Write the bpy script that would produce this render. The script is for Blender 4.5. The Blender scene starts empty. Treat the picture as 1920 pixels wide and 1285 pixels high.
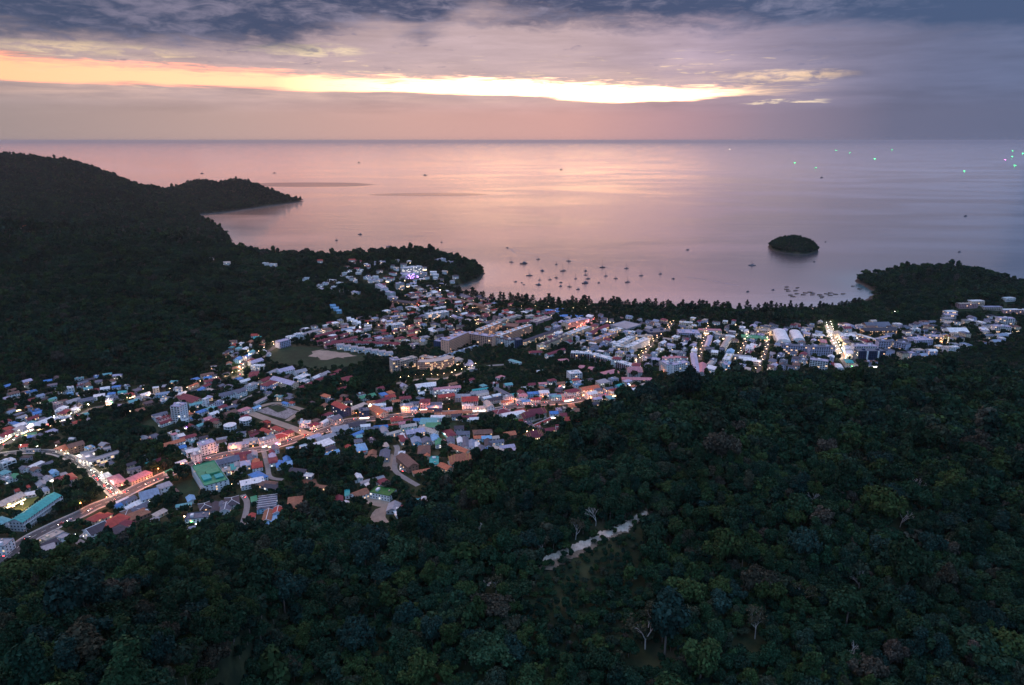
import bpy, bmesh, math, random
import numpy as np
from mathutils import Vector, Matrix, noise as mnoise

random.seed(7)
RNG = np.random.default_rng(11)
SC = bpy.context.scene
COL = SC.collection
R = math.radians

def lin(r, g, b):
    f = lambda c: (c/255/12.92) if c/255 <= 0.04045 else ((c/255+0.055)/1.055)**2.4
    return (f(r), f(g), f(b))

# ------------------------------------------------------------------ camera
CAM_H = 400.0
TH = R(16.5)
FPX = 1280.0                      # focal length in pixels of the 1920 x 1285 frame
CT, ST = math.cos(TH), math.sin(TH)
cam_d = bpy.data.cameras.new('camera')
cam = bpy.data.objects.new('camera', cam_d)
COL.objects.link(cam)
cam.location = (0, 0, CAM_H)
cam.rotation_euler = (math.pi/2 - TH, 0, 0)
cam_d.sensor_width = 36.0
cam_d.lens = 36.0*FPX/1920.0
cam_d.clip_start = 1.0
cam_d.clip_end = 300000.0
SC.camera = cam

# ------------------------------------------------------------------ node helpers
class NT:
    """small expression helper for shader node trees"""
    def __init__(self, tree):
        self.t = tree
        self.n = tree.nodes
        self.l = tree.links
    def node(self, typ, **kw):
        nd = self.n.new(typ)
        for k, v in kw.items():
            setattr(nd, k, v)
        return nd
    def put(self, sock, v):
        if v is None:
            return
        if isinstance(v, bpy.types.NodeSocket):
            self.l.new(v, sock)
        else:
            if sock.type == 'RGBA' and len(v) == 3:
                v = (*v, 1)
            sock.default_value = v
    def m(self, op, a, b=None, c=None, clamp=False):
        nd = self.node('ShaderNodeMath', operation=op, use_clamp=clamp)
        self.put(nd.inputs[0], a); self.put(nd.inputs[1], b); self.put(nd.inputs[2], c)
        return nd.outputs[0]
    def add(self, a, b): return self.m('ADD', a, b)
    def sub(self, a, b): return self.m('SUBTRACT', a, b)
    def mul(self, a, b): return self.m('MULTIPLY', a, b)
    def ss(self, x, lo, hi, a=0.0, b=1.0):
        nd = self.node('ShaderNodeMapRange', interpolation_type='SMOOTHSTEP')
        self.put(nd.inputs[0], x); self.put(nd.inputs[1], lo); self.put(nd.inputs[2], hi)
        self.put(nd.inputs[3], a); self.put(nd.inputs[4], b)
        return nd.outputs[0]
    def mapr(self, x, lo, hi, a=0.0, b=1.0):
        nd = self.node('ShaderNodeMapRange')
        self.put(nd.inputs[0], x); self.put(nd.inputs[1], lo); self.put(nd.inputs[2], hi)
        self.put(nd.inputs[3], a); self.put(nd.inputs[4], b)
        return nd.outputs[0]
    def mix(self, f, a, b, mode='MIX'):
        nd = self.node('ShaderNodeMix', data_type='RGBA', blend_type=mode)
        self.put(nd.inputs[0], f); self.put(nd.inputs[6], a); self.put(nd.inputs[7], b)
        return nd.outputs[2]
    def comb(self, x, y, z):
        nd = self.node('ShaderNodeCombineXYZ')
        self.put(nd.inputs[0], x); self.put(nd.inputs[1], y); self.put(nd.inputs[2], z)
        return nd.outputs[0]
    def sep(self, v):
        nd = self.node('ShaderNodeSeparateXYZ')
        self.put(nd.inputs[0], v)
        return nd.outputs
    def noise(self, vec, scale=1.0, detail=4.0, rough=0.5, dist=0.0, dim='3D', color=False):
        nd = self.node('ShaderNodeTexNoise', noise_dimensions=dim)
        self.put(nd.inputs['Vector'], vec)
        nd.inputs['Scale'].default_value = scale
        nd.inputs['Detail'].default_value = detail
        nd.inputs['Roughness'].default_value = rough
        nd.inputs['Distortion'].default_value = dist
        return nd.outputs['Color' if color else 'Fac']
    def ramp(self, f, stops, interp='LINEAR'):
        nd = self.node('ShaderNodeValToRGB')
        cr = nd.color_ramp
        cr.interpolation = interp
        while len(cr.elements) < len(stops):
            cr.elements.new(0.5)
        for e, (p, c) in zip(cr.elements, stops):
            e.position = p
            e.color = (*c, 1) if not isinstance(c, (int, float)) else (c, c, c, 1)
        self.put(nd.inputs[0], f)
        return nd.outputs[0]

# ------------------------------------------------------------------ sky
SUN_AZ, SUN_EL = 6.0, 3.2          # degrees, azimuth from +Y towards +X
world = bpy.data.worlds.new('World')
SC.world = world
world.use_nodes = True
w = NT(world.node_tree)
w.n.clear()
SKY_GAIN = 1.0
tc = w.node('ShaderNodeTexCoord').outputs['Generated']
sx, sy, sz = w.sep(tc)
DEG = 57.29578
el = w.mul(w.m('ARCSINE', sz), DEG)
az = w.mul(w.m('ARCTAN2', sx, sy), DEG)
fa = w.mapr(az, -180, 180, 0, 1)
def apos(a): return (a+180)/360.0
def azramp(stops):
    return w.ramp(fa, [(apos(a), c) for a, c in stops], 'LINEAR')
def azval(stops, top=20.0):
    return w.mul(azramp([(a, v/top) for a, v in stops]), top)
# wind drawn noise in angle space
v1 = w.comb(w.mul(az, 0.10), w.mul(el, 0.55), 0.0)
n_big = w.noise(v1, 1.0, 6, 0.55, 0.35)
v2 = w.comb(w.mul(az, 0.16), w.mul(el, 1.7), 3.7)
n_str = w.noise(v2, 1.0, 7, 0.58, 0.25)
v3 = w.comb(w.mul(az, 0.55), w.mul(el, 1.8), 9.1)
n_fine = w.noise(v3, 1.0, 6, 0.62, 0.5)
v4 = w.comb(w.mul(az, 0.42), w.mul(el, 4.6), 5.3)
n_wisp = w.noise(v4, 1.0, 6, 0.62, 0.6)
# 1. air above the horizon
c_hor = azramp([(-180, lin(62, 76, 108)), (-90, lin(88, 92, 116)), (-50, lin(150, 136, 138)), (-36, lin(166, 148, 146)), (-22, lin(192, 162, 156)),
                (-8, lin(212, 168, 160)), (5, lin(216, 166, 160)), (13, lin(188, 150, 158)), (20, lin(150, 134, 152)),
                (28, lin(110, 112, 138)), (40, lin(98, 108, 138)), (90, lin(68, 84, 118)), (180, lin(62, 76, 108))])
c_mid = azramp([(-180, lin(70, 84, 120)), (-80, lin(110, 110, 136)), (-36, lin(176, 156, 158)), (-18, lin(192, 168, 172)),
                (4, lin(202, 176, 180)), (14, lin(182, 162, 178)), (22, lin(142, 136, 160)), (30, lin(110, 116, 146)), (40, lin(98, 112, 146)), (90, lin(68, 88, 126)), (180, lin(70, 84, 120))])
sky = w.mix(w.ss(el, 1.6, 4.2), c_hor, c_mid)
# brighter veil low over the cloud bank
veil = w.mul(w.ss(el, 2.4, 3.4), w.ss(el, 6.4, 4.2))
veil = w.mul(veil, w.mul(w.ss(az, -95, -40), w.ss(az, 28, 10)))
veil = w.mul(veil, w.ss(n_str, 0.35, 0.65, 0.15, 0.8))
sky = w.mix(w.mul(veil, 0.6), sky, lin(236, 196, 176))
# 2. open strip of bright sky
e_b = w.add(el, w.mul(w.sub(n_str, 0.5), 0.8))
e_b2 = w.add(el, w.add(w.mul(w.sub(n_big, 0.5), 1.3), w.mul(w.sub(n_wisp, 0.5), 1.6)))
lo = azval([(-180, 3.9), (-36, 3.75), (-12, 3.6), (0, 3.4), (8, 2.85), (14, 2.9), (20, 3.3), (26, 3.5), (180, 3.5)])
hi = azval([(-180, 4.9), (-36, 5.25), (-24, 4.9), (-10, 4.7), (0, 4.5), (10, 3.95), (18, 3.75), (25, 3.45), (180, 3.2)])
band = w.mul(w.ss(e_b, w.sub(lo, 0.12), w.add(lo, 0.22)), w.ss(e_b2, w.add(hi, 0.35), w.sub(hi, 0.55)))
band = w.mul(band, w.mul(w.ss(az, 25, 17), w.ss(az, -120, -45)))
c_band = azramp([(-180, lin(240, 190, 150)), (-60, (1.8, 0.68, 0.36)), (-36, (1.9, 0.66, 0.36)), (-18, (2.6, 0.86, 0.50)), (-8, (5.2, 2.4, 1.15)),
                 (0, (8.4, 4.4, 2.2)), (8, (9.0, 4.8, 2.4)), (13, (6.4, 3.2, 1.6)), (18, (1.6, 1.05, 0.66)), (25, lin(255, 205, 165)), (180, lin(200, 170, 160))])
sky = w.mix(band, sky, c_band)
# 3. small gaps and lit rims
gaps = w.mul(w.ss(n_wisp, 0.57, 0.70), w.mul(w.ss(el, 3.1, 4.0), w.ss(el, 7.0, 5.2)))
gaps = w.mul(gaps, w.mul(w.ss(az, -40, -24), w.ss(az, 25, 18)))
sky = w.mix(w.mul(gaps, 0.75), sky, lin(255, 222, 186))
def blob(a, e, ra, re, amt, col):
    global sky
    da = w.m('DIVIDE', w.sub(az, a), ra); de = w.m('DIVIDE', w.sub(w.add(el, w.mul(w.sub(n_wisp, 0.5), 0.9)), e), re)
    dd = w.add(w.mul(da, da), w.mul(de, de))
    mk = w.mul(w.ss(dd, 1.2, 0.0), w.ss(n_fine, 0.36, 0.6))
    sky = w.mix(w.mul(mk, amt), sky, col)
blob(-15.5, 6.5, 4.6, 0.55, 0.95, lin(255, 228, 190))
blob(20.0, 4.55, 5.5, 0.45, 0.9, lin(255, 218, 186))
blob(20.6, 2.75, 3.2, 0.14, 1.0, (1.1, 0.86, 0.6))
blob(-30.0, 5.9, 7.0, 0.5, 0.7, lin(255, 222, 180))
# faint layering of the veil cloud
lay = w.mul(w.ss(el, 1.2, 3.0), w.ss(el, 12.0, 8.0))
lv = w.add(w.mul(w.mapr(n_str, 0.28, 0.72, -0.16, 0.16), 0.6), w.mul(w.mapr(n_big, 0.3, 0.7, -0.2, 0.2), 0.6))
lf = w.add(1.0, w.mul(w.mul(lay, lv), w.sub(1.0, band)))
sky = w.mix(1.0, sky, w.comb(lf, lf, lf), 'MULTIPLY')
# 4. lower cloud tatters
tat = w.mul(w.ss(n_fine, 0.60, 0.72), w.mul(w.ss(el, 4.6, 5.6), w.ss(el, 9.0, 7.0)))
sky = w.mix(w.mul(tat, 0.55), sky, azramp([(-180, lin(70, 82, 112)), (-30, lin(120, 112, 132)), (0, lin(142, 128, 150)), (20, lin(116, 118, 150)), (180, lin(70, 82, 112))]))
# 5. the heavy cloud sheet overhead
edge = azval([(-180, 6.6), (-60, 5.8), (-36, 6.0), (-24, 6.1), (-15, 6.9), (-10, 8.1), (-7, 7.4), (-4, 8.6), (6, 8.1), (18, 7.8), (25, 7.4), (32, 6.6), (44, 6.4), (180, 6.6)])
e_c = w.add(el, w.add(w.mul(w.sub(n_big, 0.5), 4.2), w.mul(w.sub(n_fine, 0.5), 2.0)))
sheet = w.ss(e_c, w.sub(edge, 0.7), w.add(edge, 1.3))
den = w.m('ADD', w.m('MAXIMUM', sz, 0.0), 0.16)
pv = w.comb(w.m('DIVIDE', sx, den), w.m('DIVIDE', sy, den), 0.0)
n_sheet = w.noise(pv, 1.25, 7, 0.56, 0.4)
c_dark = azramp([(-180, lin(92, 108, 146)), (-36, lin(64, 80, 110)), (0, lin(60, 74, 106)), (30, lin(74, 92, 126)), (180, lin(92, 108, 146))])
c_lite = azramp([(-180, lin(120, 132, 168)), (-30, lin(124, 122, 146)), (0, lin(150, 142, 162)), (30, lin(110, 120, 152)), (180, lin(120, 132, 168))])
n_patch = w.add(w.mul(n_sheet, 0.55), w.mul(n_fine, 0.45))
c_sheet = w.mix(w.ss(n_patch, 0.45, 0.66), c_dark, c_lite)
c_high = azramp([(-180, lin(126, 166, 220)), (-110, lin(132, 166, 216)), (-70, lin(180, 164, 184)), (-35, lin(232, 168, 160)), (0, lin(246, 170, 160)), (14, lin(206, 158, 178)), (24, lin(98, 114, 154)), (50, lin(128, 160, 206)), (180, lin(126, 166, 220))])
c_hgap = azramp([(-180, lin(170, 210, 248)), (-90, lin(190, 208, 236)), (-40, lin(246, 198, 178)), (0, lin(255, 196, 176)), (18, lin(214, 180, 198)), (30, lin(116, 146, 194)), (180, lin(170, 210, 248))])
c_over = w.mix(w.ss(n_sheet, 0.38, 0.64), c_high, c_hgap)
c_over = w.mix(1.0, c_over, w.comb(1.72, 1.74, 1.80), 'MULTIPLY')      # gain added to the unseen high sky to brighten town and sea
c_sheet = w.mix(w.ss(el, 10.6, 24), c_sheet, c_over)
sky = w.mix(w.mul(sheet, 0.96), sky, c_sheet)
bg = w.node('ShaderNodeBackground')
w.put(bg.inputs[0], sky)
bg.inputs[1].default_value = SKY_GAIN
wo = w.node('ShaderNodeOutputWorld')
w.l.new(bg.outputs[0], wo.inputs[0])
world.cycles.sampling_method = 'MANUAL'
world.cycles.sample_map_resolution = 1024

# ------------------------------------------------------------------ sun, low and veiled by cloud
sun_d = bpy.data.lights.new('sun', 'SUN')
sun_d.energy = 0.08
sun_d.angle = R(60)
sun_d.color = (1.0, 0.68, 0.5)
sun = bpy.data.objects.new('sun', sun_d)
COL.objects.link(sun)
sdir = Vector((math.sin(R(SUN_AZ))*math.cos(R(SUN_EL)), math.cos(R(SUN_AZ))*math.cos(R(SUN_EL)), math.sin(R(SUN_EL))))
sun.rotation_euler = (-sdir).to_track_quat('-Z', 'Y').to_euler()

SC.view_settings.view_transform = 'Standard'
SC.view_settings.look = 'None'
SC.view_settings.exposure = 0.0
SC.view_settings.gamma = 1.0
SC.view_settings.use_curve_mapping = False
cy = SC.cycles
cy.max_bounces = 5
cy.diffuse_bounces = 2
cy.glossy_bounces = 2
cy.transmission_bounces = 2
cy.volume_bounces = 0
cy.use_denoising = True
cy.sample_clamp_indirect = 10.0
cy.caustics_reflective = False
cy.caustics_refractive = False

# ------------------------------------------------------------------ materials
def mat(name, color, rough=0.7, emit=None, es=0.0, metallic=0.0, grain=0.0, gscale=0.5, spec=0.3):
    m_ = bpy.data.materials.new(name)
    m_.use_nodes = True
    t = NT(m_.node_tree)
    b = t.n['Principled BSDF']
    b.inputs['Roughness'].default_value = rough
    b.inputs['Metallic'].default_value = metallic
    b.inputs['Specular IOR Level'].default_value = spec
    if grain > 0:
        p = t.node('ShaderNodeTexCoord').outputs['Object']
        n = t.noise(p, gscale, 5, 0.6)
        n2 = t.noise(p, gscale*0.13, 3, 0.5)
        px_, py_, pz_ = t.sep(p)
        n3 = t.noise(t.comb(t.mul(px_, 1.1), t.mul(py_, 0.12), 0.0), 1.0, 3, 0.6)
        f = t.add(t.mul(t.ss(n, 0.3, 0.7), 0.4), t.add(t.mul(t.ss(n2, 0.3, 0.7), 0.3), t.mul(t.ss(n3, 0.3, 0.7), 0.3)))
        lo_ = tuple(c*(1-grain) for c in color); hi_ = tuple(min(1, c*(1+grain*0.6)) for c in color)
        t.put(b.inputs['Base Color'], t.mix(f, lo_, hi_))
    else:
        b.inputs['Base Color'].default_value = (*color, 1)
    if emit:
        b.inputs['Emission Color'].default_value = (*emit, 1)
        b.inputs['Emission Strength'].default_value = es
    m_.diffuse_color = (*color, 1)
    return m_

# ------------------------------------------------------------------ object helpers
def tag(o, label=None, cat=None, group=None, kind=None):
    if label: o['label'] = label
    if cat: o['category'] = cat
    if group: o['group'] = group
    if kind: o['kind'] = kind
    return o

def empty(name, loc=(0, 0, 0), rz=0.0):
    o = bpy.data.objects.new(name, None)
    o.location = loc
    o.rotation_euler = (0, 0, rz)
    o.empty_display_size = 2
    COL.objects.link(o)
    return o

class MB:
    """collects shapes and links them as one mesh object"""
    def __init__(self):
        self.v, self.f = [], []
    def quad(self, a, b, c, d):
        i = len(self.v); self.v += [a, b, c, d]; self.f.append((i, i+1, i+2, i+3))
    def tri(self, a, b, c):
        i = len(self.v); self.v += [a, b, c]; self.f.append((i, i+1, i+2))
    def box(self, x0, x1, y0, y1, z0, z1):
        i = len(self.v)
        self.v += [(x0, y0, z0), (x1, y0, z0), (x1, y1, z0), (x0, y1, z0), (x0, y0, z1), (x1, y0, z1), (x1, y1, z1), (x0, y1, z1)]
        for q in ((0, 3, 2, 1), (4, 5, 6, 7), (0, 1, 5, 4), (1, 2, 6, 5), (2, 3, 7, 6), (3, 0, 4, 7)):
            self.f.append(tuple(i+k for k in q))
    def prism(self, pts, z0, z1, cap=True):
        n = len(pts); i = len(self.v)
        self.v += [(x, y, z0) for x, y in pts] + [(x, y, z1) for x, y in pts]
        for k in range(n):
            k2 = (k+1) % n
            self.f.append((i+k, i+k2, i+n+k2, i+n+k))
        if cap:
            self.f.append(tuple(i+n+k for k in range(n)))
            self.f.append(tuple(i+n-1-k for k in range(n)))
    def tube(self, p, q, r0, r1=None, n=6):
        r1 = r0 if r1 is None else r1
        p, q = Vector(p), Vector(q)
        d = (q-p)
        if d.length < 1e-6: return
        d.normalize()
        u = d.orthogonal().normalized(); w_ = d.cross(u)
        i = len(self.v)
        for c, r in ((p, r0), (q, r1)):
            for k in range(n):
                a = 2*math.pi*k/n
                self.v.append(tuple(c + u*(r*math.cos(a)) + w_*(r*math.sin(a))))
        for k in range(n):
            k2 = (k+1) % n
            self.f.append((i+k, i+k2, i+n+k2, i+n+k))
        self.f.append(tuple(i+n-1-k for k in range(n)))
        self.f.append(tuple(i+n+k for k in range(n)))
    def lathe(self, prof, n=10, cx=0, cy=0):
        i = len(self.v)
        for r, z in prof:
            for k in range(n):
                a = 2*math.pi*k/n
                self.v.append((cx+r*math.cos(a), cy+r*math.sin(a), z))
        for s in range(len(prof)-1):
            for k in range(n):
                k2 = (k+1) % n
                self.f.append((i+s*n+k, i+s*n+k2, i+(s+1)*n+k2, i+(s+1)*n+k))
    def mesh(self, name, m_=None):
        me = bpy.data.meshes.new(name)
        me.from_pydata(self.v, [], self.f)
        if m_: me.materials.append(m_)
        me.update()
        return me
    def build(self, name, m_=None, parent=None, kind=None):
        if not self.v: return None
        o = bpy.data.objects.new(name, self.mesh(name, m_))
        COL.objects.link(o)
        if parent: o.parent = parent
        if kind: o['kind'] = kind
        return o

def place(name, me, parent=None, loc=(0, 0, 0), rz=0.0, sc=None):
    o = bpy.data.objects.new(name, me)
    o.location = loc
    o.rotation_euler = (0, 0, rz)
    if sc: o.scale = sc if not isinstance(sc, (int, float)) else (sc, sc, sc)
    COL.objects.link(o)
    if parent: o.parent = parent
    return o

# ------------------------------------------------------------------ terrain heights
def ray(px, py):
    xc = (px-960.0)/FPX; yc = -(py-642.5)/FPX
    return xc, CT+yc*ST, yc*CT-ST
def D(px, py, d):                  # point at axis depth d on the ray through a pixel
    a, b, c = ray(px, py)
    return (a*d, b*d, CAM_H+c*d)
def Z(px, py, z):                  # point at height z on that ray
    a, b, c = ray(px, py)
    d = (z-CAM_H)/c
    return (a*d, b*d, z)

TOWN_Z = 8.0
coast_front = [(572, 377), (520, 384), (470, 391), (420, 398), (365, 403), (378, 414), (400, 428), (420, 437), (434, 452), (426, 459), (396, 463), (400, 474),
               (450, 481), (500, 489), (560, 492), (620, 489), (680, 483), (730, 477), (780, 480), (840, 490), (890, 499), (908, 513), (898, 526), (870, 534),
               (843, 541), (856, 548), (900, 556), (960, 562), (1040, 567), (1120, 571), (1250, 577), (1380, 581), (1470, 580), (1560, 574),
               (1620, 563), (1646, 551), (1628, 540), (1605, 528), (1612, 520), (1660, 517), (1730, 517), (1800, 524), (1880, 540), (1960, 556), (2120, 570)]
LAND = [Z(px, py, 0.0)[:2] for px, py in coast_front]
LAND += [(2600, 1500), (3200, 700), (3200, -600), (-6000, -600), (-6000, 4200), (-4200, 5000), (-2600, 5200), (-1900, 5150)]
ISLE = [Z(px, py, 0.0)[:2] for px, py in [(1438, 463), (1448, 470), (1462, 474.5), (1490, 478), (1515, 478), (1530, 475), (1537, 471), (1528, 465), (1500, 460), (1465, 458.5)]]

def sdist(P, X, Y):
    """signed distance (inside positive) of points to a polygon"""
    P = np.asarray(P, float); n = len(P)
    best = np.full(X.shape, 1e18); ins = np.zeros(X.shape, bool)
    for i in range(n):
        x0, y0 = P[i]; x1, y1 = P[(i+1) % n]
        dx, dy = x1-x0, y1-y0
        t = np.clip(((X-x0)*dx+(Y-y0)*dy)/(dx*dx+dy*dy+1e-9), 0, 1)
        best = np.minimum(best, (X-x0-t*dx)**2+(Y-y0-t*dy)**2)
        c = ((y0 > Y) != (y1 > Y))
        with np.errstate(divide='ignore', invalid='ignore'):
            xi = (x1-x0)*(Y-y0)/(y1-y0+1e-12)+x0
        ins ^= c & (X < xi)
    return np.where(ins, 1, -1)*np.sqrt(best)

ctrl = []
def cd(px, py, d, dz=0.0):
    x, y, z = D(px, py, d); ctrl.append((x, y, z+dz))
T_ = -9.0   # crest pixels are tree tops
for a in [(-250, 430, 2000), (0, 425, 2050), (140, 431, 2100), (300, 442, 2150), (400, 470, 2100), (500, 498, 2020), (600, 517, 1960), (690, 540, 1850)]: cd(*a, dz=T_)
for a in [(-250, 280, 3900), (0, 286, 3900), (70, 292, 3900), (120, 299, 3900), (200, 321, 3900), (260, 342, 4000), (280, 352, 4100), (297, 358, 4250), (330, 348, 4400), (380, 336, 4450), (430, 333, 4450),
          (470, 341, 4500), (500, 352, 4550), (530, 365, 4600), (555, 373, 4680)]: cd(*a, dz=-19)
for a in [(0, 350, 3450), (100, 395, 3000), (200, 375, 3350), (300, 395, 3450), (200, 424, 2800), (-200, 360, 3300), (330, 425, 3000), (420, 375, 4300), (340, 380, 3900)]: cd(*a)
for a in [(100, 560, 1530), (300, 560, 1560), (300, 625, 1345), (-100, 600, 1420), (420, 570, 1600), (560, 550, 1740), (200, 500, 1800), (0, 500, 1750)]: cd(*a)
for a in [(1960, 566, 470), (1920, 578, 480), (1860, 590, 500), (1800, 608, 540), (1700, 642, 590), (1600, 685, 640), (1500, 706, 700), (1400, 716, 790), (1300, 716, 880)]: cd(*a, dz=T_-3)
for a in [(1120, 1022, 420), (1215, 970, 470), (1400, 850, 560), (1400, 765, 690), (1200, 900, 570), (1200, 810, 730), (1000, 900, 650), (1000, 1000, 490), (1000, 1100, 385),
          (1000, 1285, 255), (1500, 1285, 212), (1500, 1000, 330), (1500, 810, 510), (1700, 850, 415), (1700, 710, 540), (1900, 1285, 190), (1900, 1000, 262), (1900, 800, 345),
          (500, 1285, 285), (500, 1150, 390), (500, 1060, 520), (0, 1285, 290), (0, 1160, 400), (250, 1150, 400), (250, 1080, 530), (750, 1100, 420), (750, 1040, 500), (750, 1285, 270),
          (2200, 1000, 280), (2200, 650, 480), (-250, 1285, 300), (880, 960, 610)]: cd(*a, dz=T_)
ctrl += [(0, 60, 250), (250, 60, 290), (-250, 60, 200), (0, -300, 280), (400, -300, 300), (-500, -300, 200), (-600, 100, 150), (600, 300, 285), (900, 200, 300), (800, 500, 250), (1000, 700, 150), (1100, 1000, 30)]
for p in [(-1900, 2600, 60), (-1300, 2550, 35), (-900, 2480, 12), (-700, 2300, 10), (-2600, 2600, 90), (-2600, 1400, 120), (-1900, 4650, 60), (-3000, 4600, 150), (-3300, 3900, 300)]: ctrl.append(p)
for px, py in [(0, 1030), (0, 900), (0, 760), (200, 960), (200, 850), (200, 740), (400, 960), (400, 850), (400, 730), (600, 940), (600, 800), (600, 680), (800, 860), (800, 750), (800, 650), (1000, 800), (1000, 700), (1000, 620), (1200, 690),
               (1200, 610), (1400, 660), (1400, 600), (1600, 650), (1600, 595), (1800, 640), (700, 620), (800, 590), (900, 570), (-200, 900), (-200, 760), (560, 640), (1300, 740), (1500, 740), (1750, 700), (2000, 640)]:
    ctrl.append(Z(px, py, TOWN_Z))
for px, py, d in [(1700, 500, 2060), (1760, 503, 2000), (1840, 512, 1900), (1640, 508, 2080), (1920, 528, 1800), (2050, 540, 1700)]: cd(px, py, d, dz=-13)
for px, py, d in [(1850, 580, 1560), (1900, 560, 1600)]: cd(px, py, d)
for px, py, d in [(770, 470, 2230), (830, 488, 2140), (880, 497, 2080), (720, 478, 2280), (650, 486, 2200)]: cd(px, py, d, dz=-13)
for px, py, d in [(600, 528, 1830), (640, 540, 1760), (680, 510, 1960), (720, 560, 1610), (760, 520, 1860), (850, 515, 1970)]: cd(px, py, d)
C = np.array(ctrl)
def _phi(r2): return 0.5*r2*np.log(r2+1e-9)
S_ = 1000.0
cx_, cy_, cz_ = C[:, 0]/S_, C[:, 1]/S_, C[:, 2]
n_ = len(C)
K = _phi((cx_[:, None]-cx_[None])**2+(cy_[:, None]-cy_[None])**2) + np.eye(n_)*0.0015
P_ = np.stack([np.ones(n_), cx_, cy_], 1)
A = np.block([[K, P_], [P_.T, np.zeros((3, 3))]])
W = np.linalg.solve(A, np.concatenate([cz_, np.zeros(3)]))

town_px = [(-120, 1110), (0, 1078), (60, 1068), (140, 1045), (230, 1020), (330, 1008), (470, 1000), (560, 985), (640, 965), (690, 1000), (745, 995), (775, 950), (860, 905), (890, 872), (1000, 850), (1080, 800),
           (1140, 772), (1200, 748), (1300, 738), (1500, 735), (1700, 715), (1900, 700), (2050, 640), (1960, 590), (1860, 600), (1770, 612), (1700, 590), (1560, 586), (1450, 592), (1300, 590), (1060, 577),
           (900, 562), (862, 549), (830, 530), (790, 528), (760, 552), (752, 578), (722, 594), (620, 604), (540, 622), (480, 628), (420, 643), (388, 692), (312, 727), (200, 702), (100, 692), (0, 716), (-140, 740)]
TOWN = [Z(px, py, TOWN_Z)[:2] for px, py in town_px]

GX0, GX1, GY0, GY1, GS = -3900.0, 2600.0, -200.0, 5600.0, 10.0
gx = np.arange(GX0, GX1+1, GS); gy = np.arange(GY0, GY1+1, GS)
GXX, GYY = np.meshgrid(gx, gy)
Hh = W[n_] + W[n_+1]*GXX/S_ + W[n_+2]*GYY/S_
for i in range(n_):
    Hh += W[i]*_phi((GXX/S_-cx_[i])**2+(GYY/S_-cy_[i])**2)
def fbm2(X, Y, seed, octs=4):
    """cheap value noise on numpy grids"""
    out = np.zeros(X.shape); amp = 1.0
    for o in range(octs):
        rs = np.random.default_rng(seed+o)
        T = rs.random((256, 256))
        fx = X*2**o; fy = Y*2**o
        ix = np.floor(fx).astype(int); iy = np.floor(fy).astype(int)
        tx = fx-ix; ty = fy-iy
        tx = tx*tx*(3-2*tx); ty = ty*ty*(3-2*ty)
        a = T[iy % 256, ix % 256]; b = T[iy % 256, (ix+1) % 256]; c = T[(iy+1) % 256, ix % 256]; d = T[(iy+1) % 256, (ix+1) % 256]
        out += amp*((a*(1-tx)+b*tx)*(1-ty)+(c*(1-tx)+d*tx)*ty-0.5)
        amp *= 0.5
    return out
SD_TOWN = sdist(TOWN, GXX, GYY)
SD_LAND = sdist(LAND, GXX, GYY)
SD_ISLE = sdist(ISLE, GXX, GYY)
rough_ = fbm2(GXX/170.0, GYY/170.0, 5, 4)*np.clip((np.hypot(GXX, GYY)-150)/1500, 0.25, 1.0)*26
ridge_ = (0.5-np.abs(fbm2((GXX*.8+GYY*.6)/130.0, (GYY*.8-GXX*.6)/230.0, 77, 3)))*2
nearw = np.clip((1150-np.hypot(GXX, GYY))/300, 0, 1)*np.clip((-SD_TOWN-40)/160, 0, 1)
rough_ = rough_+(ridge_-0.55)*22*nearw
bl = np.clip(-SD_TOWN/110.0, 0, 1); bl = bl*bl*(3-2*bl)
Hh = TOWN_Z*(1-bl) + np.maximum(Hh+rough_*np.clip(-SD_TOWN/250, 0, 1), 3.0)*bl
Hh = np.minimum(Hh, 310+0*Hh)
slope = np.where((GXX > -150) & (GXX < 960) & (GYY < 1900), 0.10, 0.75)
Hh = np.minimum(Hh, np.where(SD_LAND > 0, SD_LAND*slope, np.maximum(-14, SD_LAND*0.12)))
isle = np.where(SD_ISLE > 0, 37*(1-np.exp(-np.maximum(SD_ISLE, 0)/27.0)) + 0*SD_ISLE, -14)
Hh = np.maximum(Hh, isle)

def hz(x, y):
    fx = min(max((x-GX0)/GS, 0), len(gx)-1.001); fy = min(max((y-GY0)/GS, 0), len(gy)-1.001)
    i = int(fx); j = int(fy); a = fx-i; b = fy-j
    return (Hh[j, i]*(1-a)+Hh[j, i+1]*a)*(1-b)+(Hh[j+1, i]*(1-a)+Hh[j+1, i+1]*a)*b
def bil(F, x, y):
    fx = np.clip((x-GX0)/GS, 0, len(gx)-1.001); fy = np.clip((y-GY0)/GS, 0, len(gy)-1.001)
    i = fx.astype(int); j = fy.astype(int); a = fx-i; b = fy-j
    return (F[j, i]*(1-a)+F[j, i+1]*a)*(1-b)+(F[j+1, i]*(1-a)+F[j+1, i+1]*a)*b
_ts = np.concatenate([np.arange(120, 2600, 3.0), np.arange(2600, 7000, 12.0)])
def G(px, py, dz=0.0):
    """first point of the ground (raised by dz) seen through a pixel of the photograph"""
    a, b, c = ray(px, py)
    x = a*_ts; y = b*_ts; z = CAM_H+c*_ts
    below = z < np.maximum(bil(Hh, x, y), 0.0)+dz
    k = int(np.argmax(below)) if below.any() else len(_ts)-1
    t0, t1 = _ts[max(k-1, 0)], _ts[k]
    for _ in range(12):
        tm = 0.5*(t0+t1)
        if CAM_H+c*tm < max(hz(a*tm, b*tm), 0.0)+dz: t1 = tm
        else: t0 = tm
    x, y = a*t1, b*t1
    return Vector((x, y, max(hz(x, y), 0.0)))
def GT(px, py, dz=0.0):            # same on the flat of the town (also where a hill hides it)
    x, y, z = Z(px, py, TOWN_Z+dz)
    return Vector((x, y, TOWN_Z))
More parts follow.
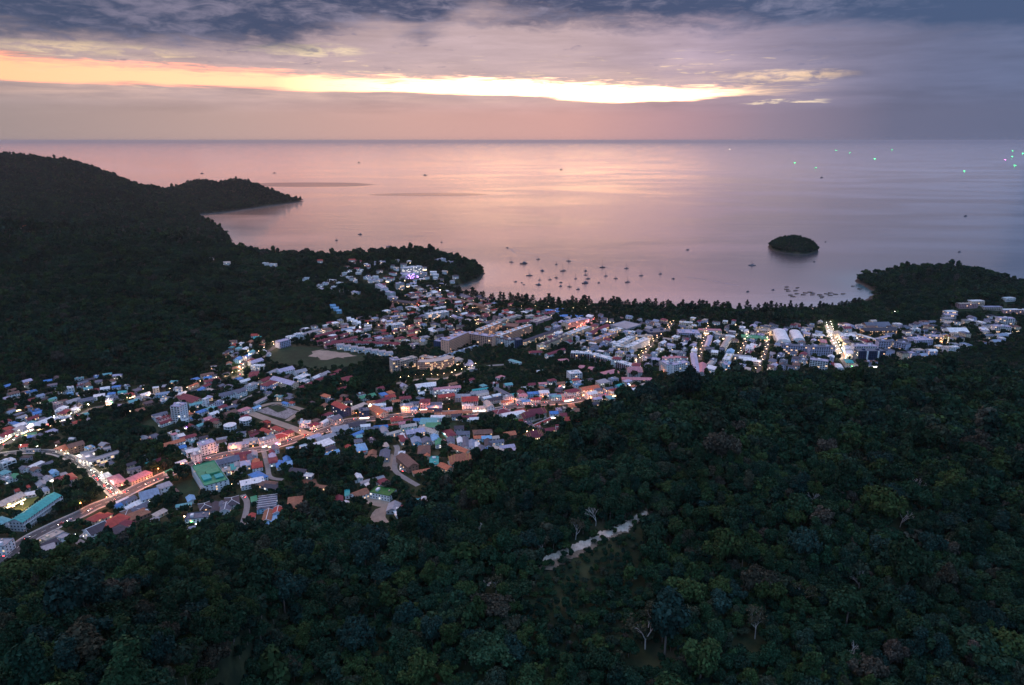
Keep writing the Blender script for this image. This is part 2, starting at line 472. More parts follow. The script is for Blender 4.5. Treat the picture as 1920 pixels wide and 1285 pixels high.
def to_px(x, y, z):
    dy, dzz = y, z-CAM_H
    d = dy*CT - dzz*ST
    yc = dy*ST + dzz*CT
    return 960+FPX*x/d, 642.5-FPX*yc/d, d
# ------------------------------------------------------------------ ground and sea
def terrain_mesh():
    ys = [20.0]
    while ys[-1] < GY1-30: ys.append(ys[-1]+min(45, max(7.0, ys[-1]*0.008)))
    xs = [0.0]
    while xs[-1] < 3850: xs.append(xs[-1]+min(42, max(9.0, xs[-1]*0.010)))
    xs = np.array([-v for v in xs[:0:-1]]+[v for v in xs if v < GX1-5])
    ys = np.array(ys)
    X, Y = np.meshgrid(xs, ys)
    Zz = bil(Hh, X.ravel(), Y.ravel()).reshape(X.shape)
    nx, ny = len(xs), len(ys)
    V = np.stack([X.ravel(), Y.ravel(), Zz.ravel()], 1)
    I = np.arange(nx*ny).reshape(ny, nx)
    F = np.stack([I[:-1, :-1].ravel(), I[:-1, 1:].ravel(), I[1:, 1:].ravel(), I[1:, :-1].ravel()], 1)
    keep = Zz.ravel()[F].max(1) > -6
    me = bpy.data.meshes.new('terrain')
    me.from_pydata(V.tolist(), [], F[keep].tolist())
    me.polygons.foreach_set('use_smooth', [True]*int(keep.sum()))
    me.update()
    return me
mt = bpy.data.materials.new('hill_soil'); mt.use_nodes = True
t = NT(mt.node_tree); b = t.n['Principled BSDF']; b.inputs['Roughness'].default_value = 0.95; b.inputs['Specular IOR Level'].default_value = 0.1
gp = t.node('ShaderNodeNewGeometry').outputs['Position']
gzx, gzy, gzz = t.sep(gp)
n1 = t.noise(gp, 0.05, 6, 0.6); n2 = t.noise(gp, 0.012, 4, 0.6)
soil = t.mix(t.ss(n1, 0.35, 0.65), lin(30, 42, 30), lin(56, 62, 42))
soil = t.mix(t.ss(n2, 0.52, 0.68), soil, lin(84, 78, 60))
rock = t.mix(n1, lin(38, 40, 42), lin(92, 86, 80))
bch = t.mul(t.mul(t.ss(gzx, -190, -120), t.ss(gzx, 900, 820)), t.ss(gzy, 1930, 1850))
shore = t.mix(bch, rock, lin(176, 156, 132))
soil = t.mix(t.ss(t.add(gzz, t.mul(n1, 2.0)), 4.6, 3.2), soil, shore)
t.put(b.inputs['Base Color'], soil)
me = terrain_mesh(); me.materials.append(mt)
ter = place('terrain', me); tag(ter, kind='structure')

# the sea: one sheet to the horizon
def sea():
    m_ = bpy.data.materials.new('sea_water'); m_.use_nodes = True
    t = NT(m_.node_tree); t.n.clear()
    p = t.node('ShaderNodeNewGeometry').outputs['Position']
    x, y, z = t.sep(p)
    swell = t.noise(t.comb(t.mul(x, 0.0035), t.mul(y, 0.012), 0.0), 1.0, 4, 0.55, 0.6)
    chop = t.noise(t.comb(t.mul(x, 0.03), t.mul(y, 0.075), 2.0), 1.0, 5, 0.6, 0.4)
    wind = t.noise(t.comb(t.mul(x, 0.0007), t.mul(y, 0.0016), 7.0), 1.0, 4, 0.55, 0.8)
    far = t.ss(y, 700, 7000, 1.0, 0.18)
    hgt = t.add(t.mul(swell, 2.6), t.mul(chop, 0.34))
    bp = t.node('ShaderNodeBump'); bp.inputs['Distance'].default_value = 1.0
    t.put(bp.inputs['Strength'], t.mul(far, 0.55)); t.put(bp.inputs['Height'], hgt)
    gl = t.node('ShaderNodeBsdfGlossy', distribution='MULTI_GGX'); gl.inputs['Color'].default_value = (0.95, 0.91, 0.88, 1)
    # calm slicks show as darker smoother lanes
    def lane(cx, cy, rx, ry, turn):
        u = t.add(t.sub(x, cx), t.mul(t.sub(y, cy), turn)); v = t.sub(y, cy)
        q = t.add(t.m('POWER', t.m('ABSOLUTE', t.m('DIVIDE', u, rx)), 2.0), t.m('POWER', t.m('ABSOLUTE', t.m('DIVIDE', v, ry)), 2.0))
        return t.ss(t.add(q, t.mul(t.sub(wind, 0.5), 1.4)), 1.15, 0.75)
    l1 = lane(-1900, 6600, 620, 330, 0.2); l2 = lane(-640, 5350, 430, 170, 0.1)
    slick = t.m('MAXIMUM', t.mul(l1, 1.0), t.mul(l2, 0.7))
    t.put(gl.inputs['Roughness'], t.add(t.mul(t.ss(wind, 0.4, 0.62), 0.07), 0.19))
    t.put(gl.inputs['Normal'], bp.outputs[0])
    di = t.node('ShaderNodeBsdfDiffuse')
    sh = t.node('ShaderNodeAttribute', attribute_name='shallow').outputs['Fac']
    t.put(di.inputs['Color'], t.mix(sh, lin(36, 52, 66), lin(60, 128, 138)))
    fr = t.node('ShaderNodeFresnel'); fr.inputs['IOR'].default_value = 6.0; t.put(fr.inputs['Normal'], bp.outputs[0])
    fac = t.mul(t.sub(1.0, t.mul(slick, 0.45)), t.m('MULTIPLY', fr.outputs[0], 1.5, clamp=True))
    mx = t.node('ShaderNodeMixShader'); t.put(mx.inputs[0], fac)
    t.l.new(di.outputs[0], mx.inputs[1]); t.l.new(gl.outputs[0], mx.inputs[2])
    o = t.node('ShaderNodeOutputMaterial'); t.l.new(mx.outputs[0], o.inputs[0])
    xs = np.array(sorted(set([-90000, -40000, -15000, -6000] + list(np.arange(-4000, 3001, 40)) + [6000, 15000, 40000, 90000])))
    ys = np.array(sorted(set([-2000, 500] + list(np.arange(1000, 5601, 40)) + [7000, 10000, 20000, 50000, 110000])))
    X, Y = np.meshgrid(xs, ys); nx, ny = len(xs), len(ys)
    V = np.stack([X.ravel(), Y.ravel(), 0*X.ravel()], 1)
    I = np.arange(nx*ny).reshape(ny, nx)
    F = np.stack([I[:-1, :-1].ravel(), I[:-1, 1:].ravel(), I[1:, 1:].ravel(), I[1:, :-1].ravel()], 1)
    me = bpy.data.meshes.new('sea'); me.from_pydata(V.tolist(), [], F.tolist()); me.materials.append(m_)
    sd = np.maximum(-bil(SD_LAND, X.ravel().astype(float), Y.ravel().astype(float)), 0)
    inb = (X.ravel() > GX0) & (X.ravel() < GX1) & (Y.ravel() < GY1) & (Y.ravel() > GY0)
    val = np.where(inb, np.exp(-sd/70.0), 0.0)
    at_ = me.attributes.new('shallow', 'FLOAT', 'POINT'); at_.data.foreach_set('value', val.astype(np.float32))
    me.update()
    return tag(place('sea', me), kind='structure')
sea()

# haze: one closed box of even pale air round everything, sky outside
mh = bpy.data.materials.new('haze_air'); mh.use_nodes = True
t = NT(mh.node_tree); t.n.clear()
pvn = t.node('ShaderNodeVolumePrincipled')
pvn.inputs['Color'].default_value = (0.74, 0.88, 1.0, 1)
pvn.inputs['Density'].default_value = 0.000019
pvn.inputs['Anisotropy'].default_value = 0.65
o = t.node('ShaderNodeOutputMaterial'); t.l.new(pvn.outputs[0], o.inputs['Volume'])
hb = MB(); hb.box(-95000, 95000, -5000, 115000, -16, 430)
haze = hb.build('haze', mh, None, 'stuff')
# ------------------------------------------------------------------ palette
ROOF = dict(maroon=(0.20, 0.035, 0.055), red=(0.40, 0.06, 0.05), orange=(0.52, 0.16, 0.085), brown=(0.17, 0.095, 0.08), grey=(0.33, 0.33, 0.36), dark=(0.055, 0.055, 0.075),
            slate=(0.12, 0.14, 0.19), white=(0.80, 0.80, 0.82), blue=(0.07, 0.24, 0.55), sky=(0.22, 0.45, 0.68), teal=(0.04, 0.38, 0.36), green=(0.06, 0.30, 0.16), pink=(0.58, 0.24, 0.27),
            beige=(0.50, 0.43, 0.38), lawn=(0.03, 0.16, 0.04), steel=(0.24, 0.31, 0.42), turq=(0.14, 0.40, 0.42), rust=(0.30, 0.13, 0.08), lilac=(0.45, 0.42, 0.55))
WALL = dict(white=(0.78, 0.77, 0.78), cream=(0.74, 0.58, 0.43), peach=(0.84, 0.45, 0.31), grey=(0.42, 0.42, 0.45), dark=(0.06, 0.07, 0.10), brown=(0.26, 0.15, 0.11), pink=(0.62, 0.38, 0.40),
            blue=(0.30, 0.55, 0.72), lilac=(0.52, 0.52, 0.68), yellow=(0.72, 0.60, 0.34), beige=(0.56, 0.47, 0.41), navy=(0.04, 0.06, 0.13), mint=(0.42, 0.60, 0.52), gold=(0.70, 0.45, 0.10), red=(0.42, 0.12, 0.10))
_mc = {}
def roofm(c):
    if ('r', c) not in _mc: _mc[('r', c)] = mat('roof_'+c, ROOF[c], 0.6, grain=0.45, gscale=0.35)
    return _mc[('r', c)]
def wallm(c):
    if ('w', c) not in _mc: _mc[('w', c)] = mat('wall_'+c, WALL[c], 0.8, grain=0.16, gscale=0.3)
    return _mc[('w', c)]
M_GLASS = mat('window_glass', (0.025, 0.032, 0.045), 0.12, spec=0.6)
M_LIT = mat('window_lit', (0.5, 0.35, 0.2), 0.5, emit=(1.0, 0.58, 0.30), es=1.5)
M_LITW = mat('window_lit_white', (0.5, 0.5, 0.5), 0.5, emit=(1.0, 0.86, 0.72), es=1.8)
M_SHOP = mat('shopfront_glow', (0.5, 0.4, 0.3), 0.5, emit=(1.0, 0.68, 0.40), es=4.2)
M_SHOPW = mat('shopfront_white', (0.5, 0.5, 0.5), 0.5, emit=(1.0, 0.88, 0.76), es=4.2)
M_SIGN = {k: mat('sign_'+k, c, 0.5, emit=c, es=s) for k, c, s in
          [('red', (1.0, 0.12, 0.10), 8), ('blue', (0.15, 0.25, 1.0), 8), ('green', (0.25, 1.0, 0.35), 6), ('violet', (0.55, 0.25, 1.0), 9), ('white', (1.0, 0.95, 0.88), 10), ('amber', (1.0, 0.55, 0.15), 10)]}
M_CONC = mat('concrete', (0.38, 0.37, 0.37), 0.85, grain=0.2)
M_TANK = mat('tank_steel', (0.50, 0.52, 0.55), 0.35, metallic=0.7)
M_TRIM = mat('white_trim', (0.80, 0.79, 0.80), 0.7)
M_POLE = mat('galvanised_pole', (0.30, 0.31, 0.33), 0.5, metallic=0.4)
M_ASPH = mat('asphalt', (0.085, 0.083, 0.088), 0.85, grain=0.35, gscale=0.12)
M_LANE = mat('lane_concrete', (0.26, 0.24, 0.23), 0.9, grain=0.3, gscale=0.15)
M_DIRT = mat('bare_earth', (0.34, 0.265, 0.21), 0.95, grain=0.4, gscale=0.06)
M_PALE = mat('pale_concrete', (0.48, 0.42, 0.38), 0.9, grain=0.3, gscale=0.1)
M_PAINT = mat('road_paint', (0.75, 0.75, 0.72), 0.7)
M_GRASS = mat('field_grass', (0.020, 0.042, 0.018), 0.95, grain=0.8, gscale=0.09)
M_RUBBLE = mat('rubble_ground', (0.30, 0.27, 0.27), 0.95, grain=0.7, gscale=0.22)
M_POOL = mat('pool_water', (0.04, 0.30, 0.42), 0.08, spec=0.6)
M_SOLAR = mat('skylight_glass', (0.035, 0.06, 0.10), 0.2, spec=0.6)

# ------------------------------------------------------------------ occupancy of the town floor
OX0, OY0, OS = -1100.0, 300.0, 2.0
OCC = np.zeros((1000, 1400), np.uint8)      # 1 road, 2 building, 3 open patch
_oj, _oi = np.mgrid[0:OCC.shape[0], 0:OCC.shape[1]]
def occ_rect(cx, cy, w, d, yaw, val, pad=0.0):
    r = math.hypot(w, d)/2+pad+4
    i0 = max(0, int((cx-r-OX0)/OS)); i1 = min(OCC.shape[1], int((cx+r-OX0)/OS)+1)
    j0 = max(0, int((cy-r-OY0)/OS)); j1 = min(OCC.shape[0], int((cy+r-OY0)/OS)+1)
    if i0 >= i1 or j0 >= j1: return None
    X = OX0+(_oi[j0:j1, i0:i1]+0.5)*OS-cx; Y = OY0+(_oj[j0:j1, i0:i1]+0.5)*OS-cy
    c, s = math.cos(yaw), math.sin(yaw)
    u = X*c+Y*s; v = -X*s+Y*c
    mk = (abs(u) <= w/2+pad) & (abs(v) <= d/2+pad)
    sub = OCC[j0:j1, i0:i1]
    if val is None: return bool((sub[mk] > 0).any())
    sub[mk] = np.maximum(sub[mk], val)
def occ_at(x, y):
    i = int((x-OX0)/OS); j = int((y-OY0)/OS)
    if 0 <= i < OCC.shape[1] and 0 <= j < OCC.shape[0]: return int(OCC[j, i])
    return 0

def road_behind(x, y, reach, half=3):
    # is a road hidden from the viewpoint by something standing here
    q = math.hypot(x, y); ux, uy = x/q, y/q
    for k in range(2, reach, 3):
        for s in (-half, 0, half):
            if occ_at(x+ux*k-uy*s, y+uy*k+ux*s) == 1: return True
    return False
# ------------------------------------------------------------------ roads
ROADS = []       # (name, world points, width)
def smooth(pts, n=6):
    P = [Vector((p[0], p[1], 0)) for p in pts]
    P = [P[0]*2-P[1]] + P + [P[-1]*2-P[-2]]
    out = []
    for i in range(1, len(P)-2):
        for k in range(n):
            t_ = k/n
            a, b_, c, d = P[i-1], P[i], P[i+1], P[i+2]
            out.append(0.5*((2*b_)+(c-a)*t_+(2*a-5*b_+4*c-d)*t_*t_+(3*b_-a-3*c+d)*t_*t_*t_))
    out.append(P[-2])
    return out
_lvl = [0]
def strip_mesh(pts, width, z, m_, name):
    mb = MB(); L_, Rr = [], []
    for i, p in enumerate(pts):
        a = pts[max(0, i-1)]; b_ = pts[min(len(pts)-1, i+1)]
        tdir = (b_-a); tdir.z = 0
        if tdir.length < 1e-6: tdir = Vector((1, 0, 0))
        tdir.normalize(); nrm = Vector((-tdir.y, tdir.x, 0))
        for S2, sg in ((L_, 1), (Rr, -1)):
            q = p+nrm*(sg*width/2)
            S2.append((q.x, q.y, z(q.x, q.y) if callable(z) else z))
    n = len(pts)
    mb.v = L_+Rr
    mb.f = [(i, n+i, n+i+1, i+1) for i in range(n-1)]
    o = mb.build(name, m_, None, 'structure')
    return o
def road(name, px, width, m_, town=True, mark=False):
    pts = smooth([(GT(*p) if town else G(*p)) for p in px])
    _lvl[0] += 1
    lift = 0.04+_lvl[0]*0.012
    zf = (lambda x, y: max(hz(x, y), TOWN_Z if town else -1)+lift)
    o = strip_mesh(pts, width, zf, m_, name)
    ROADS.append((name, pts, width))
    for i in range(len(pts)-1):
        a, b_ = pts[i], pts[i+1]; mid = (a+b_)/2; dv = b_-a
        occ_rect(mid.x, mid.y, dv.length+2, width, math.atan2(dv.y, dv.x), 1, 1.0)
    if mark:
        mb = MB(); acc = 0.0
        for i in range(len(pts)-1):
            a, b_ = pts[i], pts[i+1]; dv = b_-a; ln = dv.length; dv.normalize(); nn = Vector((-dv.y, dv.x, 0))
            s = 0.0
            while s < ln:
                e = min(s+5, ln)
                if int((acc+s)/5) % 2 == 0:
                    p, q = a+dv*s, a+dv*e
                    zz = zf(p.x, p.y)+0.012
                    mb.quad((*(p+nn*.18).xy, zz), (*(p-nn*.18).xy, zz), (*(q-nn*.18).xy, zz), (*(q+nn*.18).xy, zz))
                s = e
            acc += ln
            for sg in (-1, 1):
                p, q = a+nn*(sg*(width/2-0.5)), b_+nn*(sg*(width/2-0.5)); zz = zf(p.x, p.y)+0.012
                mb.quad((*(p+nn*.12).xy, zz), (*(p-nn*.12).xy, zz), (*(q-nn*.12).xy, zz), (*(q+nn*.12).xy, zz))
        mb.build('road_marking', M_PAINT, None, 'structure')
        for sg in (-1, 1):        # raised pavements along the road
            sp = []
            for i, p in enumerate(pts):
                a = pts[max(0, i-1)]; b_ = pts[min(len(pts)-1, i+1)]; dv = (b_-a).normalized(); nn = Vector((-dv.y, dv.x, 0))
                sp.append(p+nn*(sg*(width/2+1.3)))
            strip_mesh(sp, 2.2, lambda x, y: max(hz(x, y), TOWN_Z)+0.04+0.16+_lvl[0]*0.012, M_PALE, 'pavement')
    return pts
R_MAIN = road('main_road', [(-40, 1075), (0, 1054), (51, 1013), (103, 986), (151, 964), (178, 950), (219, 934), (267, 910), (325, 885), (377, 866), (428, 852), (491, 842), (560, 823), (618, 804), (652, 790), (731, 782),
                            (782, 776), (834, 775), (912, 772), (971, 761), (1010, 757), (1058, 754), (1100, 747), (1142, 739), (1175, 731)], 15, M_ASPH, mark=True)
R_JUNC = road('side_road', [(219, 930), (192, 904), (164, 880), (137, 862), (103, 849), (62, 847), (20, 850), (-30, 856)], 9, M_ASPH, mark=True)
R_LEFT = road('market_road', [(-20, 858), (0, 842), (20, 828), (41, 815), (68, 805), (103, 792), (137, 784), (171, 767), (205, 760), (250, 755), (300, 741), (346, 737), (390, 720), (425, 712), (452, 704)], 8, M_ASPH)
R_UP = road('hill_road', [(452, 704), (454, 692), (457, 680), (478, 669), (508, 656), (522, 645), (560, 636), (640, 622), (700, 618), (742, 620)], 9, M_ASPH)
R_BEACHTOWN = road('beach_town_road', [(742, 633), (785, 612), (830, 598), (875, 586), (920, 580), (985, 580), (1060, 583), (1200, 588), (1330, 594), (1450, 600), (1560, 606)], 9, M_ASPH)
R_LANE = road('lane', [(742, 835), (745, 842), (742, 862), (741, 882), (760, 897), (784, 911)], 7, M_LANE)
R_LANE2 = road('lane', [(493, 842), (497, 856), (502, 878), (507, 895), (530, 900)], 6, M_LANE)
R_LANE3 = road('lane', [(455, 928), (463, 942), (461, 962), (452, 992)], 6.5, M_LANE)
R_NIGHT = road('shopping_street', [(1552, 610), (1559, 630), (1569, 655), (1580, 672), (1592, 690)], 13, M_LANE)
R_GRID1 = road('town_street', [(1195, 684), (1201, 672), (1223, 646), (1249, 624), (1262, 606)], 8, M_ASPH)
R_GRID2 = road('town_street', [(1312, 676), (1316, 655), (1322, 632), (1328, 612)], 6, M_ASPH)
R_GRID3 = road('town_street', [(1371, 692), (1382, 676), (1396, 647), (1402, 628)], 6, M_ASPH)
R_GRID4 = road('town_street', [(1418, 700), (1424, 690), (1436, 658), (1442, 630)], 7, M_ASPH)
R_RESORT = road('resort_drive', [(742, 720), (768, 714), (800, 711), (830, 711), (860, 702), (905, 688), (945, 684)], 7, M_LANE)
R_RED = road('market_lane', [(1062, 640), (1080, 624), (1100, 610), (1120, 602)], 8, M_LANE)
R_BACK = road('back_lane', [(450, 752), (476, 740), (500, 729), (520, 720)], 5, M_LANE)
R_LOT = road('dirt_road', [(462, 772), (490, 762), (519, 756), (545, 762), (568, 769)], 9, M_DIRT)
R_LOT2 = road('dirt_road', [(466, 773), (500, 786), (540, 800), (584, 817)], 13, M_DIRT)
R_LOT3 = road('dirt_road', [(568, 769), (552, 780), (538, 790)], 7, M_DIRT)
R_YARD = road('dirt_road', [(720, 935), (722, 955), (714, 968), (722, 982)], 9, M_DIRT)

# ------------------------------------------------------------------ open patches of ground
def patch(name, px, m_, lift, rough_edge=0.0, town=True, occ=3):
    P = [(GT(*p) if town else G(*p)) for p in px]
    pts = [(p.x, p.y) for p in P]
    if rough_edge > 0:
        rr = random.Random(len(px)*7+int(px[0][0])); q = []
        n = len(pts)
        for i in range(n):
            a, b_ = pts[i], pts[(i+1) % n]
            k = max(1, int(math.hypot(b_[0]-a[0], b_[1]-a[1])/8))
            for s in range(k):
                t_ = s/k
                q.append((a[0]+(b_[0]-a[0])*t_+rr.uniform(-1, 1)*rough_edge, a[1]+(b_[1]-a[1])*t_+rr.uniform(-1, 1)*rough_edge))
        pts = q
    bm = bmesh.new()
    vs = [bm.verts.new((x, y, TOWN_Z+lift if town else hz(x, y)+lift)) for x, y in pts]
    bm.faces.new(vs)
    bmesh.ops.triangulate(bm, faces=bm.faces[:])
    me = bpy.data.meshes.new(name); bm.to_mesh(me); bm.free(); me.materials.append(m_)
    o = place(name, me); o['kind'] = 'structure'
    if occ:
        X = OX0+(_oi+0.5)*OS; Y = OY0+(_oj+0.5)*OS
        x0, x1 = min(p[0] for p in pts), max(p[0] for p in pts); y0, y1 = min(p[1] for p in pts), max(p[1] for p in pts)
        i0, i1 = max(0, int((x0-OX0)/OS)), int((x1-OX0)/OS)+1; j0, j1 = max(0, int((y0-OY0)/OS)), int((y1-OY0)/OS)+1
        sd = sdist(pts, X[j0:j1, i0:i1], Y[j0:j1, i0:i1])
        sub = OCC[j0:j1, i0:i1]; sub[(sd > 0) & (sub == 0)] = occ
    return o
patch('grass_field', [(508, 660), (530, 650), (585, 652), (640, 657), (690, 668), (668, 686), (610, 694), (545, 690), (506, 678)], M_GRASS, 0.016, 3)
patch('sand_clearing', [(582, 659), (600, 656), (640, 661), (668, 664), (660, 670), (628, 671), (598, 675), (590, 668)], M_DIRT, 0.032, 9)
patch('school_lawn', [(18, 960), (52, 935), (82, 928), (64, 947), (44, 960)], mat('lawn_grass', (0.13, 0.15, 0.04), 0.95, grain=0.4, gscale=0.1), 0.020, 1)
patch('building_plot', [(480, 771), (516, 758), (560, 772), (536, 786)], M_RUBBLE, 0.020, 1)
patch('plot_lawn', [(500, 763), (519, 759), (540, 767), (522, 774)], M_GRASS, 0.036, 1)
patch('concrete_yard', [(150, 1005), (163, 994), (200, 998), (228, 996), (205, 1010), (172, 1018)], M_PALE, 0.020, 1)
patch('concrete_yard', [(128, 1000), (150, 1010), (162, 1016), (148, 1021), (130, 1010)], M_LANE, 0.024, 1)
patch('grass_field', [(330, 910), (362, 895), (378, 930), (345, 940)], M_GRASS, 0.016, 2)
patch('grass_field', [(275, 785), (330, 800), (300, 815), (262, 800)], M_GRASS, 0.018, 3)
patch('grass_field', [(850, 690), (940, 690), (1050, 705), (1020, 718), (880, 716)], M_GRASS, 0.016, 4, occ=0)
patch('grass_field', [(825, 795), (858, 792), (850, 802), (826, 804)], M_GRASS, 0.018, 2)
patch('grass_field', [(440, 735), (480, 727), (470, 742), (446, 750)], M_GRASS, 0.019, 2)
patch('dirt_yard', [(676, 930), (705, 925), (732, 940), (730, 952), (705, 950), (690, 942)], M_DIRT, 0.020, 2)
patch('dirt_yard', [(700, 955), (722, 950), (728, 985), (690, 990)], M_DIRT, 0.024, 3)
patch('dirt_yard', [(712, 858), (738, 850), (740, 885), (722, 880)], M_DIRT, 0.022, 2)
patch('dirt_yard', [(748, 868), (764, 878), (765, 886), (748, 882)], M_PALE, 0.022, 1)
patch('dirt_yard', [(560, 895), (590, 898), (605, 912), (580, 914)], mat('red_earth', (0.26, 0.12, 0.08), 0.95, grain=0.4, gscale=0.1), 0.022, 2)
patch('bare_slope', [(728, 556), (742, 552), (752, 566), (742, 582), (730, 584)], mat('cut_earth', (0.20, 0.10, 0.09), 0.95, grain=0.5, gscale=0.05), 0.6, 3, town=False)
# ------------------------------------------------------------------ building kit (local x = long axis, y = depth, z = up)
def roof_gable(mb, w, d, h, rise, ov=0.7, th=0.25):
    x = w/2+ov; y = d/2+ov; e = h-ov*rise/(d/2)
    for s in (-1, 1):
        mb.quad((-x, s*y, e), (x, s*y, e), (x, 0, h+rise), (-x, 0, h+rise))
        mb.quad((-x, s*y, e+th), (x, s*y, e+th), (x, 0, h+rise+th), (-x, 0, h+rise+th))
        mb.quad((-x, s*y, e), (x, s*y, e), (x, s*y, e+th), (-x, s*y, e+th))
        for xx in (-x, x):
            mb.quad((xx, s*y, e), (xx, 0, h+rise), (xx, 0, h+rise+th), (xx, s*y, e+th))
def roof_hip(mb, w, d, h, rise, ov=0.8, th=0.2):
    x = w/2+ov; y = d/2+ov; r = max(0.0, (w-d)/2)
    b = [(-x, -y, h), (x, -y, h), (x, y, h), (-x, y, h)]
    a, c = (-r, 0, h+rise), (r, 0, h+rise)
    mb.quad(b[0], b[1], c, a); mb.quad(b[2], b[3], a, c)
    mb.tri(b[1], b[2], c); mb.tri(b[3], b[0], a)
    mb.box(-x, x, -y, y, h-th, h-0.01)
def roof_flat(mb, w, d, h, par=0.9, th=0.3):
    x, y = w/2, d/2
    mb.box(-x+th, x-th, -y+th, y-th, h, h+0.12)
    mb.box(-x, x, -y-0.05, -y+th, h, h+par); mb.box(-x, x, y-th, y+0.05, h, h+par)
    mb.box(-x-0.05, -x+th, -y+th, y-th, h, h+par-0.02); mb.box(x-th, x+0.05, -y+th, y-th, h, h+par-0.02)
def roof_shed(mb, w, d, h, rise, ov=0.6, th=0.2):
    x = w/2+ov; y = d/2+ov
    p = [(-x, -y, h), (x, -y, h), (x, y, h+rise), (-x, y, h+rise)]
    q = [(a, b, c+th) for a, b, c in p]
    mb.quad(*p); mb.quad(*q)
    for i in range(4): mb.quad(p[i], p[(i+1) % 4], q[(i+1) % 4], q[i])
def roof_arch(mb, w, d, h, rise, n=8):
    x = w/2+0.4
    P = [(-(d/2)*math.cos(math.pi*k/n), h+rise*math.sin(math.pi*k/n)) for k in range(n+1)]
    for k in range(n):
        (y0, z0), (y1, z1) = P[k], P[k+1]
        mb.quad((-x, y0, z0), (x, y0, z0), (x, y1, z1), (-x, y1, z1))
    for xx in (-x, x):
        i = len(mb.v); mb.v += [(xx, y, z) for y, z in P]; mb.f.append(tuple(range(i, i+n+1)))
def walls(mb, w, d, h, gable=0.0):
    mb.box(-w/2, w/2, -d/2, d/2, -1.0, h)
    if gable > 0:
        for xx in (-w/2+0.01, w/2-0.01):
            mb.tri((xx, -d/2, h), (xx, d/2, h), (xx, 0, h+gable))
def windows(w, d, h, floors, bay=3.6, ww=1.5, wh=1.5, z0=1.0, rnd=random, plit=0.12, litw=False, sides=(1, 1, 1, 1)):
    g, l = MB(), MB()
    fh = h/floors
    for k in range(floors):
        za = k*fh+z0*fh/3.2; zb = min(za+wh*fh/3.2, (k+1)*fh-0.3)
        for axis in (0, 1):
            ln, off = (w, d/2) if axis == 0 else (d, w/2)
            n = max(1, int(ln/bay))
            for s in (-1, 1):
                if not sides[axis*2+(s > 0)]: continue
                for i in range(n):
                    c = -ln/2+(i+0.5)*ln/n
                    mb = l if rnd.random() < plit else g
                    if axis == 0: mb.box(c-ww/2, c+ww/2, min(s*off, s*(off+.08)), max(s*off, s*(off+.08)), za, zb)
                    else: mb.box(min(s*off, s*(off+.08)), max(s*off, s*(off+.08)), c-ww/2, c+ww/2, za, zb)
    return g, l

THINGS = []     # (root, px, py, dict)
def put(name, p, yaw, label=None, cat=None, group=None):
    o = empty(name, (p[0], p[1], p[2]), yaw)
    tag(o, label, cat, group)
    return o

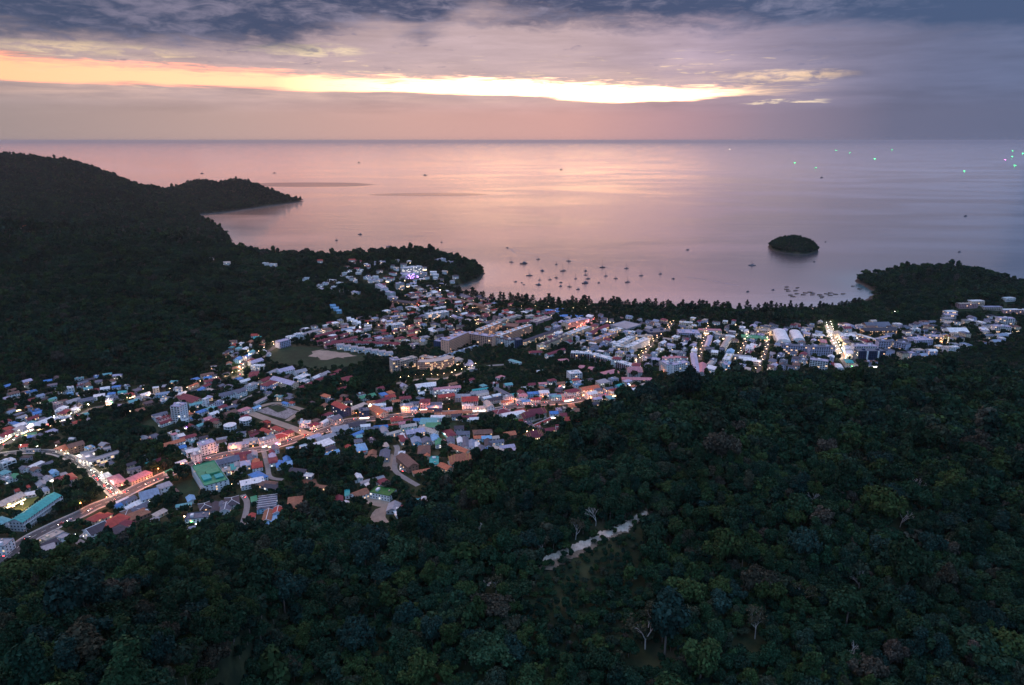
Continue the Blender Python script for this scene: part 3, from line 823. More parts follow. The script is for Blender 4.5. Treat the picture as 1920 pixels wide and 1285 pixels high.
SIGNKEYS = ['red', 'blue', 'white', 'amber', 'green', 'white', 'amber', 'violet']
def house(root, w, d, h, roof, rc, wc, floors=None, rnd=random, plit=0.10, shop=None, trim=False):
    floors = floors or max(1, int(round(h/3.3)))
    mb = MB(); rise = d*0.24 if roof in ('gable',) else d*0.22
    walls(mb, w, d, h, rise if roof == 'gable' else 0)
    if roof == 'shed':
        pass
    mb.build('wall', wallm(wc), root)
    rb = MB()
    if roof == 'gable': roof_gable(rb, w, d, h, rise)
    elif roof == 'hip': roof_hip(rb, w, d, h+0.2, rise)
    elif roof == 'flat': roof_flat(rb, w, d, h)
    elif roof == 'shed': roof_shed(rb, w, d, h, d*0.12)
    elif roof == 'arch': roof_arch(rb, w, d, h, d*0.22)
    elif roof == 'twin':
        for s in (-1, 1):
            t_ = MB(); roof_gable(t_, w, d/2-0.8, h, d*0.11, 0.4)
            i = len(rb.v); rb.v += [(a, b+s*d/4, c) for a, b, c in t_.v]; rb.f += [tuple(i+k for k in f) for f in t_.f]
    ro = rb.build('roof', roofm(rc), root)
    if trim and roof in ('gable', 'hip'):
        tb = MB(); x = (w/2+0.7) if roof == 'gable' else max(0.5, (w-d)/2)
        tb.tube((-x, 0, h+rise+0.35), (x, 0, h+rise+0.35), 0.35, None, 5)
        if roof == 'gable':
            for s in (-1, 1):
                for xx in (-x, x): tb.tube((xx, 0, h+rise+0.3), (xx, s*(d/2+0.7), h-0.7*rise/(d/2)+0.3), 0.22, None, 4)
        else:
            for sx in (-1, 1):
                for sy in (-1, 1): tb.tube((sx*x, 0, h+rise+0.35), (sx*(w/2+.8), sy*(d/2+.8), h+0.4), 0.22, None, 4)
        tb.build('ridge_trim', M_TRIM, ro)
    if roof == 'flat' and w > 9:
        k = MB(); k.box(-w*0.3, -w*0.3+3, -d*0.2, d*0.15, h+0.12, h+2.4); k.build('stair_hut', wallm(wc), ro)
        k = MB(); k.lathe([(0.0, h+0.12), (1.0, h+0.12), (1.0, h+1.8), (0.0, h+2.1)], 8, w*0.28, d*0.1); k.build('water_tank', M_TANK, ro)
    g, l = windows(w, d, h, floors, rnd=rnd, plit=plit)
    g.build('window', M_GLASS, root, 'stuff')
    l.build('lit_window', M_LIT if rnd.random() < 0.6 else M_LITW, root, 'stuff')
    if shop:                      # glowing open shop front along one long side
        s = shop if shop in (1, -1) else 1
        k = MB(); k.box(-w/2+.5, w/2-.5, min(s*d/2, s*(d/2+.3)), max(s*d/2, s*(d/2+.3)), 0.3, 2.7)
        k.build('shopfront', M_SHOP if rnd.random() < 0.55 else M_SHOPW, root)
        k = MB(); k.box(-w/2, w/2, min(s*(d/2+.31), s*(d/2+2.4)), max(s*(d/2+.31), s*(d/2+2.4)), 2.9, 3.05)
        k.build('awning', roofm(rnd.choice(['white', 'blue', 'red', 'grey', 'teal'])), root)
        if rnd.random() < 0.5:
            k = MB(); xx = rnd.uniform(-w*.3, w*.3); k.box(xx-1.2, xx+1.2, min(s*(d/2+.1), s*(d/2+.5)), max(s*(d/2+.1), s*(d/2+.5)), 3.3, 4.3)
            k.build('sign', M_SIGN[rnd.choice(SIGNKEYS)], root)

def block(root, w, d, floors, wc, rc='grey', fh=3.2, balc=True, rnd=random, plit=0.08, fin=True, lit=M_LIT, railm=None, hut=True, bay=4.0):
    h = floors*fh
    mb = MB(); mb.box(-w/2, w/2, -d/2, d/2, -1.5, h); mb.build('wall', wallm(wc), root)
    rb = MB(); roof_flat(rb, w+0.4, d+0.4, h, 1.0, 0.35); ro = rb.build('roof', roofm(rc), root)
    if hut:
        n = max(1, int(w/18))
        for i in range(n):
            x = -w/2+(i+0.5)*w/n+rnd.uniform(-2, 2)
            k = MB(); k.box(x-2.2, x+2.2, -2.5, 2.0, h+0.12, h+3.0); k.build('stair_hut', wallm(wc), ro)
            k = MB(); k.lathe([(0, h+.12), (1.1, h+.12), (1.1, h+2.0), (0, h+2.3)], 8, x+4.2, rnd.uniform(-d*.2, d*.2)); k.build('water_tank', M_TANK, ro)
            k = MB()
            for q in range(3): k.box(x-6+q*1.3, x-5+q*1.3, d*.18, d*.18+1.4, h+.12, h+1.2)
            k.build('air_unit', M_CONC, ro, 'stuff')
    plit *= .6
    g, l = MB(), MB()
    nb = max(2, int(w/bay)); ne = max(1, int(d/4.5))
    for k in range(floors):
        z0 = k*fh
        for s in (-1, 1):
            for i in range(nb):
                c = -w/2+(i+.5)*w/nb
                m_ = l if rnd.random() < plit else g
                m_.box(c-w/nb*.36, c+w/nb*.36, min(s*d/2, s*(d/2+.06)), max(s*d/2, s*(d/2+.06)), z0+.35, z0+fh-.55)
            for i in range(ne):
                c = -d/2+(i+.5)*d/ne
                m_ = l if rnd.random() < plit*.6 else g
                m_.box(min(s*w/2, s*(w/2+.06)), max(s*w/2, s*(w/2+.06)), c-.8, c+.8, z0+1.0, z0+fh-.7)
        if balc and k > 0:
            for s in (-1, 1):
                bb = MB(); y0, y1 = s*(d/2+.07), s*(d/2+1.5)
                bb.box(-w/2+.1, w/2-.1, min(y0, y1), max(y0, y1), z0-.2, z0)
                bb.box(-w/2+.1, w/2-.1, min(s*(d/2+1.38), y1), max(s*(d/2+1.38), y1), z0+.002, z0+.95)
                bb.build('balcony', railm or wallm(wc), root)
    if fin and balc:
        fb = MB()
        for s in (-1, 1):
            for i in range(nb+1):
                c = -w/2+i*w/nb
                c = min(max(c, -w/2+.25), w/2-.25)
                y0, y1 = s*(d/2+.07), s*(d/2+1.62)
                fb.box(c-.14, c+.14, min(y0, y1), max(y0, y1), 0.2, h-.1)
        fb.build('balcony_wall', wallm(wc), root, 'stuff')
    g.build('window', M_GLASS, root, 'stuff'); l.build('lit_window', lit, root, 'stuff')
    return h

def axis(x1, y1, x2, y2, h, hill=False):
    a, b = (G(x1, y1, h), G(x2, y2, h)) if hill else (GT(x1, y1, h), GT(x2, y2, h))
    c = (a+b)/2
    if hill: c.z = min(hz(a.x, a.y), hz(b.x, b.y), hz(c.x, c.y))
    dv = b-a
    return c, max(6.0, math.hypot(dv.x, dv.y)), math.atan2(dv.y, dv.x)
def near_yaw(x, y):
    best = (1e9, 0.0)
    for nm, pts, wd in ROADS:
        for i in range(0, len(pts)-1, 2):
            a, b = pts[i], pts[i+1]
            q = (a.x-x)**2+(a.y-y)**2
            if q < best[0]: best = (q, math.atan2(b.y-a.y, b.x-a.x))
    return best[1], math.sqrt(best[0])

LANDMARKS = []    # (px, py, phrase)
PLACED = []       # (root, px, py, size word, colour word, roof word, wall word, kind word)
def reg(root, px, py, label=None, cat=None, lm=None, desc=None):
    if lm: LANDMARKS.append((px, py, lm))
    if label: tag(root, label, cat)
    else: PLACED.append((root, px, py, desc, cat))

def B(x1, y1, x2, y2, d, h, roof, rc, wc, label, lm=None, name='house', cat='house', kind='house', hill=False, **kw):
    """building whose roof line runs between two pixels of the photograph, at height h above the ground"""
    c, w, yaw = axis(x1, y1, x2, y2, h, hill)
    rnd = random.Random(int(x1*13+y1*7))
    root = put(name, c, yaw)
    if kind == 'house': house(root, w, d, h, roof, rc, wc, rnd=rnd, **kw)
    else: block(root, w, d, max(1, int(round(h/3.2))), wc, rc, rnd=rnd, **kw)
    occ_rect(c.x, c.y, w, d, yaw, 2, 1.5)
    reg(root, (x1+x2)/2, (y1+y2)/2, label, cat, lm)
    return root
KIND_BY_ROOF = {'gable': 'house', 'hip': 'bungalow', 'flat': 'shophouse', 'shed': 'shed', 'arch': 'canopy_hall', 'twin': 'house'}  # plain houses take these names from their roof shape alone
NAMEOF = {'gable': 'gable roof', 'hip': 'hipped roof', 'flat': 'flat roof', 'shed': 'lean-to roof', 'arch': 'rounded roof', 'twin': 'twin-ridged roof'}
COLNAME = dict(maroon='maroon', red='red', orange='orange', brown='brown', grey='grey', dark='black', slate='slate blue', white='white', blue='bright blue', sky='pale blue', teal='teal', green='green', pink='pink',
               beige='beige', lawn='grassy green', steel='steel blue', turq='turquoise', rust='rusty brown', lilac='lilac')
def Hs(px, py, w, d, h, roof, rc, wc='white', label=None, lm=None, name='house', cat='house', yaw=None, hill=False, **kw):
    """small building centred (at roof height) on a pixel; turned along the nearest road"""
    c = G(px, py, h) if hill else GT(px, py, h)
    y_, _ = near_yaw(c.x, c.y)
    if yaw is not None: y_ = R(yaw)
    rnd = random.Random(int(px*17+py*5))
    if name == 'house':
        name = KIND_BY_ROOF[roof]
        if not label: cat = name.replace('_', ' ')
    if hill: c.z -= 0.6
    root = put(name, c, y_)
    house(root, w, d, h, roof, rc, wc, rnd=rnd, **kw)
    occ_rect(c.x, c.y, w, d, y_, 2, 1.0)
    size = 'small' if w < 12 else ('long' if w > 2.2*d else ('large' if w > 20 else 'mid-sized'))
    reg(root, px, py, label, cat, lm, (size, COLNAME[rc], NAMEOF[roof], wc, name))
    return root
# ------------------------------------------------------------------ the buildings the photograph shows one by one
# --- lower left: school, warehouses, villas
sch = B(29, 979, 102, 929, 15, 11, 'gable', 'teal', 'grey', 'long three-storey school block with a bright teal roof and pale gallery rows', 'the long teal-roofed school block', 'school_building', 'school', trim=False, plit=0.0)
def galleries(root, w, d, h, floors, m_=None):
    fh = h/floors
    for k in range(1, floors):
        for s in (-1, 1):
            b = MB(); y0, y1 = s*(d/2+.1), s*(d/2+1.9)
            b.box(-w/2, w/2, min(y0, y1), max(y0, y1), k*fh-.25, k*fh)
            b.box(-w/2, w/2, min(s*(d/2+1.7), y1), max(s*(d/2+1.7), y1), k*fh+.003, k*fh+1.0)
            b.build('gallery', m_ or M_TRIM, root)
    c = MB(); n = int(w/3.6)
    for s in (-1, 1):
        for i in range(n+1):
            x = -w/2+.3+i*(w-.6)/n
            c.box(x-.16, x+.16, min(s*(d/2+1.92), s*(d/2+2.2)), max(s*(d/2+1.92), s*(d/2+2.2)), 0, h-.3)
    c.build('gallery_post', m_ or M_TRIM, root, 'stuff')
_c, _w, _y = axis(29, 979, 102, 929, 11)
galleries(sch, _w, 15, 11, 3)
B(-12, 951, 40, 927, 13, 5.5, 'gable', 'beige', 'cream', 'long low classroom building with a beige roof beside the lit school lawn', 'the low beige classroom building', 'school_building', 'school', shop=-1)
Hs(57, 926, 11, 7, 3.5, 'shed', 'white', 'grey', yaw=25)
Hs(78, 907, 14, 9, 4, 'gable', 'grey', 'grey'); Hs(81, 919, 12, 9, 4, 'hip', 'steel', 'white'); Hs(3, 976, 10, 16, 6, 'hip', 'turq', 'white')
Hs(125, 903, 9, 8, 4, 'hip', 'slate', 'grey'); Hs(110, 900, 10, 7, 4, 'gable', 'maroon', 'white'); Hs(140, 912, 10, 8, 3.5, 'gable', 'slate')
Hs(97, 1004, 19, 11, 5, 'flat', 'beige', 'cream', 'cream flat-roofed house with a roof terrace above the concrete yard', 'the cream flat-roofed house')
Hs(118, 1005, 9, 10, 6, 'flat', 'grey', 'white')
B(78, 1024, 105, 1012, 9, 4.5, 'gable', 'dark', 'grey', 'low house under a long black roof in front of the cream terrace house')
B(70, 1034, 103, 1023, 9, 6, 'shed', 'grey', 'white', 'two-storey white house with upper colonnade at the forest edge', 'the white colonnade house', plit=0.05)
Hs(122, 1035, 13, 10, 4.5, 'shed', 'white', 'cream', 'white lean-to roofed hut with a lit yellow front at the forest edge', 'the white lit hut', shop=-1)
Hs(87, 1051, 13, 9, 3, 'arch', 'blue', 'blue', 'bright blue tarpaulin shelter at the forest edge below the white colonnade house', 'the blue tarpaulin shelter', name='tarpaulin_shelter', cat='shelter', plit=0)
Hs(140, 1059, 9, 7, 3, 'arch', 'blue', 'blue', name='tarpaulin_shelter', cat='shelter', plit=0)
B(163, 999, 197, 984, 17, 5, 'gable', 'dark', 'white', 'black-roofed villa with a white ridge line above the pale yard', 'the black-roofed villa with the white ridge', 'villa', 'villa', trim=True)
Hs(216, 995, 22, 15, 4.5, 'hip', 'dark', 'grey', 'black hip-roofed villa between the red roof and the forest', None, 'villa', 'villa')
Hs(182, 970, 15, 13, 5, 'hip', 'red', 'cream'); Hs(198, 967, 10, 8, 4.5, 'hip', 'red', 'cream')
Hs(213, 978, 26, 17, 5.5, 'hip', 'red', 'cream', 'large bright red hipped roof above the two black-roofed villas', 'the large red hipped roof'); Hs(236, 981, 10, 14, 5, 'hip', 'maroon', 'white')
Hs(2, 1018, 14, 16, 10, 'flat', 'grey', 'white', 'white three-storey flat-roofed house at the main road bend')
# --- left market strip
B(31, 808, 47, 800, 12, 6, 'shed', 'grey', 'grey', 'grey shed at the lower end of the lit market row', shop=-1); Hs(38, 797, 14, 9, 6, 'shed', 'white', 'white')
B(62, 799, 97, 786, 16, 6.5, 'gable', 'white', 'white', 'broad white market hall glowing along the left market road', 'the broad white market hall', 'market_hall', 'market', shop=-1, plit=.5)
B(48, 803, 62, 796, 11, 5, 'gable', 'lilac', 'white', 'pale lilac-roofed shop between the grey shed and the market hall', shop=-1)
B(97, 787, 116, 781, 10, 5, 'flat', 'white', 'white', 'white flat-roofed shop at the upper end of the lit market row', shop=-1, plit=.6); Hs(122, 783, 14, 8, 4, 'shed', 'steel', 'white', shop=-1)
Hs(57, 793, 12, 8, 5, 'hip', 'turq'); Hs(70, 774, 12, 9, 5, 'gable', 'blue', 'white'); Hs(40, 782, 12, 8, 4, 'gable', 'grey'); Hs(12, 813, 27, 12, 5, 'gable', 'maroon', 'white'); Hs(7, 820, 20, 7, 4, 'shed', 'white', 'grey', shop=-1)
Hs(118, 765, 12, 9, 6, 'shed', 'white'); Hs(110, 770, 10, 9, 6, 'flat', 'white'); Hs(136, 752, 19, 12, 5, 'gable', 'grey', 'grey'); Hs(106, 757, 13, 10, 9, 'flat', 'beige', 'pink', 'pink three-storey house with dark windows on the left hillside edge', 'the pink three-storey house')
Hs(122, 772, 18, 12, 5, 'hip', 'maroon', 'cream'); Hs(140, 767, 12, 8, 5, 'shed', 'white'); Hs(60, 784, 16, 9, 4, 'gable', 'maroon'); Hs(90, 753, 16, 8, 4, 'hip', 'green', 'white'); Hs(98, 748, 10, 7, 4, 'gable', 'turq')
Hs(75, 742, 10, 9, 5, 'gable', 'steel'); Hs(130, 727, 12, 9, 8, 'flat', 'white', 'white'); Hs(118, 733, 12, 8, 5, 'gable', 'beige'); Hs(131, 737, 9, 8, 5, 'flat', 'sky', 'blue'); Hs(152, 738, 13, 10, 5, 'gable', 'grey'); Hs(160, 750, 20, 12, 5, 'gable', 'slate', 'grey')
Hs(176, 732, 14, 10, 5, 'hip', 'maroon'); Hs(197, 728, 13, 9, 6, 'gable', 'white'); Hs(186, 742, 15, 9, 6, 'shed', 'white'); Hs(196, 745, 13, 8, 5, 'gable', 'white'); Hs(209, 738, 10, 9, 6, 'hip', 'blue'); Hs(221, 744, 18, 10, 5, 'gable', 'slate', 'grey'); Hs(205, 750, 10, 9, 7, 'flat', 'white', 'white', shop=-1)
Hs(230, 735, 12, 8, 5, 'gable', 'teal', 'white'); Hs(165, 728, 12, 8, 5, 'gable', 'turq'); Hs(218, 725, 12, 8, 5, 'hip', 'blue', 'white'); Hs(55, 751, 20, 10, 4, 'hip', 'maroon', 'brown'); Hs(35, 757, 11, 8, 4, 'gable', 'maroon'); Hs(10, 790, 12, 9, 5, 'hip', 'maroon'); Hs(20, 772, 10, 8, 4, 'gable', 'steel')
B(157, 777, 192, 769, 6, 4, 'gable', 'turq', 'white', 'long narrow turquoise awning roof along the upper market road', 'the long turquoise awning roof', 'market_awning', 'awning', plit=0)
Hs(147, 791, 14, 10, 5, 'hip', 'red', 'cream', 'small red hipped house across the market road from the turquoise awning', 'the small red hipped house'); Hs(164, 787, 9, 7, 4, 'shed', 'grey')
B(41, 817, 68, 813, 6, 3.5, 'shed', 'green', 'white', 'green awning with a lit stall front below the market road', None, 'market_awning', 'awning', shop=-1, plit=0)
Hs(134, 823, 9, 6, 3.5, 'flat', 'white'); Hs(62, 843, 16, 5, 3, 'shed', 'grey', 'grey')
# --- U shaped block, brown inn
B(151, 850, 207, 838, 9, 7.5, 'flat', 'grey', 'white', 'rear wing of the grey-roofed U-shaped hostel', None, 'hostel_wing', 'hostel', kind='block', hut=False, lit=M_LITW)
B(164, 864, 223, 846, 10, 7.5, 'flat', 'grey', 'white', 'front wing of the grey-roofed U-shaped hostel with lit windows', 'the U-shaped hostel', 'hostel_wing', 'hostel', kind='block', hut=False, plit=.3)
Hs(160, 856, 22, 15, 7.2, 'flat', 'grey', 'white', 'low grey-roofed lobby joining the two wings of the U-shaped hostel', None, 'hostel_lobby', 'hostel')
B(127, 838, 155, 830, 13, 9, 'gable', 'brown', 'brown', 'dark brown three-storey inn behind the U-shaped hostel', 'the brown three-storey inn', 'inn', 'inn', plit=.25)
Hs(119, 840, 17, 13, 6, 'hip', 'orange', 'cream', 'orange hipped house beside the brown inn', 'the orange hipped house by the brown inn'); Hs(168, 839, 10, 9, 9, 'flat', 'sky', 'cream', 'cream boxy house with a pale blue roof beside the brown inn')
B(0, 870, 25, 861, 11, 9, 'flat', 'white', 'white', 'white three-storey block at the left end of the side road', 'the white block at the left end of the side road', 'apartment_block', 'apartments', kind='block', lit=M_LITW)
B(49, 880, 80, 866, 6, 4, 'shed', 'white', 'grey', 'long narrow white lean-to roof below the side road', 'the long narrow white lean-to')
Hs(101, 885, 11, 7, 4, 'gable', 'sky', 'blue'); Hs(129, 895, 19, 12, 5, 'hip', 'red', 'cream'); Hs(122, 891, 16, 6, 4, 'shed', 'grey'); Hs(198, 892, 13, 10, 6, 'flat', 'white', 'white', 'white flat roof with a water tank at the lit junction', 'the white roof at the junction', shop=-1)
Hs(46, 878, 10, 8, 5, 'gable', 'slate'); Hs(70, 893, 13, 9, 4, 'gable', 'slate', 'grey'); Hs(90, 897, 12, 8, 4, 'gable', 'grey'); Hs(12, 897, 12, 9, 5, 'flat', 'grey', 'white'); Hs(8, 886, 12, 9, 5, 'hip', 'turq'); Hs(30, 893, 12, 8, 4, 'gable', 'green')
Hs(218, 899, 24, 13, 5, 'hip', 'pink', 'pink', 'pink hipped bungalow at the corner of the lit junction', 'the pink bungalow at the junction'); Hs(260, 893, 26, 13, 5, 'hip', 'pink', 'cream', 'pink hipped bungalow set back behind the main road trees')
# --- centre left of the main road
B(262, 931, 296, 922, 22, 7, 'gable', 'steel', 'white', 'large steel-blue warehouse roof beside the orange main road', 'the steel-blue warehouse', 'warehouse', 'warehouse', shop=-1)
B(297, 915, 320, 907, 10, 8, 'shed', 'grey', 'white', 'white two-storey shophouse between the warehouse and the grass field', 'the white two-storey shophouse', plit=.1); Hs(319, 925, 15, 10, 5, 'gable', 'brown', 'beige')
Hs(257, 945, 13, 9, 4, 'shed', 'white', 'cream', shop=-1); Hs(243, 950, 10, 7, 4, 'gable', 'white'); Hs(262, 952, 20, 12, 4, 'gable', 'slate', 'grey'); Hs(240, 938, 16, 9, 4, 'gable', 'slate'); Hs(225, 946, 12, 8, 3.5, 'arch', 'blue', 'blue', name='tarpaulin_shelter', cat='shelter', plit=0); Hs(232, 940, 14, 8, 4, 'shed', 'white')
Hs(258, 964, 20, 15, 4.5, 'hip', 'rust', 'brown'); Hs(244, 958, 15, 11, 4.5, 'hip', 'brown', 'white', 'brown hipped house with white roof edges near the forest', None, trim=True); Hs(268, 961, 9, 7, 4, 'gable', 'white')
gb = B(381, 868, 405, 904, 25, 14, 'flat', 'green', 'white', 'four-storey white building with a dark green patched roof terrace', 'the green-roofed four-storey building', 'office_block', 'offices', kind='block', hut=False, plit=.08)
k = MB(); k.box(6, 20, -11, -2, 13.6, 15.6); k.build('roof_deck', roofm('teal'), gb)
k = MB(); k.box(12, 22, 2, 11, 13.6, 15.0); k.build('roof_deck', roofm('teal'), gb)
k = MB(); k.box(-3, 8, -4, 10, 13.6, 15.9); k.build('roof_deck', roofm('green'), gb)
Hs(426, 863, 27, 15, 6, 'gable', 'slate', 'grey'); Hs(437, 876, 17, 6, 4, 'shed', 'teal', 'white', 'small teal lean-to roof behind the green-roofed four-storey building'); Hs(424, 881, 13, 10, 5, 'flat', 'beige', 'white', shop=1); Hs(448, 880, 10, 8, 4, 'hip', 'beige')
fac = B(451, 908, 494, 899, 11, 6, 'shed', 'white', 'white', 'long white factory roof with small roof vents below the bright blue roof', 'the long white factory roof', 'factory', 'factory')
for q in range(4):
    k = MB(); k.box(-16+q*9, -14.6+q*9, -1.2, .4, 6.5, 8.0); k.build('roof_vent', M_CONC, fac)
Hs(484, 892, 22, 13, 5, 'hip', 'blue', 'white', 'bright blue hipped roof just above the long white factory roof', 'the bright blue hipped roof')
Hs(387, 830, 19, 15, 14, 'flat', 'lilac', 'white', 'white four-storey house with a pale flat roof by the main road', 'the white four-storey house', 'villa', 'villa', plit=.15)
B(349, 848, 376, 842, 8, 7, 'shed', 'white', 'white', 'white lean-to wing joined to the white four-storey house'); Hs(352, 843, 14, 8, 6, 'flat', 'grey', 'blue'); Hs(367, 852, 10, 10, 9, 'flat', 'grey', 'white'); Hs(398, 836, 12, 10, 8, 'flat', 'lilac', 'white')
B(297, 838, 345, 824, 10, 5, 'gable', 'orange', 'white', 'long orange-tiled hall with white eaves among the trees', 'the long orange-tiled hall', 'hall', 'hall')
B(330, 950, 359, 945, 5, 4, 'shed', 'turq', 'white', 'narrow turquoise lean-to roof at the edge of the grass field', 'the narrow turquoise lean-to'); Hs(358, 935, 13, 8, 4, 'gable', 'sky', 'white'); Hs(316, 883, 10, 6, 4, 'gable', 'green'); Hs(283, 866, 13, 5, 3.5, 'gable', 'teal'); Hs(275, 856, 8, 6, 4, 'flat', 'white'); Hs(340, 867, 12, 6, 4, 'shed', 'white'); Hs(300, 862, 14, 9, 4, 'hip', 'maroon', 'brown')
Hs(435, 940, 19, 14, 5, 'hip', 'dark', 'white', 'large black pavilion roof with white edges beside the concrete lane', 'the black pavilion roofs', 'villa', 'villa', trim=True)
Hs(423, 952, 15, 10, 4.5, 'gable', 'slate', 'white', 'smaller slate gabled pavilion with white edges below the large black pavilion', None, 'villa', 'villa', trim=True)
Hs(403, 951, 20, 8, 4, 'gable', 'dark', 'grey'); Hs(384, 949, 14, 11, 5, 'hip', 'dark', 'brown', 'black pyramid-roofed villa with white edges left of the pavilion roofs', None, 'villa', 'villa', trim=True); Hs(416, 945, 9, 7, 4, 'gable', 'slate')
Hs(370, 967, 22, 13, 7, 'flat', 'slate', 'white', 'modern white villa with a dark flat roof beside a yellow light', 'the modern white flat-roofed villa', 'villa', 'villa', shop=-1, yaw=12)
Hs(361, 995, 16, 10, 5, 'shed', 'steel', 'cream', 'low lit pool house at the forest edge below the modern white villa', None, 'villa', 'villa', shop=-1); Hs(371, 1000, 10, 7, 3.5, 'shed', 'white', 'grey'); Hs(300, 962, 14, 7, 3.5, 'shed', 'beige', 'cream'); Hs(286, 975, 13, 4, 3, 'shed', 'grey', 'grey')
Hs(456, 850, 19, 7, 6, 'gable', 'maroon', 'cream'); Hs(456, 859, 19, 7, 6, 'gable', 'maroon', 'cream'); Hs(460, 869, 15, 11, 6, 'hip', 'lilac', 'grey'); Hs(482, 872, 17, 12, 5, 'hip', 'red', 'white'); Hs(480, 866, 13, 8, 5, 'gable', 'orange', 'white'); Hs(470, 858, 14, 9, 5, 'gable', 'slate'); Hs(475, 851, 16, 9, 5, 'gable', 'grey'); Hs(444, 872, 12, 8, 4, 'gable', 'grey')
# --- around the white tower
wt = B(326, 757, 343, 758, 16, 27, 'flat', 'lilac', 'white', 'tall white eight-storey apartment tower standing alone among houses', 'the tall white tower', 'apartment_tower', 'tower', kind='block', lit=M_LITW, plit=.05)
Hs(343, 788, 13, 10, 5, 'flat', 'white', 'white', 'white flat-roofed annex at the foot of the tall white tower'); Hs(352, 777, 12, 9, 6, 'hip', 'orange', 'cream'); Hs(299, 777, 20, 9, 5, 'gable', 'slate', 'blue'); Hs(306, 783, 17, 9, 7, 'flat', 'maroon', 'pink', shop=-1); Hs(310, 791, 18, 8, 5, 'gable', 'maroon', 'white'); Hs(296, 782, 9, 9, 6, 'flat', 'grey', 'white')
B(334, 744, 366, 754, 9, 6, 'gable', 'maroon', 'cream', 'first maroon row house strip behind the tall white tower'); B(344, 740, 374, 749, 8, 6, 'gable', 'maroon', 'cream', 'second maroon row house strip farther behind the tall white tower')
B(355, 760, 382, 754, 8, 6, 'gable', 'turq', 'white', 'turquoise gabled hall between the tall white tower and the slim white block', 'the turquoise gabled hall', 'hall', 'hall'); Hs(385, 748, 7, 6, 16, 'flat', 'white', 'white', 'slim white stair tower beside the turquoise gabled hall', 'the slim white stair tower', 'stair_tower', 'tower')
Hs(379, 771, 16, 10, 6, 'hip', 'blue', 'white'); Hs(396, 765, 14, 9, 8, 'hip', 'turq', 'white'); Hs(400, 775, 13, 9, 8, 'gable', 'white', 'white'); Hs(411, 753, 11, 9, 8, 'flat', 'grey', 'lilac'); Hs(395, 757, 9, 7, 8, 'flat', 'dark', 'white'); Hs(416, 763, 13, 9, 6, 'gable', 'maroon'); Hs(433, 763, 15, 9, 5, 'gable', 'slate', 'blue'); Hs(431, 774, 18, 12, 8, 'gable', 'brown', 'brown'); Hs(445, 781, 9, 5, 4, 'shed', 'grey')
B(411, 742, 458, 731, 14, 8, 'gable', 'slate', 'white', 'row of joined white townhouses with slate roofs', 'the white townhouse row', 'townhouse_row', 'townhouses', plit=.1)
Hs(362, 722, 18, 6, 5, 'gable', 'orange', 'cream', 'small orange gabled house on the edge of the dark hill', 'the orange house at the hill edge'); Hs(386, 723, 15, 9, 5, 'gable', 'maroon'); Hs(398, 713, 24, 11, 6, 'hip', 'maroon', 'grey'); Hs(389, 708, 12, 8, 5, 'gable', 'blue'); Hs(388, 702, 20, 9, 6, 'gable', 'brown', 'cream'); Hs(375, 730, 14, 8, 5, 'gable', 'blue'); Hs(398, 732, 26, 5, 5, 'shed', 'beige', 'white', yaw=-32)
Hs(333, 728, 12, 9, 7, 'flat', 'grey', 'white'); Hs(340, 738, 17, 6, 4, 'shed', 'white', 'white'); Hs(272, 739, 14, 8, 5, 'gable', 'white', 'white'); Hs(284, 741, 9, 8, 5, 'hip', 'beige'); Hs(292, 727, 9, 7, 9, 'flat', 'white', 'cream'); Hs(305, 738, 19, 9, 5, 'gable', 'steel', 'blue'); Hs(318, 743, 14, 8, 4, 'gable', 'grey'); Hs(250, 752, 14, 9, 4, 'gable', 'turq', 'grey'); Hs(258, 745, 8, 8, 6, 'flat', 'grey')
Hs(395, 790, 20, 11, 5, 'hip', 'maroon', 'grey'); Hs(388, 785, 11, 9, 6, 'gable', 'pink')
def rotunda(px, py, r, h, label, lm):
    c = GT(px, py, h); root = put('round_house', c, 0.4, label, 'house'); LANDMARKS.append((px, py, lm))
    pts = [(r*math.cos(2*math.pi*i/12), r*math.sin(2*math.pi*i/12)) for i in range(12)]
    k = MB(); k.prism([(x*.86, y*.86) for x, y in pts], -1, h); k.build('wall', wallm('grey'), root)
    for q in range(1, 4):
        k = MB(); k.prism([(x*1.0, y*1.0) for x, y in pts], q*h/3-.35, q*h/3); k.build('floor_slab', M_TRIM, root)
    k = MB()
    for x, y in pts: k.box(x*.95-.3, x*.95+.3, y*.95-.3, y*.95+.3, 0, h-.4)
    k.build('column', M_TRIM, root, 'stuff')
    k = MB(); k.lathe([(r*1.02, h+.01), (r*1.02, h+.6), (r*.5, h+1.6), (0, h+1.8)], 12); k.build('roof', roofm('white'), root)
    k = MB()
    for i in range(12):
        a = 2*math.pi*(i+.5)/12
        for q in range(3):
            x, y = r*.85*math.cos(a), r*.85*math.sin(a); k.box(x-.7, x+.7, y-.7, y+.7, q*h/3+.6, q*h/3+2.3)
    k.build('window', M_GLASS, root, 'stuff')
    occ_rect(c.x, c.y, 2*r, 2*r, 0, 2, 1)
rotunda(431, 797, 8.5, 10, 'round white three-storey house with columns, the nearer of two', 'the nearer round white house')
rotunda(460, 786, 8.5, 10, 'round white three-storey house with columns, the farther of two', 'the farther round white house')
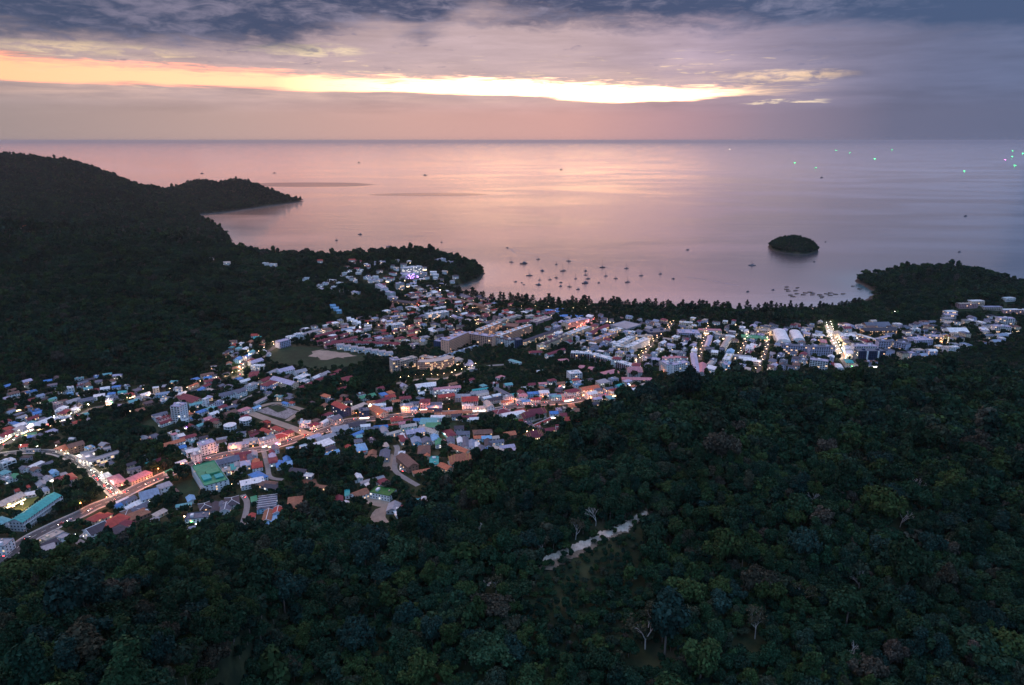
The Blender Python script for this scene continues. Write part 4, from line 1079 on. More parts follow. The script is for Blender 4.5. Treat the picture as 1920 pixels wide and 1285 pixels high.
Hs(326, 814, 6, 6, 10, 'hip', 'pink', 'white', 'slender white water tower with a pink cap by the orange-tiled hall', None, 'water_tower', 'tower'); Hs(354, 819, 19, 10, 5, 'hip', 'maroon', 'white'); Hs(338, 817, 10, 8, 5, 'shed', 'white', 'blue'); Hs(272, 821, 14, 8, 4, 'gable', 'grey', 'white'); Hs(290, 817, 12, 9, 4, 'hip', 'slate'); Hs(284, 826, 16, 6, 4, 'gable', 'maroon'); Hs(448, 832, 24, 9, 5, 'gable', 'steel', 'white'); Hs(440, 838, 16, 9, 4, 'gable', 'grey'); Hs(416, 822, 13, 6, 4, 'gable', 'grey'); Hs(415, 834, 12, 4, 3.5, 'shed', 'white'); Hs(470, 825, 18, 10, 5, 'hip', 'grey'); Hs(452, 812, 12, 8, 5, 'gable', 'slate')
# --- middle: hill road foot, white blocks, lilac house
B(471, 686, 496, 685, 10, 9, 'flat', 'white', 'white', 'bright white boxy shop building beside the hill road', 'the bright white box by the hill road'); B(468, 681, 490, 674, 13, 6, 'gable', 'lilac', 'grey', 'pale lilac shed roof along the hill road')
Hs(476, 702, 26, 15, 6, 'hip', 'maroon', 'cream', 'maroon hipped house with a lit porch near the hill road', 'the maroon house by the hill road', shop=-1); Hs(496, 712, 20, 11, 5, 'gable', 'maroon', 'cream'); Hs(458, 714, 18, 9, 5, 'gable', 'white'); Hs(447, 710, 12, 9, 5, 'hip', 'blue'); Hs(443, 690, 13, 12, 6, 'hip', 'rust', 'cream'); Hs(446, 673, 16, 11, 6, 'gable', 'blue', 'blue'); Hs(462, 668, 14, 10, 6, 'gable', 'blue'); Hs(440, 664, 14, 10, 5, 'gable', 'slate'); Hs(458, 654, 14, 9, 6, 'gable', 'white', 'cream', shop=-1); Hs(470, 660, 14, 9, 5, 'gable', 'turq'); Hs(490, 660, 16, 10, 5, 'gable', 'white'); Hs(500, 664, 14, 9, 5, 'gable', 'grey'); Hs(452, 644, 12, 8, 6, 'flat', 'white', 'white'); Hs(467, 648, 12, 8, 5, 'gable', 'beige')
B(521, 697, 548, 690, 16, 7, 'gable', 'lilac', 'white', 'first lilac-grey hall roof of the white school compound'); B(513, 709, 553, 720, 15, 9, 'gable', 'lilac', 'cream', 'long cream hall with a lilac-grey roof and tall windows facing the lawn', 'the long cream hall', 'hall', 'hall', plit=.02)
B(552, 699, 573, 694, 14, 6, 'gable', 'grey', 'white', 'grey hall roof at the back of the white school compound'); B(505, 700, 520, 694, 13, 6, 'gable', 'grey', 'white', 'grey shed roof left of the white school compound'); Hs(566, 706, 26, 15, 6, 'flat', 'white', 'white', 'flat white roof cluster right of the long cream hall'); Hs(571, 714, 15, 10, 5, 'flat', 'white', 'white')
Hs(504, 719, 24, 15, 12, 'hip', 'maroon', 'lilac', 'lilac four-storey house with a maroon hipped roof above the lawn', 'the lilac four-storey house', 'villa', 'villa'); Hs(472, 721, 20, 12, 8, 'flat', 'grey', 'white', 'white flat-roofed house half hidden behind a dark round tree'); Hs(449, 733, 20, 12, 9, 'gable', 'slate', 'white')
B(590, 714, 628, 702, 9, 5, 'gable', 'maroon', 'cream', 'long maroon temple-school roof among the dark trees', 'the long maroon roof'); Hs(651, 711, 26, 22, 6, 'hip', 'maroon', 'cream', 'broad steep maroon hipped roof among the dark trees', 'the broad maroon hipped roof'); B(560, 728, 584, 718, 9, 5, 'gable', 'maroon', 'cream', 'narrow maroon roof lit at its upper end'); Hs(607, 701, 22, 10, 4, 'gable', 'grey', 'white'); Hs(594, 706, 22, 9, 4, 'gable', 'white', 'white'); Hs(650, 727, 26, 12, 4, 'hip', 'maroon', 'brown'); Hs(634, 696, 14, 9, 4, 'hip', 'maroon')
Hs(572, 792, 15, 10, 7, 'flat', 'white', 'white', 'white two-storey house at the end of the dirt road', 'the white house by the dirt road', yaw=8); Hs(589, 796, 14, 10, 5, 'hip', 'maroon'); Hs(610, 790, 18, 8, 5, 'arch', 'white', 'white'); Hs(620, 783, 10, 8, 6, 'gable', 'white'); Hs(614, 777, 15, 9, 5, 'hip', 'maroon'); Hs(628, 784, 14, 16, 8, 'gable', 'slate', 'grey')
B(628, 756, 651, 767, 13, 12, 'gable', 'red', 'navy', 'red-roofed four-storey block with white banded end balconies', 'the red-roofed banded block', 'apartment_block', 'apartments'); B(655, 769, 686, 757, 9, 7, 'shed', 'beige', 'cream', 'pinkish beige long shed roof beside the red-roofed banded block')
Hs(682, 768, 15, 13, 12, 'flat', 'slate', 'navy', 'dark four-storey glazed block above the bright shop row', 'the dark glazed block', 'office_block', 'offices', shop=-1); B(700, 764, 719, 776, 15, 6, 'gable', 'orange', 'cream', 'orange gabled roof sloping down to the main road', 'the orange gabled roof'); Hs(711, 759, 19, 8, 5, 'gable', 'white'); Hs(722, 767, 20, 9, 5, 'gable', 'lilac'); Hs(696, 754, 12, 9, 6, 'hip', 'orange', 'cream', shop=-1)
B(621, 806, 652, 801, 17, 7, 'gable', 'grey', 'grey', 'wide grey warehouse roof on the lower side of the main road', 'the wide grey warehouse', 'warehouse', 'warehouse'); Hs(609, 820, 28, 13, 6, 'gable', 'grey', 'beige'); Hs(608, 832, 23, 15, 6, 'shed', 'white', 'mint', 'white sloping roof with a mint green wall below the wide grey warehouse', 'the white and mint shed'); Hs(581, 822, 9, 8, 5, 'flat', 'white'); Hs(590, 818, 14, 10, 5, 'gable', 'lilac'); Hs(614, 841, 18, 10, 4, 'gable', 'brown', 'cream')
Hs(520, 804, 20, 9, 5, 'hip', 'red', 'cream'); Hs(534, 812, 22, 12, 5, 'hip', 'maroon', 'cream'); Hs(522, 818, 22, 14, 5, 'hip', 'red', 'cream', 'red hipped house with white ridges beside the dirt road corner', None, trim=True); Hs(500, 808, 20, 8, 6, 'gable', 'red', 'white'); Hs(501, 822, 20, 12, 9, 'flat', 'grey', 'white', 'white three-storey shophouse with a lit forecourt on the main road', 'the white lit shophouse', shop=-1); Hs(512, 830, 17, 9, 4, 'shed', 'beige', 'cream', shop=-1); Hs(480, 815, 16, 8, 4, 'gable', 'maroon'); Hs(500, 791, 9, 7, 8, 'flat', 'red', 'red', 'small red cubic house beside the dirt road', 'the small red cube'); Hs(457, 768, 18, 10, 6, 'hip', 'pink', 'white', 'pink-red hipped house at the corner of the building plot', 'the pink-red house by the plot'); Hs(480, 764, 13, 7, 4, 'gable', 'sky'); Hs(536, 756, 12, 6, 4, 'gable', 'blue'); Hs(547, 755, 8, 6, 4, 'hip', 'red')
B(478, 757, 508, 742, 6, 3, 'shed', 'grey', 'white', 'pale roofed walkway leading up to the lilac four-storey house', None, 'covered_walkway', 'walkway', plit=0)
# --- lower middle
Hs(545, 842, 13, 9, 4, 'hip', 'sky', 'blue'); Hs(525, 871, 17, 9, 4, 'gable', 'blue'); Hs(538, 861, 13, 8, 4, 'gable', 'blue'); Hs(543, 869, 12, 6, 4, 'shed', 'sky', 'blue'); Hs(510, 849, 16, 6, 5, 'gable', 'maroon', 'white'); Hs(511, 856, 15, 8, 5, 'gable', 'lilac'); Hs(512, 863, 17, 10, 5, 'hip', 'maroon'); Hs(516, 840, 16, 8, 5, 'gable', 'slate'); Hs(580, 838, 18, 10, 5, 'gable', 'slate'); Hs(569, 836, 9, 7, 6, 'flat', 'white'); Hs(621, 849, 20, 8, 4, 'gable', 'sky', 'white'); Hs(617, 842, 16, 9, 5, 'gable', 'dark', 'cream')
Hs(560, 883, 21, 12, 5, 'gable', 'dark', 'brown', 'black gabled house above the white lean-to in the woods'); Hs(570, 890, 23, 7, 4, 'shed', 'white', 'grey', 'white lean-to roof in front of the black gabled house', 'the white lean-to in the woods')
Hs(500, 907, 22, 12, 4, 'hip', 'brown', 'grey'); Hs(512, 912, 20, 9, 4, 'gable', 'dark')
gh = Hs(501, 943, 28, 20, 5, 'twin', 'slate', 'blue', 'blue glasshouse with pale ribs and a green strip beside the lane', 'the blue glasshouse', 'glasshouse', 'glasshouse')
k = MB()
for i in range(6): k.box(-13+i*5-.2, -13+i*5+.2, -10.4, 10.4, 7.5, 7.8)
k.build('roof_rib', M_TRIM, gh)
Hs(476, 936, 12, 6, 4, 'shed', 'green'); Hs(502, 967, 22, 9, 5, 'gable', 'rust', 'cream', 'rusty Thai gabled house with pale ridge above the bright blue roof', 'the rusty Thai gabled house', trim=True); Hs(521, 957, 12, 9, 6, 'gable', 'red', 'white', trim=True); Hs(471, 970, 13, 7, 4, 'gable', 'red', 'white')
Hs(510, 978, 24, 11, 4, 'shed', 'sky', 'white', 'brightest blue flat sloping roof at the forest edge', 'the brightest blue roof at the forest edge'); Hs(553, 942, 25, 15, 5, 'hip', 'rust', 'brown'); Hs(651, 924, 15, 5, 4, 'shed', 'teal', 'white', 'small teal roof in the woods left of the brown gable', 'the small teal roof in the woods'); Hs(600, 912, 16, 6, 4, 'gable', 'rust', 'brown'); Hs(635, 936, 12, 9, 4, 'gable', 'maroon'); Hs(648, 945, 10, 7, 4, 'gable', 'white', 'white')
B(662, 930, 687, 920, 13, 5.5, 'gable', 'rust', 'white', 'brown gabled house with white end wall beside the green-roofed villa', 'the brown gabled house with white end')
vl = Hs(718, 921, 26, 16, 7, 'flat', 'lawn', 'white', 'modern white villa with a planted green flat roof above a sandy yard', 'the villa with the green flat roof', 'villa', 'villa', yaw=-20); 
Hs(738, 951, 17, 13, 4, 'gable', 'grey', 'grey', 'grey sloping roof beside the sandy yard'); Hs(748, 960, 13, 9, 4, 'gable', 'white'); Hs(791, 946, 13, 11, 4, 'gable', 'pink', 'brown'); Hs(796, 937, 12, 8, 6, 'flat', 'white', 'white'); Hs(785, 938, 6, 7, 5, 'flat', 'turq', 'mint'); Hs(752, 954, 10, 6, 4, 'gable', 'maroon')
B(676, 906, 720, 894, 5, 3.5, 'shed', 'grey', 'white', 'long thin grey roof in the trees above the green-roofed villa', 'the long thin grey roof'); Hs(671, 894, 12, 9, 5, 'gable', 'white', 'white'); Hs(689, 909, 11, 6, 3, 'shed', 'white'); Hs(718, 903, 13, 11, 5, 'hip', 'maroon', 'white')
Hs(677, 839, 22, 13, 5, 'hip', 'sky', 'white', 'pale blue hipped roof behind a small red sloping roof', 'the pale blue hipped roof'); Hs(681, 845, 12, 6, 4, 'shed', 'red'); Hs(698, 850, 13, 10, 4, 'gable', 'rust', 'brown'); Hs(721, 852, 24, 12, 5, 'gable', 'slate', 'grey'); Hs(723, 835, 13, 6, 4, 'shed', 'beige', 'white'); Hs(653, 838, 9, 7, 4, 'gable', 'red')
B(752, 854, 775, 874, 14, 8, 'gable', 'brown', 'brown', 'long dark brown hall running down beside the concrete lane', 'the dark brown hall by the lane', 'hall', 'hall'); Hs(753, 851, 12, 9, 8, 'flat', 'white', 'white', 'white box joined to the dark brown hall by the lane')
Hs(795, 843, 24, 15, 5, 'hip', 'brown', 'brown'); Hs(801, 850, 20, 7, 4, 'gable', 'orange', 'cream'); B(844, 835, 877, 847, 10, 5, 'gable', 'orange', 'cream', 'orange covered walk at the back of the orange temple court', None, 'covered_walkway', 'walkway'); Hs(892, 853, 16, 9, 4, 'gable', 'orange', 'cream')
B(774, 886, 820, 878, 7, 4, 'gable', 'orange', 'cream', 'long orange covered walk at the front of the orange temple court', 'the orange temple court', 'covered_walkway', 'walkway'); Hs(835, 875, 18, 10, 5, 'gable', 'orange', 'cream')
def thai_hall(px, py, w, d, h, rc, wc, label, lm, name='temple_hall', yaw=None, tiers=3, lit=False):
    c = GT(px, py, h); y_ = near_yaw(c.x, c.y)[0] if yaw is None else R(yaw)
    root = put(name, c, y_, label, 'temple'); LANDMARKS.append((px, py, lm))
    k = MB(); k.box(-w/2+1.5, w/2-1.5, -d/2+1.2, d/2-1.2, -.5, h); k.build('wall', wallm(wc), root)
    k = MB(); k.box(-w/2-1, w/2+1, -d/2-1, d/2+1, -.5, .8); k.build('plinth', M_PALE, root)
    for t_ in range(tiers):
        f = 1-t_*0.26; k = MB()
        roof_gable(k, w*f, d*(1-t_*.22), h+t_*1.7, d*.34*(1-t_*.12), 0.9, .3); ro = k.build('roof', roofm(rc), root)
        g = MB()
        for s in (-1, 1):
            xx = s*(w*f/2+1.0); zz = h+t_*1.7+d*.34*(1-t_*.12)
            g.tube((xx, 0, zz), (xx+s*.5, 0, zz+1.9), .22, .04, 5)
            for sy in (-1, 1): g.tube((xx, 0, zz+.2), (xx, sy*(d*(1-t_*.22)/2+1.0), h+t_*1.7-.4), .22, .16, 4)
        g.build('gable_finial', wallm('gold'), ro)
    k = MB(); n = int(w/3)
    for s in (-1, 1):
        for i in range(n+1):
            x = -w/2+.8+i*(w-1.6)/n; k.box(x-.25, x+.25, s*(d/2-.4)-.25, s*(d/2-.4)+.25, .8, h)
    k.build('column', M_TRIM, root, 'stuff')
    k = MB()
    for s in (-1, 1):
        for i in range(n):
            x = -w/2+1.5+(i+.5)*(w-3)/n; y0, y1 = s*(d/2-1.2), s*(d/2-1.12); k.box(x-.6, x+.6, min(y0, y1), max(y0, y1), 1.5, h-.8)
    k.build('window', M_SHOP if lit else M_GLASS, root, 'stuff')
    occ_rect(c.x, c.y, w, d, y_, 2, 1.5)
    return root
thai_hall(863, 862, 28, 18, 6, 'orange', 'cream', 'large orange-roofed hall of the temple court with stacked gables', 'the large orange temple hall', yaw=14)
Hs(867, 887, 13, 8, 4, 'gable', 'red', 'white'); 
pl = Hs(814, 864, 24, 12, 2.2, 'flat', 'teal', 'white', 'walled swimming pool court with pale edges left of the orange temple hall', None, 'pool_court', 'pool', plit=0)
Hs(816, 821, 18, 10, 5, 'gable', 'sky', 'white'); Hs(822, 829, 19, 8, 5, 'gable', 'green'); Hs(832, 829, 9, 6, 5, 'gable', 'pink', 'pink'); Hs(863, 826, 16, 8, 5, 'gable', 'white'); Hs(845, 826, 16, 10, 5, 'gable', 'slate'); Hs(873, 833, 20, 10, 5, 'gable', 'slate'); Hs(800, 826, 14, 12, 5, 'gable', 'slate', 'grey'); Hs(780, 826, 18, 12, 5, 'gable', 'steel', 'blue'); Hs(843, 812, 22, 12, 5, 'hip', 'maroon', 'cream', 'maroon hipped house with a yellow-lit porch below the small lawn', None, shop=-1); Hs(756, 822, 22, 10, 5, 'hip', 'maroon', 'white'); Hs(757, 818, 18, 6, 5, 'gable', 'white')
# --- main road centre
Hs(801, 722, 36, 18, 7, 'hip', 'white', 'white', 'big angular white roof below the curved resort', 'the big angular white roof', 'hall', 'hall', yaw=20)
B(813, 730, 863, 725, 9, 12, 'gable', 'pink', 'white', 'white four-storey building under a long pink roof', 'the long pink roof', 'apartment_block', 'apartments'); B(821, 744, 851, 740, 12, 12, 'gable', 'red', 'brown', 'red-roofed brown block directly in front of the long pink roof', 'the red-roofed brown block', 'apartment_block', 'apartments')
Hs(866, 743, 26, 15, 7, 'gable', 'grey', 'grey'); Hs(838, 733, 22, 8, 12, 'flat', 'white', 'white'); thai_hall(881, 749, 24, 14, 8, 'red', 'pink', 'red hipped hall with pink walls above the main road', 'the red hall with pink walls', 'assembly_hall', tiers=1); Hs(797, 752, 14, 15, 13, 'hip', 'maroon', 'pink', 'pink four-storey rounded house with a maroon roof at the main road', 'the pink rounded house', shop=-1)
Hs(760, 746, 17, 12, 7, 'hip', 'maroon', 'cream'); Hs(732, 743, 15, 12, 6, 'hip', 'red', 'cream'); B(700, 756, 729, 746, 10, 5, 'gable', 'maroon', 'cream', 'long maroon row house above the orange gabled roof'); Hs(688, 743, 26, 11, 5, 'gable', 'green', 'white', 'pale green shed roof among houses left of the red hipped roof', 'the pale green shed roof'); Hs(763, 760, 19, 13, 9, 'flat', 'grey', 'white', 'white concrete house with many balconies above the main road', 'the white balcony house'); Hs(776, 766, 10, 8, 5, 'gable', 'blue'); Hs(743, 752, 12, 9, 5, 'hip', 'orange', 'cream'); Hs(777, 756, 14, 10, 6, 'gable', 'slate'); Hs(786, 738, 16, 7, 4, 'gable', 'white'); Hs(758, 736, 12, 7, 4, 'hip', 'pink'); Hs(815, 757, 22, 10, 6, 'gable', 'slate'); Hs(815, 763, 22, 9, 6, 'gable', 'steel', 'navy')
B(829, 776, 866, 772, 9, 5, 'gable', 'orange', 'cream', 'long orange shop roof on the lower side of the main road', 'the long orange shop roof', shop=1); Hs(876, 773, 13, 8, 5, 'gable', 'orange', 'cream', shop=1); Hs(800, 772, 16, 10, 6, 'gable', 'orange', 'cream'); Hs(744, 786, 17, 14, 6, 'hip', 'red', 'cream'); Hs(756, 793, 14, 8, 5, 'gable', 'pink'); Hs(735, 797, 16, 6, 4, 'gable', 'red'); Hs(763, 788, 10, 8, 5, 'gable', 'maroon')
Hs(790, 787, 22, 9, 5, 'gable', 'blue', 'white', 'bright blue court roof left of the turquoise court roof'); Hs(804, 791, 24, 18, 5, 'shed', 'turq', 'white', 'big turquoise court roof below the main road', 'the big turquoise court roof'); Hs(812, 798, 20, 13, 4.6, 'shed', 'green', 'white', 'green court roof attached below the turquoise court roof'); Hs(821, 782, 20, 10, 6, 'arch', 'white', 'white'); B(752, 800, 780, 796, 9, 9, 'gable', 'beige', 'mint', 'mint green three-storey block with a beige roof', 'the mint green block', 'apartment_block', 'apartments'); B(761, 811, 795, 806, 14, 6, 'gable', 'lilac', 'grey', 'wide lilac-grey shed below the mint green block', 'the wide lilac-grey shed', 'warehouse', 'warehouse'); B(788, 801, 818, 811, 11, 5, 'gable', 'beige', 'white', 'long beige shed angled beside the wide lilac-grey shed'); B(724, 815, 750, 808, 7, 5, 'gable', 'beige', 'grey', 'narrow beige roof left of the wide lilac-grey shed')
Hs(714, 800, 19, 8, 4, 'gable', 'blue'); Hs(669, 813, 20, 7, 4, 'gable', 'blue', 'white'); Hs(655, 803, 13, 10, 4, 'gable', 'sky', 'blue'); Hs(667, 796, 27, 15, 6, 'gable', 'dark', 'grey'); Hs(720, 806, 20, 9, 4, 'gable', 'grey'); Hs(700, 803, 14, 9, 4, 'gable', 'slate'); Hs(685, 798, 13, 8, 5, 'gable', 'white')
B(885, 732, 915, 728, 6, 5, 'gable', 'teal', 'white', 'long thin teal shed roof behind the grey sheds', 'the long thin teal shed'); Hs(872, 731, 10, 7, 4, 'gable', 'teal'); B(882, 738, 914, 734, 11, 6, 'gable', 'grey', 'grey', 'long grey shed in front of the thin teal shed'); Hs(904, 740, 20, 8, 6, 'gable', 'beige', 'grey'); B(930, 728, 957, 742, 9, 5, 'gable', 'slate', 'grey', 'long slate shed roof running toward the white tower house'); Hs(927, 748, 22, 10, 6, 'gable', 'dark', 'grey'); Hs(912, 746, 14, 10, 5, 'arch', 'white', 'white'); Hs(930, 741, 13, 8, 6, 'gable', 'white')
Hs(953, 743, 15, 9, 11, 'flat', 'grey', 'white', 'white angular concrete house right of the black gabled sheds', 'the white angular house'); Hs(948, 752, 18, 8, 5, 'gable', 'orange'); Hs(1000, 737, 18, 10, 6, 'hip', 'blue', 'blue'); Hs(1020, 735, 15, 13, 10, 'hip', 'white', 'white', 'tall white house with a pale pyramid roof right of the blue roof', 'the tall white pyramid-roofed house'); Hs(964, 740, 12, 9, 6, 'hip', 'teal'); Hs(980, 741, 13, 10, 8, 'hip', 'pink', 'white'); Hs(975, 750, 14, 9, 5, 'gable', 'steel'); Hs(986, 752, 14, 8, 5, 'gable', 'blue'); Hs(1003, 748, 16, 9, 5, 'gable', 'maroon'); Hs(1043, 743, 16, 9, 6, 'gable', 'turq', 'blue'); Hs(1048, 740, 15, 9, 6, 'hip', 'maroon'); Hs(1036, 741, 12, 9, 6, 'gable', 'steel', 'white')
B(912, 753, 920, 763, 10, 8, 'gable', 'beige', 'white', 'white gabled shophouse end-on to the main road', 'the white end-on shophouse', shop=1); Hs(877, 760, 17, 8, 5, 'flat', 'white', 'white'); Hs(898, 764, 20, 9, 5, 'gable', 'beige', 'white', shop=-1); Hs(880, 782, 22, 10, 5, 'gable', 'maroon', 'white'); Hs(889, 785, 13, 8, 5, 'gable', 'white', 'white'); Hs(940, 771, 22, 15, 8, 'hip', 'maroon', 'white', 'white two-storey house with a maroon hipped roof left of the arched white roof', 'the white house with maroon hipped roof', 'villa', 'villa', trim=True)
# --- temple ground
Hs(962, 778, 36, 17, 5, 'arch', 'white', 'white', 'wide arched white canopy roof in the temple ground', 'the wide arched white canopy', 'canopy_hall', 'hall', yaw=24, plit=0)
thai_hall(998, 776, 42, 14, 9, 'maroon', 'cream', 'long maroon temple hall with white columns next to the white canopy', 'the long maroon temple hall', yaw=36, tiers=2)
B(1000, 799, 1031, 785, 6, 4, 'gable', 'red', 'cream', 'long narrow red temple gallery with a pale ridge', None, 'temple_gallery', 'temple', trim=True); Hs(974, 789, 16, 8, 5, 'gable', 'red', 'cream')
thai_hall(1000, 817, 22, 16, 7, 'maroon', 'gold', 'golden lit temple with tiered dark red roofs at the forest edge', 'the golden lit temple', yaw=24, lit=True)
Hs(955, 813, 16, 12, 7, 'gable', 'orange', 'brown', 'orange gabled pavilion left of the golden lit temple', None, 'pavilion', 'pavilion')
thai_hall(1073, 787, 19, 11, 8, 'red', 'white', 'bright red roofed pavilion alone on the forest slope edge', 'the bright red pavilion', 'pavilion', yaw=-12, tiers=1)
Hs(1053, 803, 16, 8, 5, 'gable', 'maroon', 'white', trim=True); Hs(1048, 798, 9, 7, 6, 'gable', 'maroon', 'white'); Hs(976, 770, 14, 10, 5, 'hip', 'red', 'cream')
def stupa(px, py):
    c = GT(px, py, 8); root = put('stupa', c, 0, 'small golden stupa spire beside the lit green trees', 'stupa')
    k = MB(); k.box(-2.2, 2.2, -2.2, 2.2, 0, 2); k.build('plinth', M_PALE, root)
    k = MB(); k.lathe([(2.0, 2), (1.9, 3), (1.3, 4.4), (0.7, 5.2), (0.5, 6.5), (0.15, 9), (0, 10)], 10); k.build('spire', wallm('gold'), root)
stupa(972, 806)
for a in [(912, 820, 13, 9, 5, 'gable', 'sky', 'blue'), (899, 820, 15, 9, 5, 'hip', 'orange'), (894, 838, 24, 8, 5, 'gable', 'white', 'white'), (902, 845, 24, 12, 5, 'gable', 'slate', 'grey'), (919, 846, 17, 7, 4, 'gable', 'blue'), (989, 841, 15, 8, 4, 'gable', 'blue'), (950, 837, 20, 8, 4, 'gable', 'lilac'),
          (872, 826, 20, 9, 5, 'gable', 'slate'), (885, 833, 22, 10, 5, 'gable', 'steel'), (915, 831, 22, 9, 5, 'gable', 'dark'), (930, 828, 20, 8, 5, 'gable', 'slate'), (868, 812, 18, 11, 5, 'gable', 'slate'), (905, 810, 26, 14, 5, 'hip', 'brown', 'brown'), (928, 820, 10, 8, 4, 'gable', 'beige'), (935, 841, 20, 6, 4, 'gable', 'beige'), (968, 845, 18, 9, 4, 'gable', 'lilac'), (975, 840, 15, 7, 4, 'gable', 'grey'), (864, 826, 13, 6, 5, 'gable', 'white'), (980, 851, 13, 7, 4, 'gable', 'beige'), (1000, 838, 9, 6, 4, 'gable', 'maroon')]: Hs(*a)
# --- houses at the foot of the right hill
B(1089, 730, 1121, 725, 14, 9, 'gable', 'orange', 'cream', 'orange-roofed cream house with lit ground floor near the hill foot', 'the orange-roofed cream house', shop=-1); Hs(1108, 737, 17, 12, 9, 'gable', 'white', 'white', 'white gabled house in front of the orange-roofed cream house'); Hs(1073, 733, 22, 14, 8, 'hip', 'maroon', 'white', 'maroon hipped house left of the orange-roofed cream house'); Hs(1064, 741, 17, 12, 8, 'flat', 'beige', 'pink', 'beige flat-roofed house with a lit terrace at the hill foot', None, shop=-1); Hs(1130, 716, 20, 13, 9, 'shed', 'grey', 'cream', 'cream three-storey house with a grey lean-to roof', 'the cream lean-to roofed house'); Hs(1162, 722, 14, 8, 7, 'gable', 'teal', 'blue', 'teal gabled house at the hill foot', 'the teal gabled house'); Hs(1152, 731, 15, 9, 7, 'hip', 'maroon'); Hs(1141, 729, 15, 10, 7, 'gable', 'slate', 'white'); Hs(1092, 716, 14, 10, 8, 'flat', 'lilac', 'white'); Hs(1083, 721, 14, 9, 7, 'flat', 'sky', 'white'); Hs(1120, 731, 14, 10, 7, 'gable', 'slate'); Hs(1080, 712, 12, 8, 6, 'hip', 'red'); Hs(1187, 724, 10, 7, 4, 'hip', 'orange'); Hs(1209, 721, 15, 8, 6, 'arch', 'beige', 'cream'); Hs(1171, 736, 9, 7, 5, 'hip', 'red', 'cream', shop=-1); Hs(1149, 736, 9, 8, 6, 'flat', 'white', 'yellow', shop=-1); Hs(1130, 742, 17, 8, 6, 'gable', 'pink', 'cream', shop=-1); Hs(1150, 710, 15, 10, 8, 'flat', 'grey', 'lilac')
Hs(1144, 698, 31, 16, 6, 'hip', 'pink', 'beige', 'wide pink hipped roof below the long curved hotel', 'the wide pink hipped roof'); thai_hall(1189, 695, 25, 17, 11, 'pink', 'white', 'white palace-like hotel lobby with a pink tiered roof', 'the pink tiered lobby', 'hotel_lobby', yaw=5, tiers=2); B(1166, 710, 1222, 711, 12, 5, 'hip', 'pink', 'beige', 'long pink roof row in front of the pink tiered lobby'); 
B(1066, 700, 1088, 698, 17, 12, 'flat', 'white', 'white', 'white four-storey block standing alone in green scrub', 'the lone white block in the scrub', 'apartment_block', 'apartments', kind='block', plit=.03)
# --- curved resort and the peach hotels
def arc_block(cx, cy, r0, r1, a0, a1, floors, wc, label, lm, n=14, rc='beige', lit=M_LIT, plit=.3):
    """curved hotel wing between two radii"""
    root = put('resort_wing', (cx, cy, TOWN_Z), 0, label, 'resort')
    h = floors*3.2
    P = [(math.cos(R(a0+(a1-a0)*i/n)), math.sin(R(a0+(a1-a0)*i/n))) for i in range(n+1)]
    ring = [(r1*x, r1*y) for x, y in P]+[(r0*x, r0*y) for x, y in P[::-1]]
    def ringmesh(ra, rb, z0, z1):
        k = MB()
        for i in range(n):
            (x0, y0), (x1, y1) = P[i], P[i+1]
            a, b, c, d = (ra*x0, ra*y0), (ra*x1, ra*y1), (rb*x1, rb*y1), (rb*x0, rb*y0)
            k.quad((*a, z1), (*b, z1), (*c, z1), (*d, z1)); k.quad((*a, z0), (*b, z0), (*b, z1), (*a, z1)); k.quad((*d, z0), (*c, z0), (*c, z1), (*d, z1))
        for (x, y) in (P[0], P[-1]): k.quad((ra*x, ra*y, z0), (rb*x, rb*y, z0), (rb*x, rb*y, z1), (ra*x, ra*y, z1))
        return k
    ringmesh(r0, r1, -1, h).build('wall', wallm(wc), root)
    ringmesh(r0-.8, r1+.8, h+.01, h+.9).build('roof', roofm(rc), root)
    for q in range(1, floors): ringmesh(r1+.05, r1+1.5, q*3.2-.25, q*3.2+.75).build('balcony', wallm(wc), root)
    g, l = MB(), MB(); rnd = random.Random(floors*31+n)
    for q in range(floors):
        for i in range(n*2):
            a = R(a0+(a1-a0)*(i+.5)/(2*n)); da = R((a1-a0)/(2*n)*.34)
            for rr in (r1+.06, r0-.06):
                m_ = l if rnd.random() < plit else g
                p = [(rr*math.cos(a-da), rr*math.sin(a-da)), (rr*math.cos(a+da), rr*math.sin(a+da)), ((rr-.2)*math.cos(a+da), (rr-.2)*math.sin(a+da)), ((rr-.2)*math.cos(a-da), (rr-.2)*math.sin(a-da))]
                m_.prism(p, q*3.2+.8, q*3.2+2.6)
    g.build('window', M_GLASS, root, 'stuff'); l.build('lit_window', lit, root, 'stuff')
    for q in range(n): occ_rect(cx+(r0+r1)/2*P[q][0], cy+(r0+r1)/2*P[q][1], r1-r0+4, r1-r0+4, 0, 2, 3)
    LANDMARKS.append((*to_px(cx+r1*P[n//2][0], cy+r1*P[n//2][1], TOWN_Z+h)[:2], lm))
pa, pb, pm = GT(812, 695, 0), GT(860, 690, 0), GT(800, 680, 0)
arc_block(pm.x, pm.y+10, 44, 58, -100, -25, 5, 'peach', 'curved peach resort wing with lit balconies facing the driveway', 'the curved resort wing')
arc_block(pm.x-2, pm.y+8, 22, 33, -170, -60, 3, 'brown', 'inner terraced brown ring of the resort with lit rooms', 'the inner resort ring', rc='brown')
B(733, 676, 747, 674, 18, 24, 'flat', 'lilac', 'beige', 'square resort tower at the left end of the driveway', 'the square resort tower', 'resort_tower', 'resort', kind='block', plit=.25)
B(746, 676, 778, 668, 14, 17, 'flat', 'beige', 'beige', 'rear left resort wing with layered beige roofs', 'the rear left resort wing', 'resort_wing', 'resort', kind='block', plit=.2)
B(790, 668, 826, 673, 13, 16, 'flat', 'beige', 'peach', 'rear middle resort wing with lit rooms', 'the rear middle resort wing', 'resort_wing', 'resort', kind='block', plit=.25)
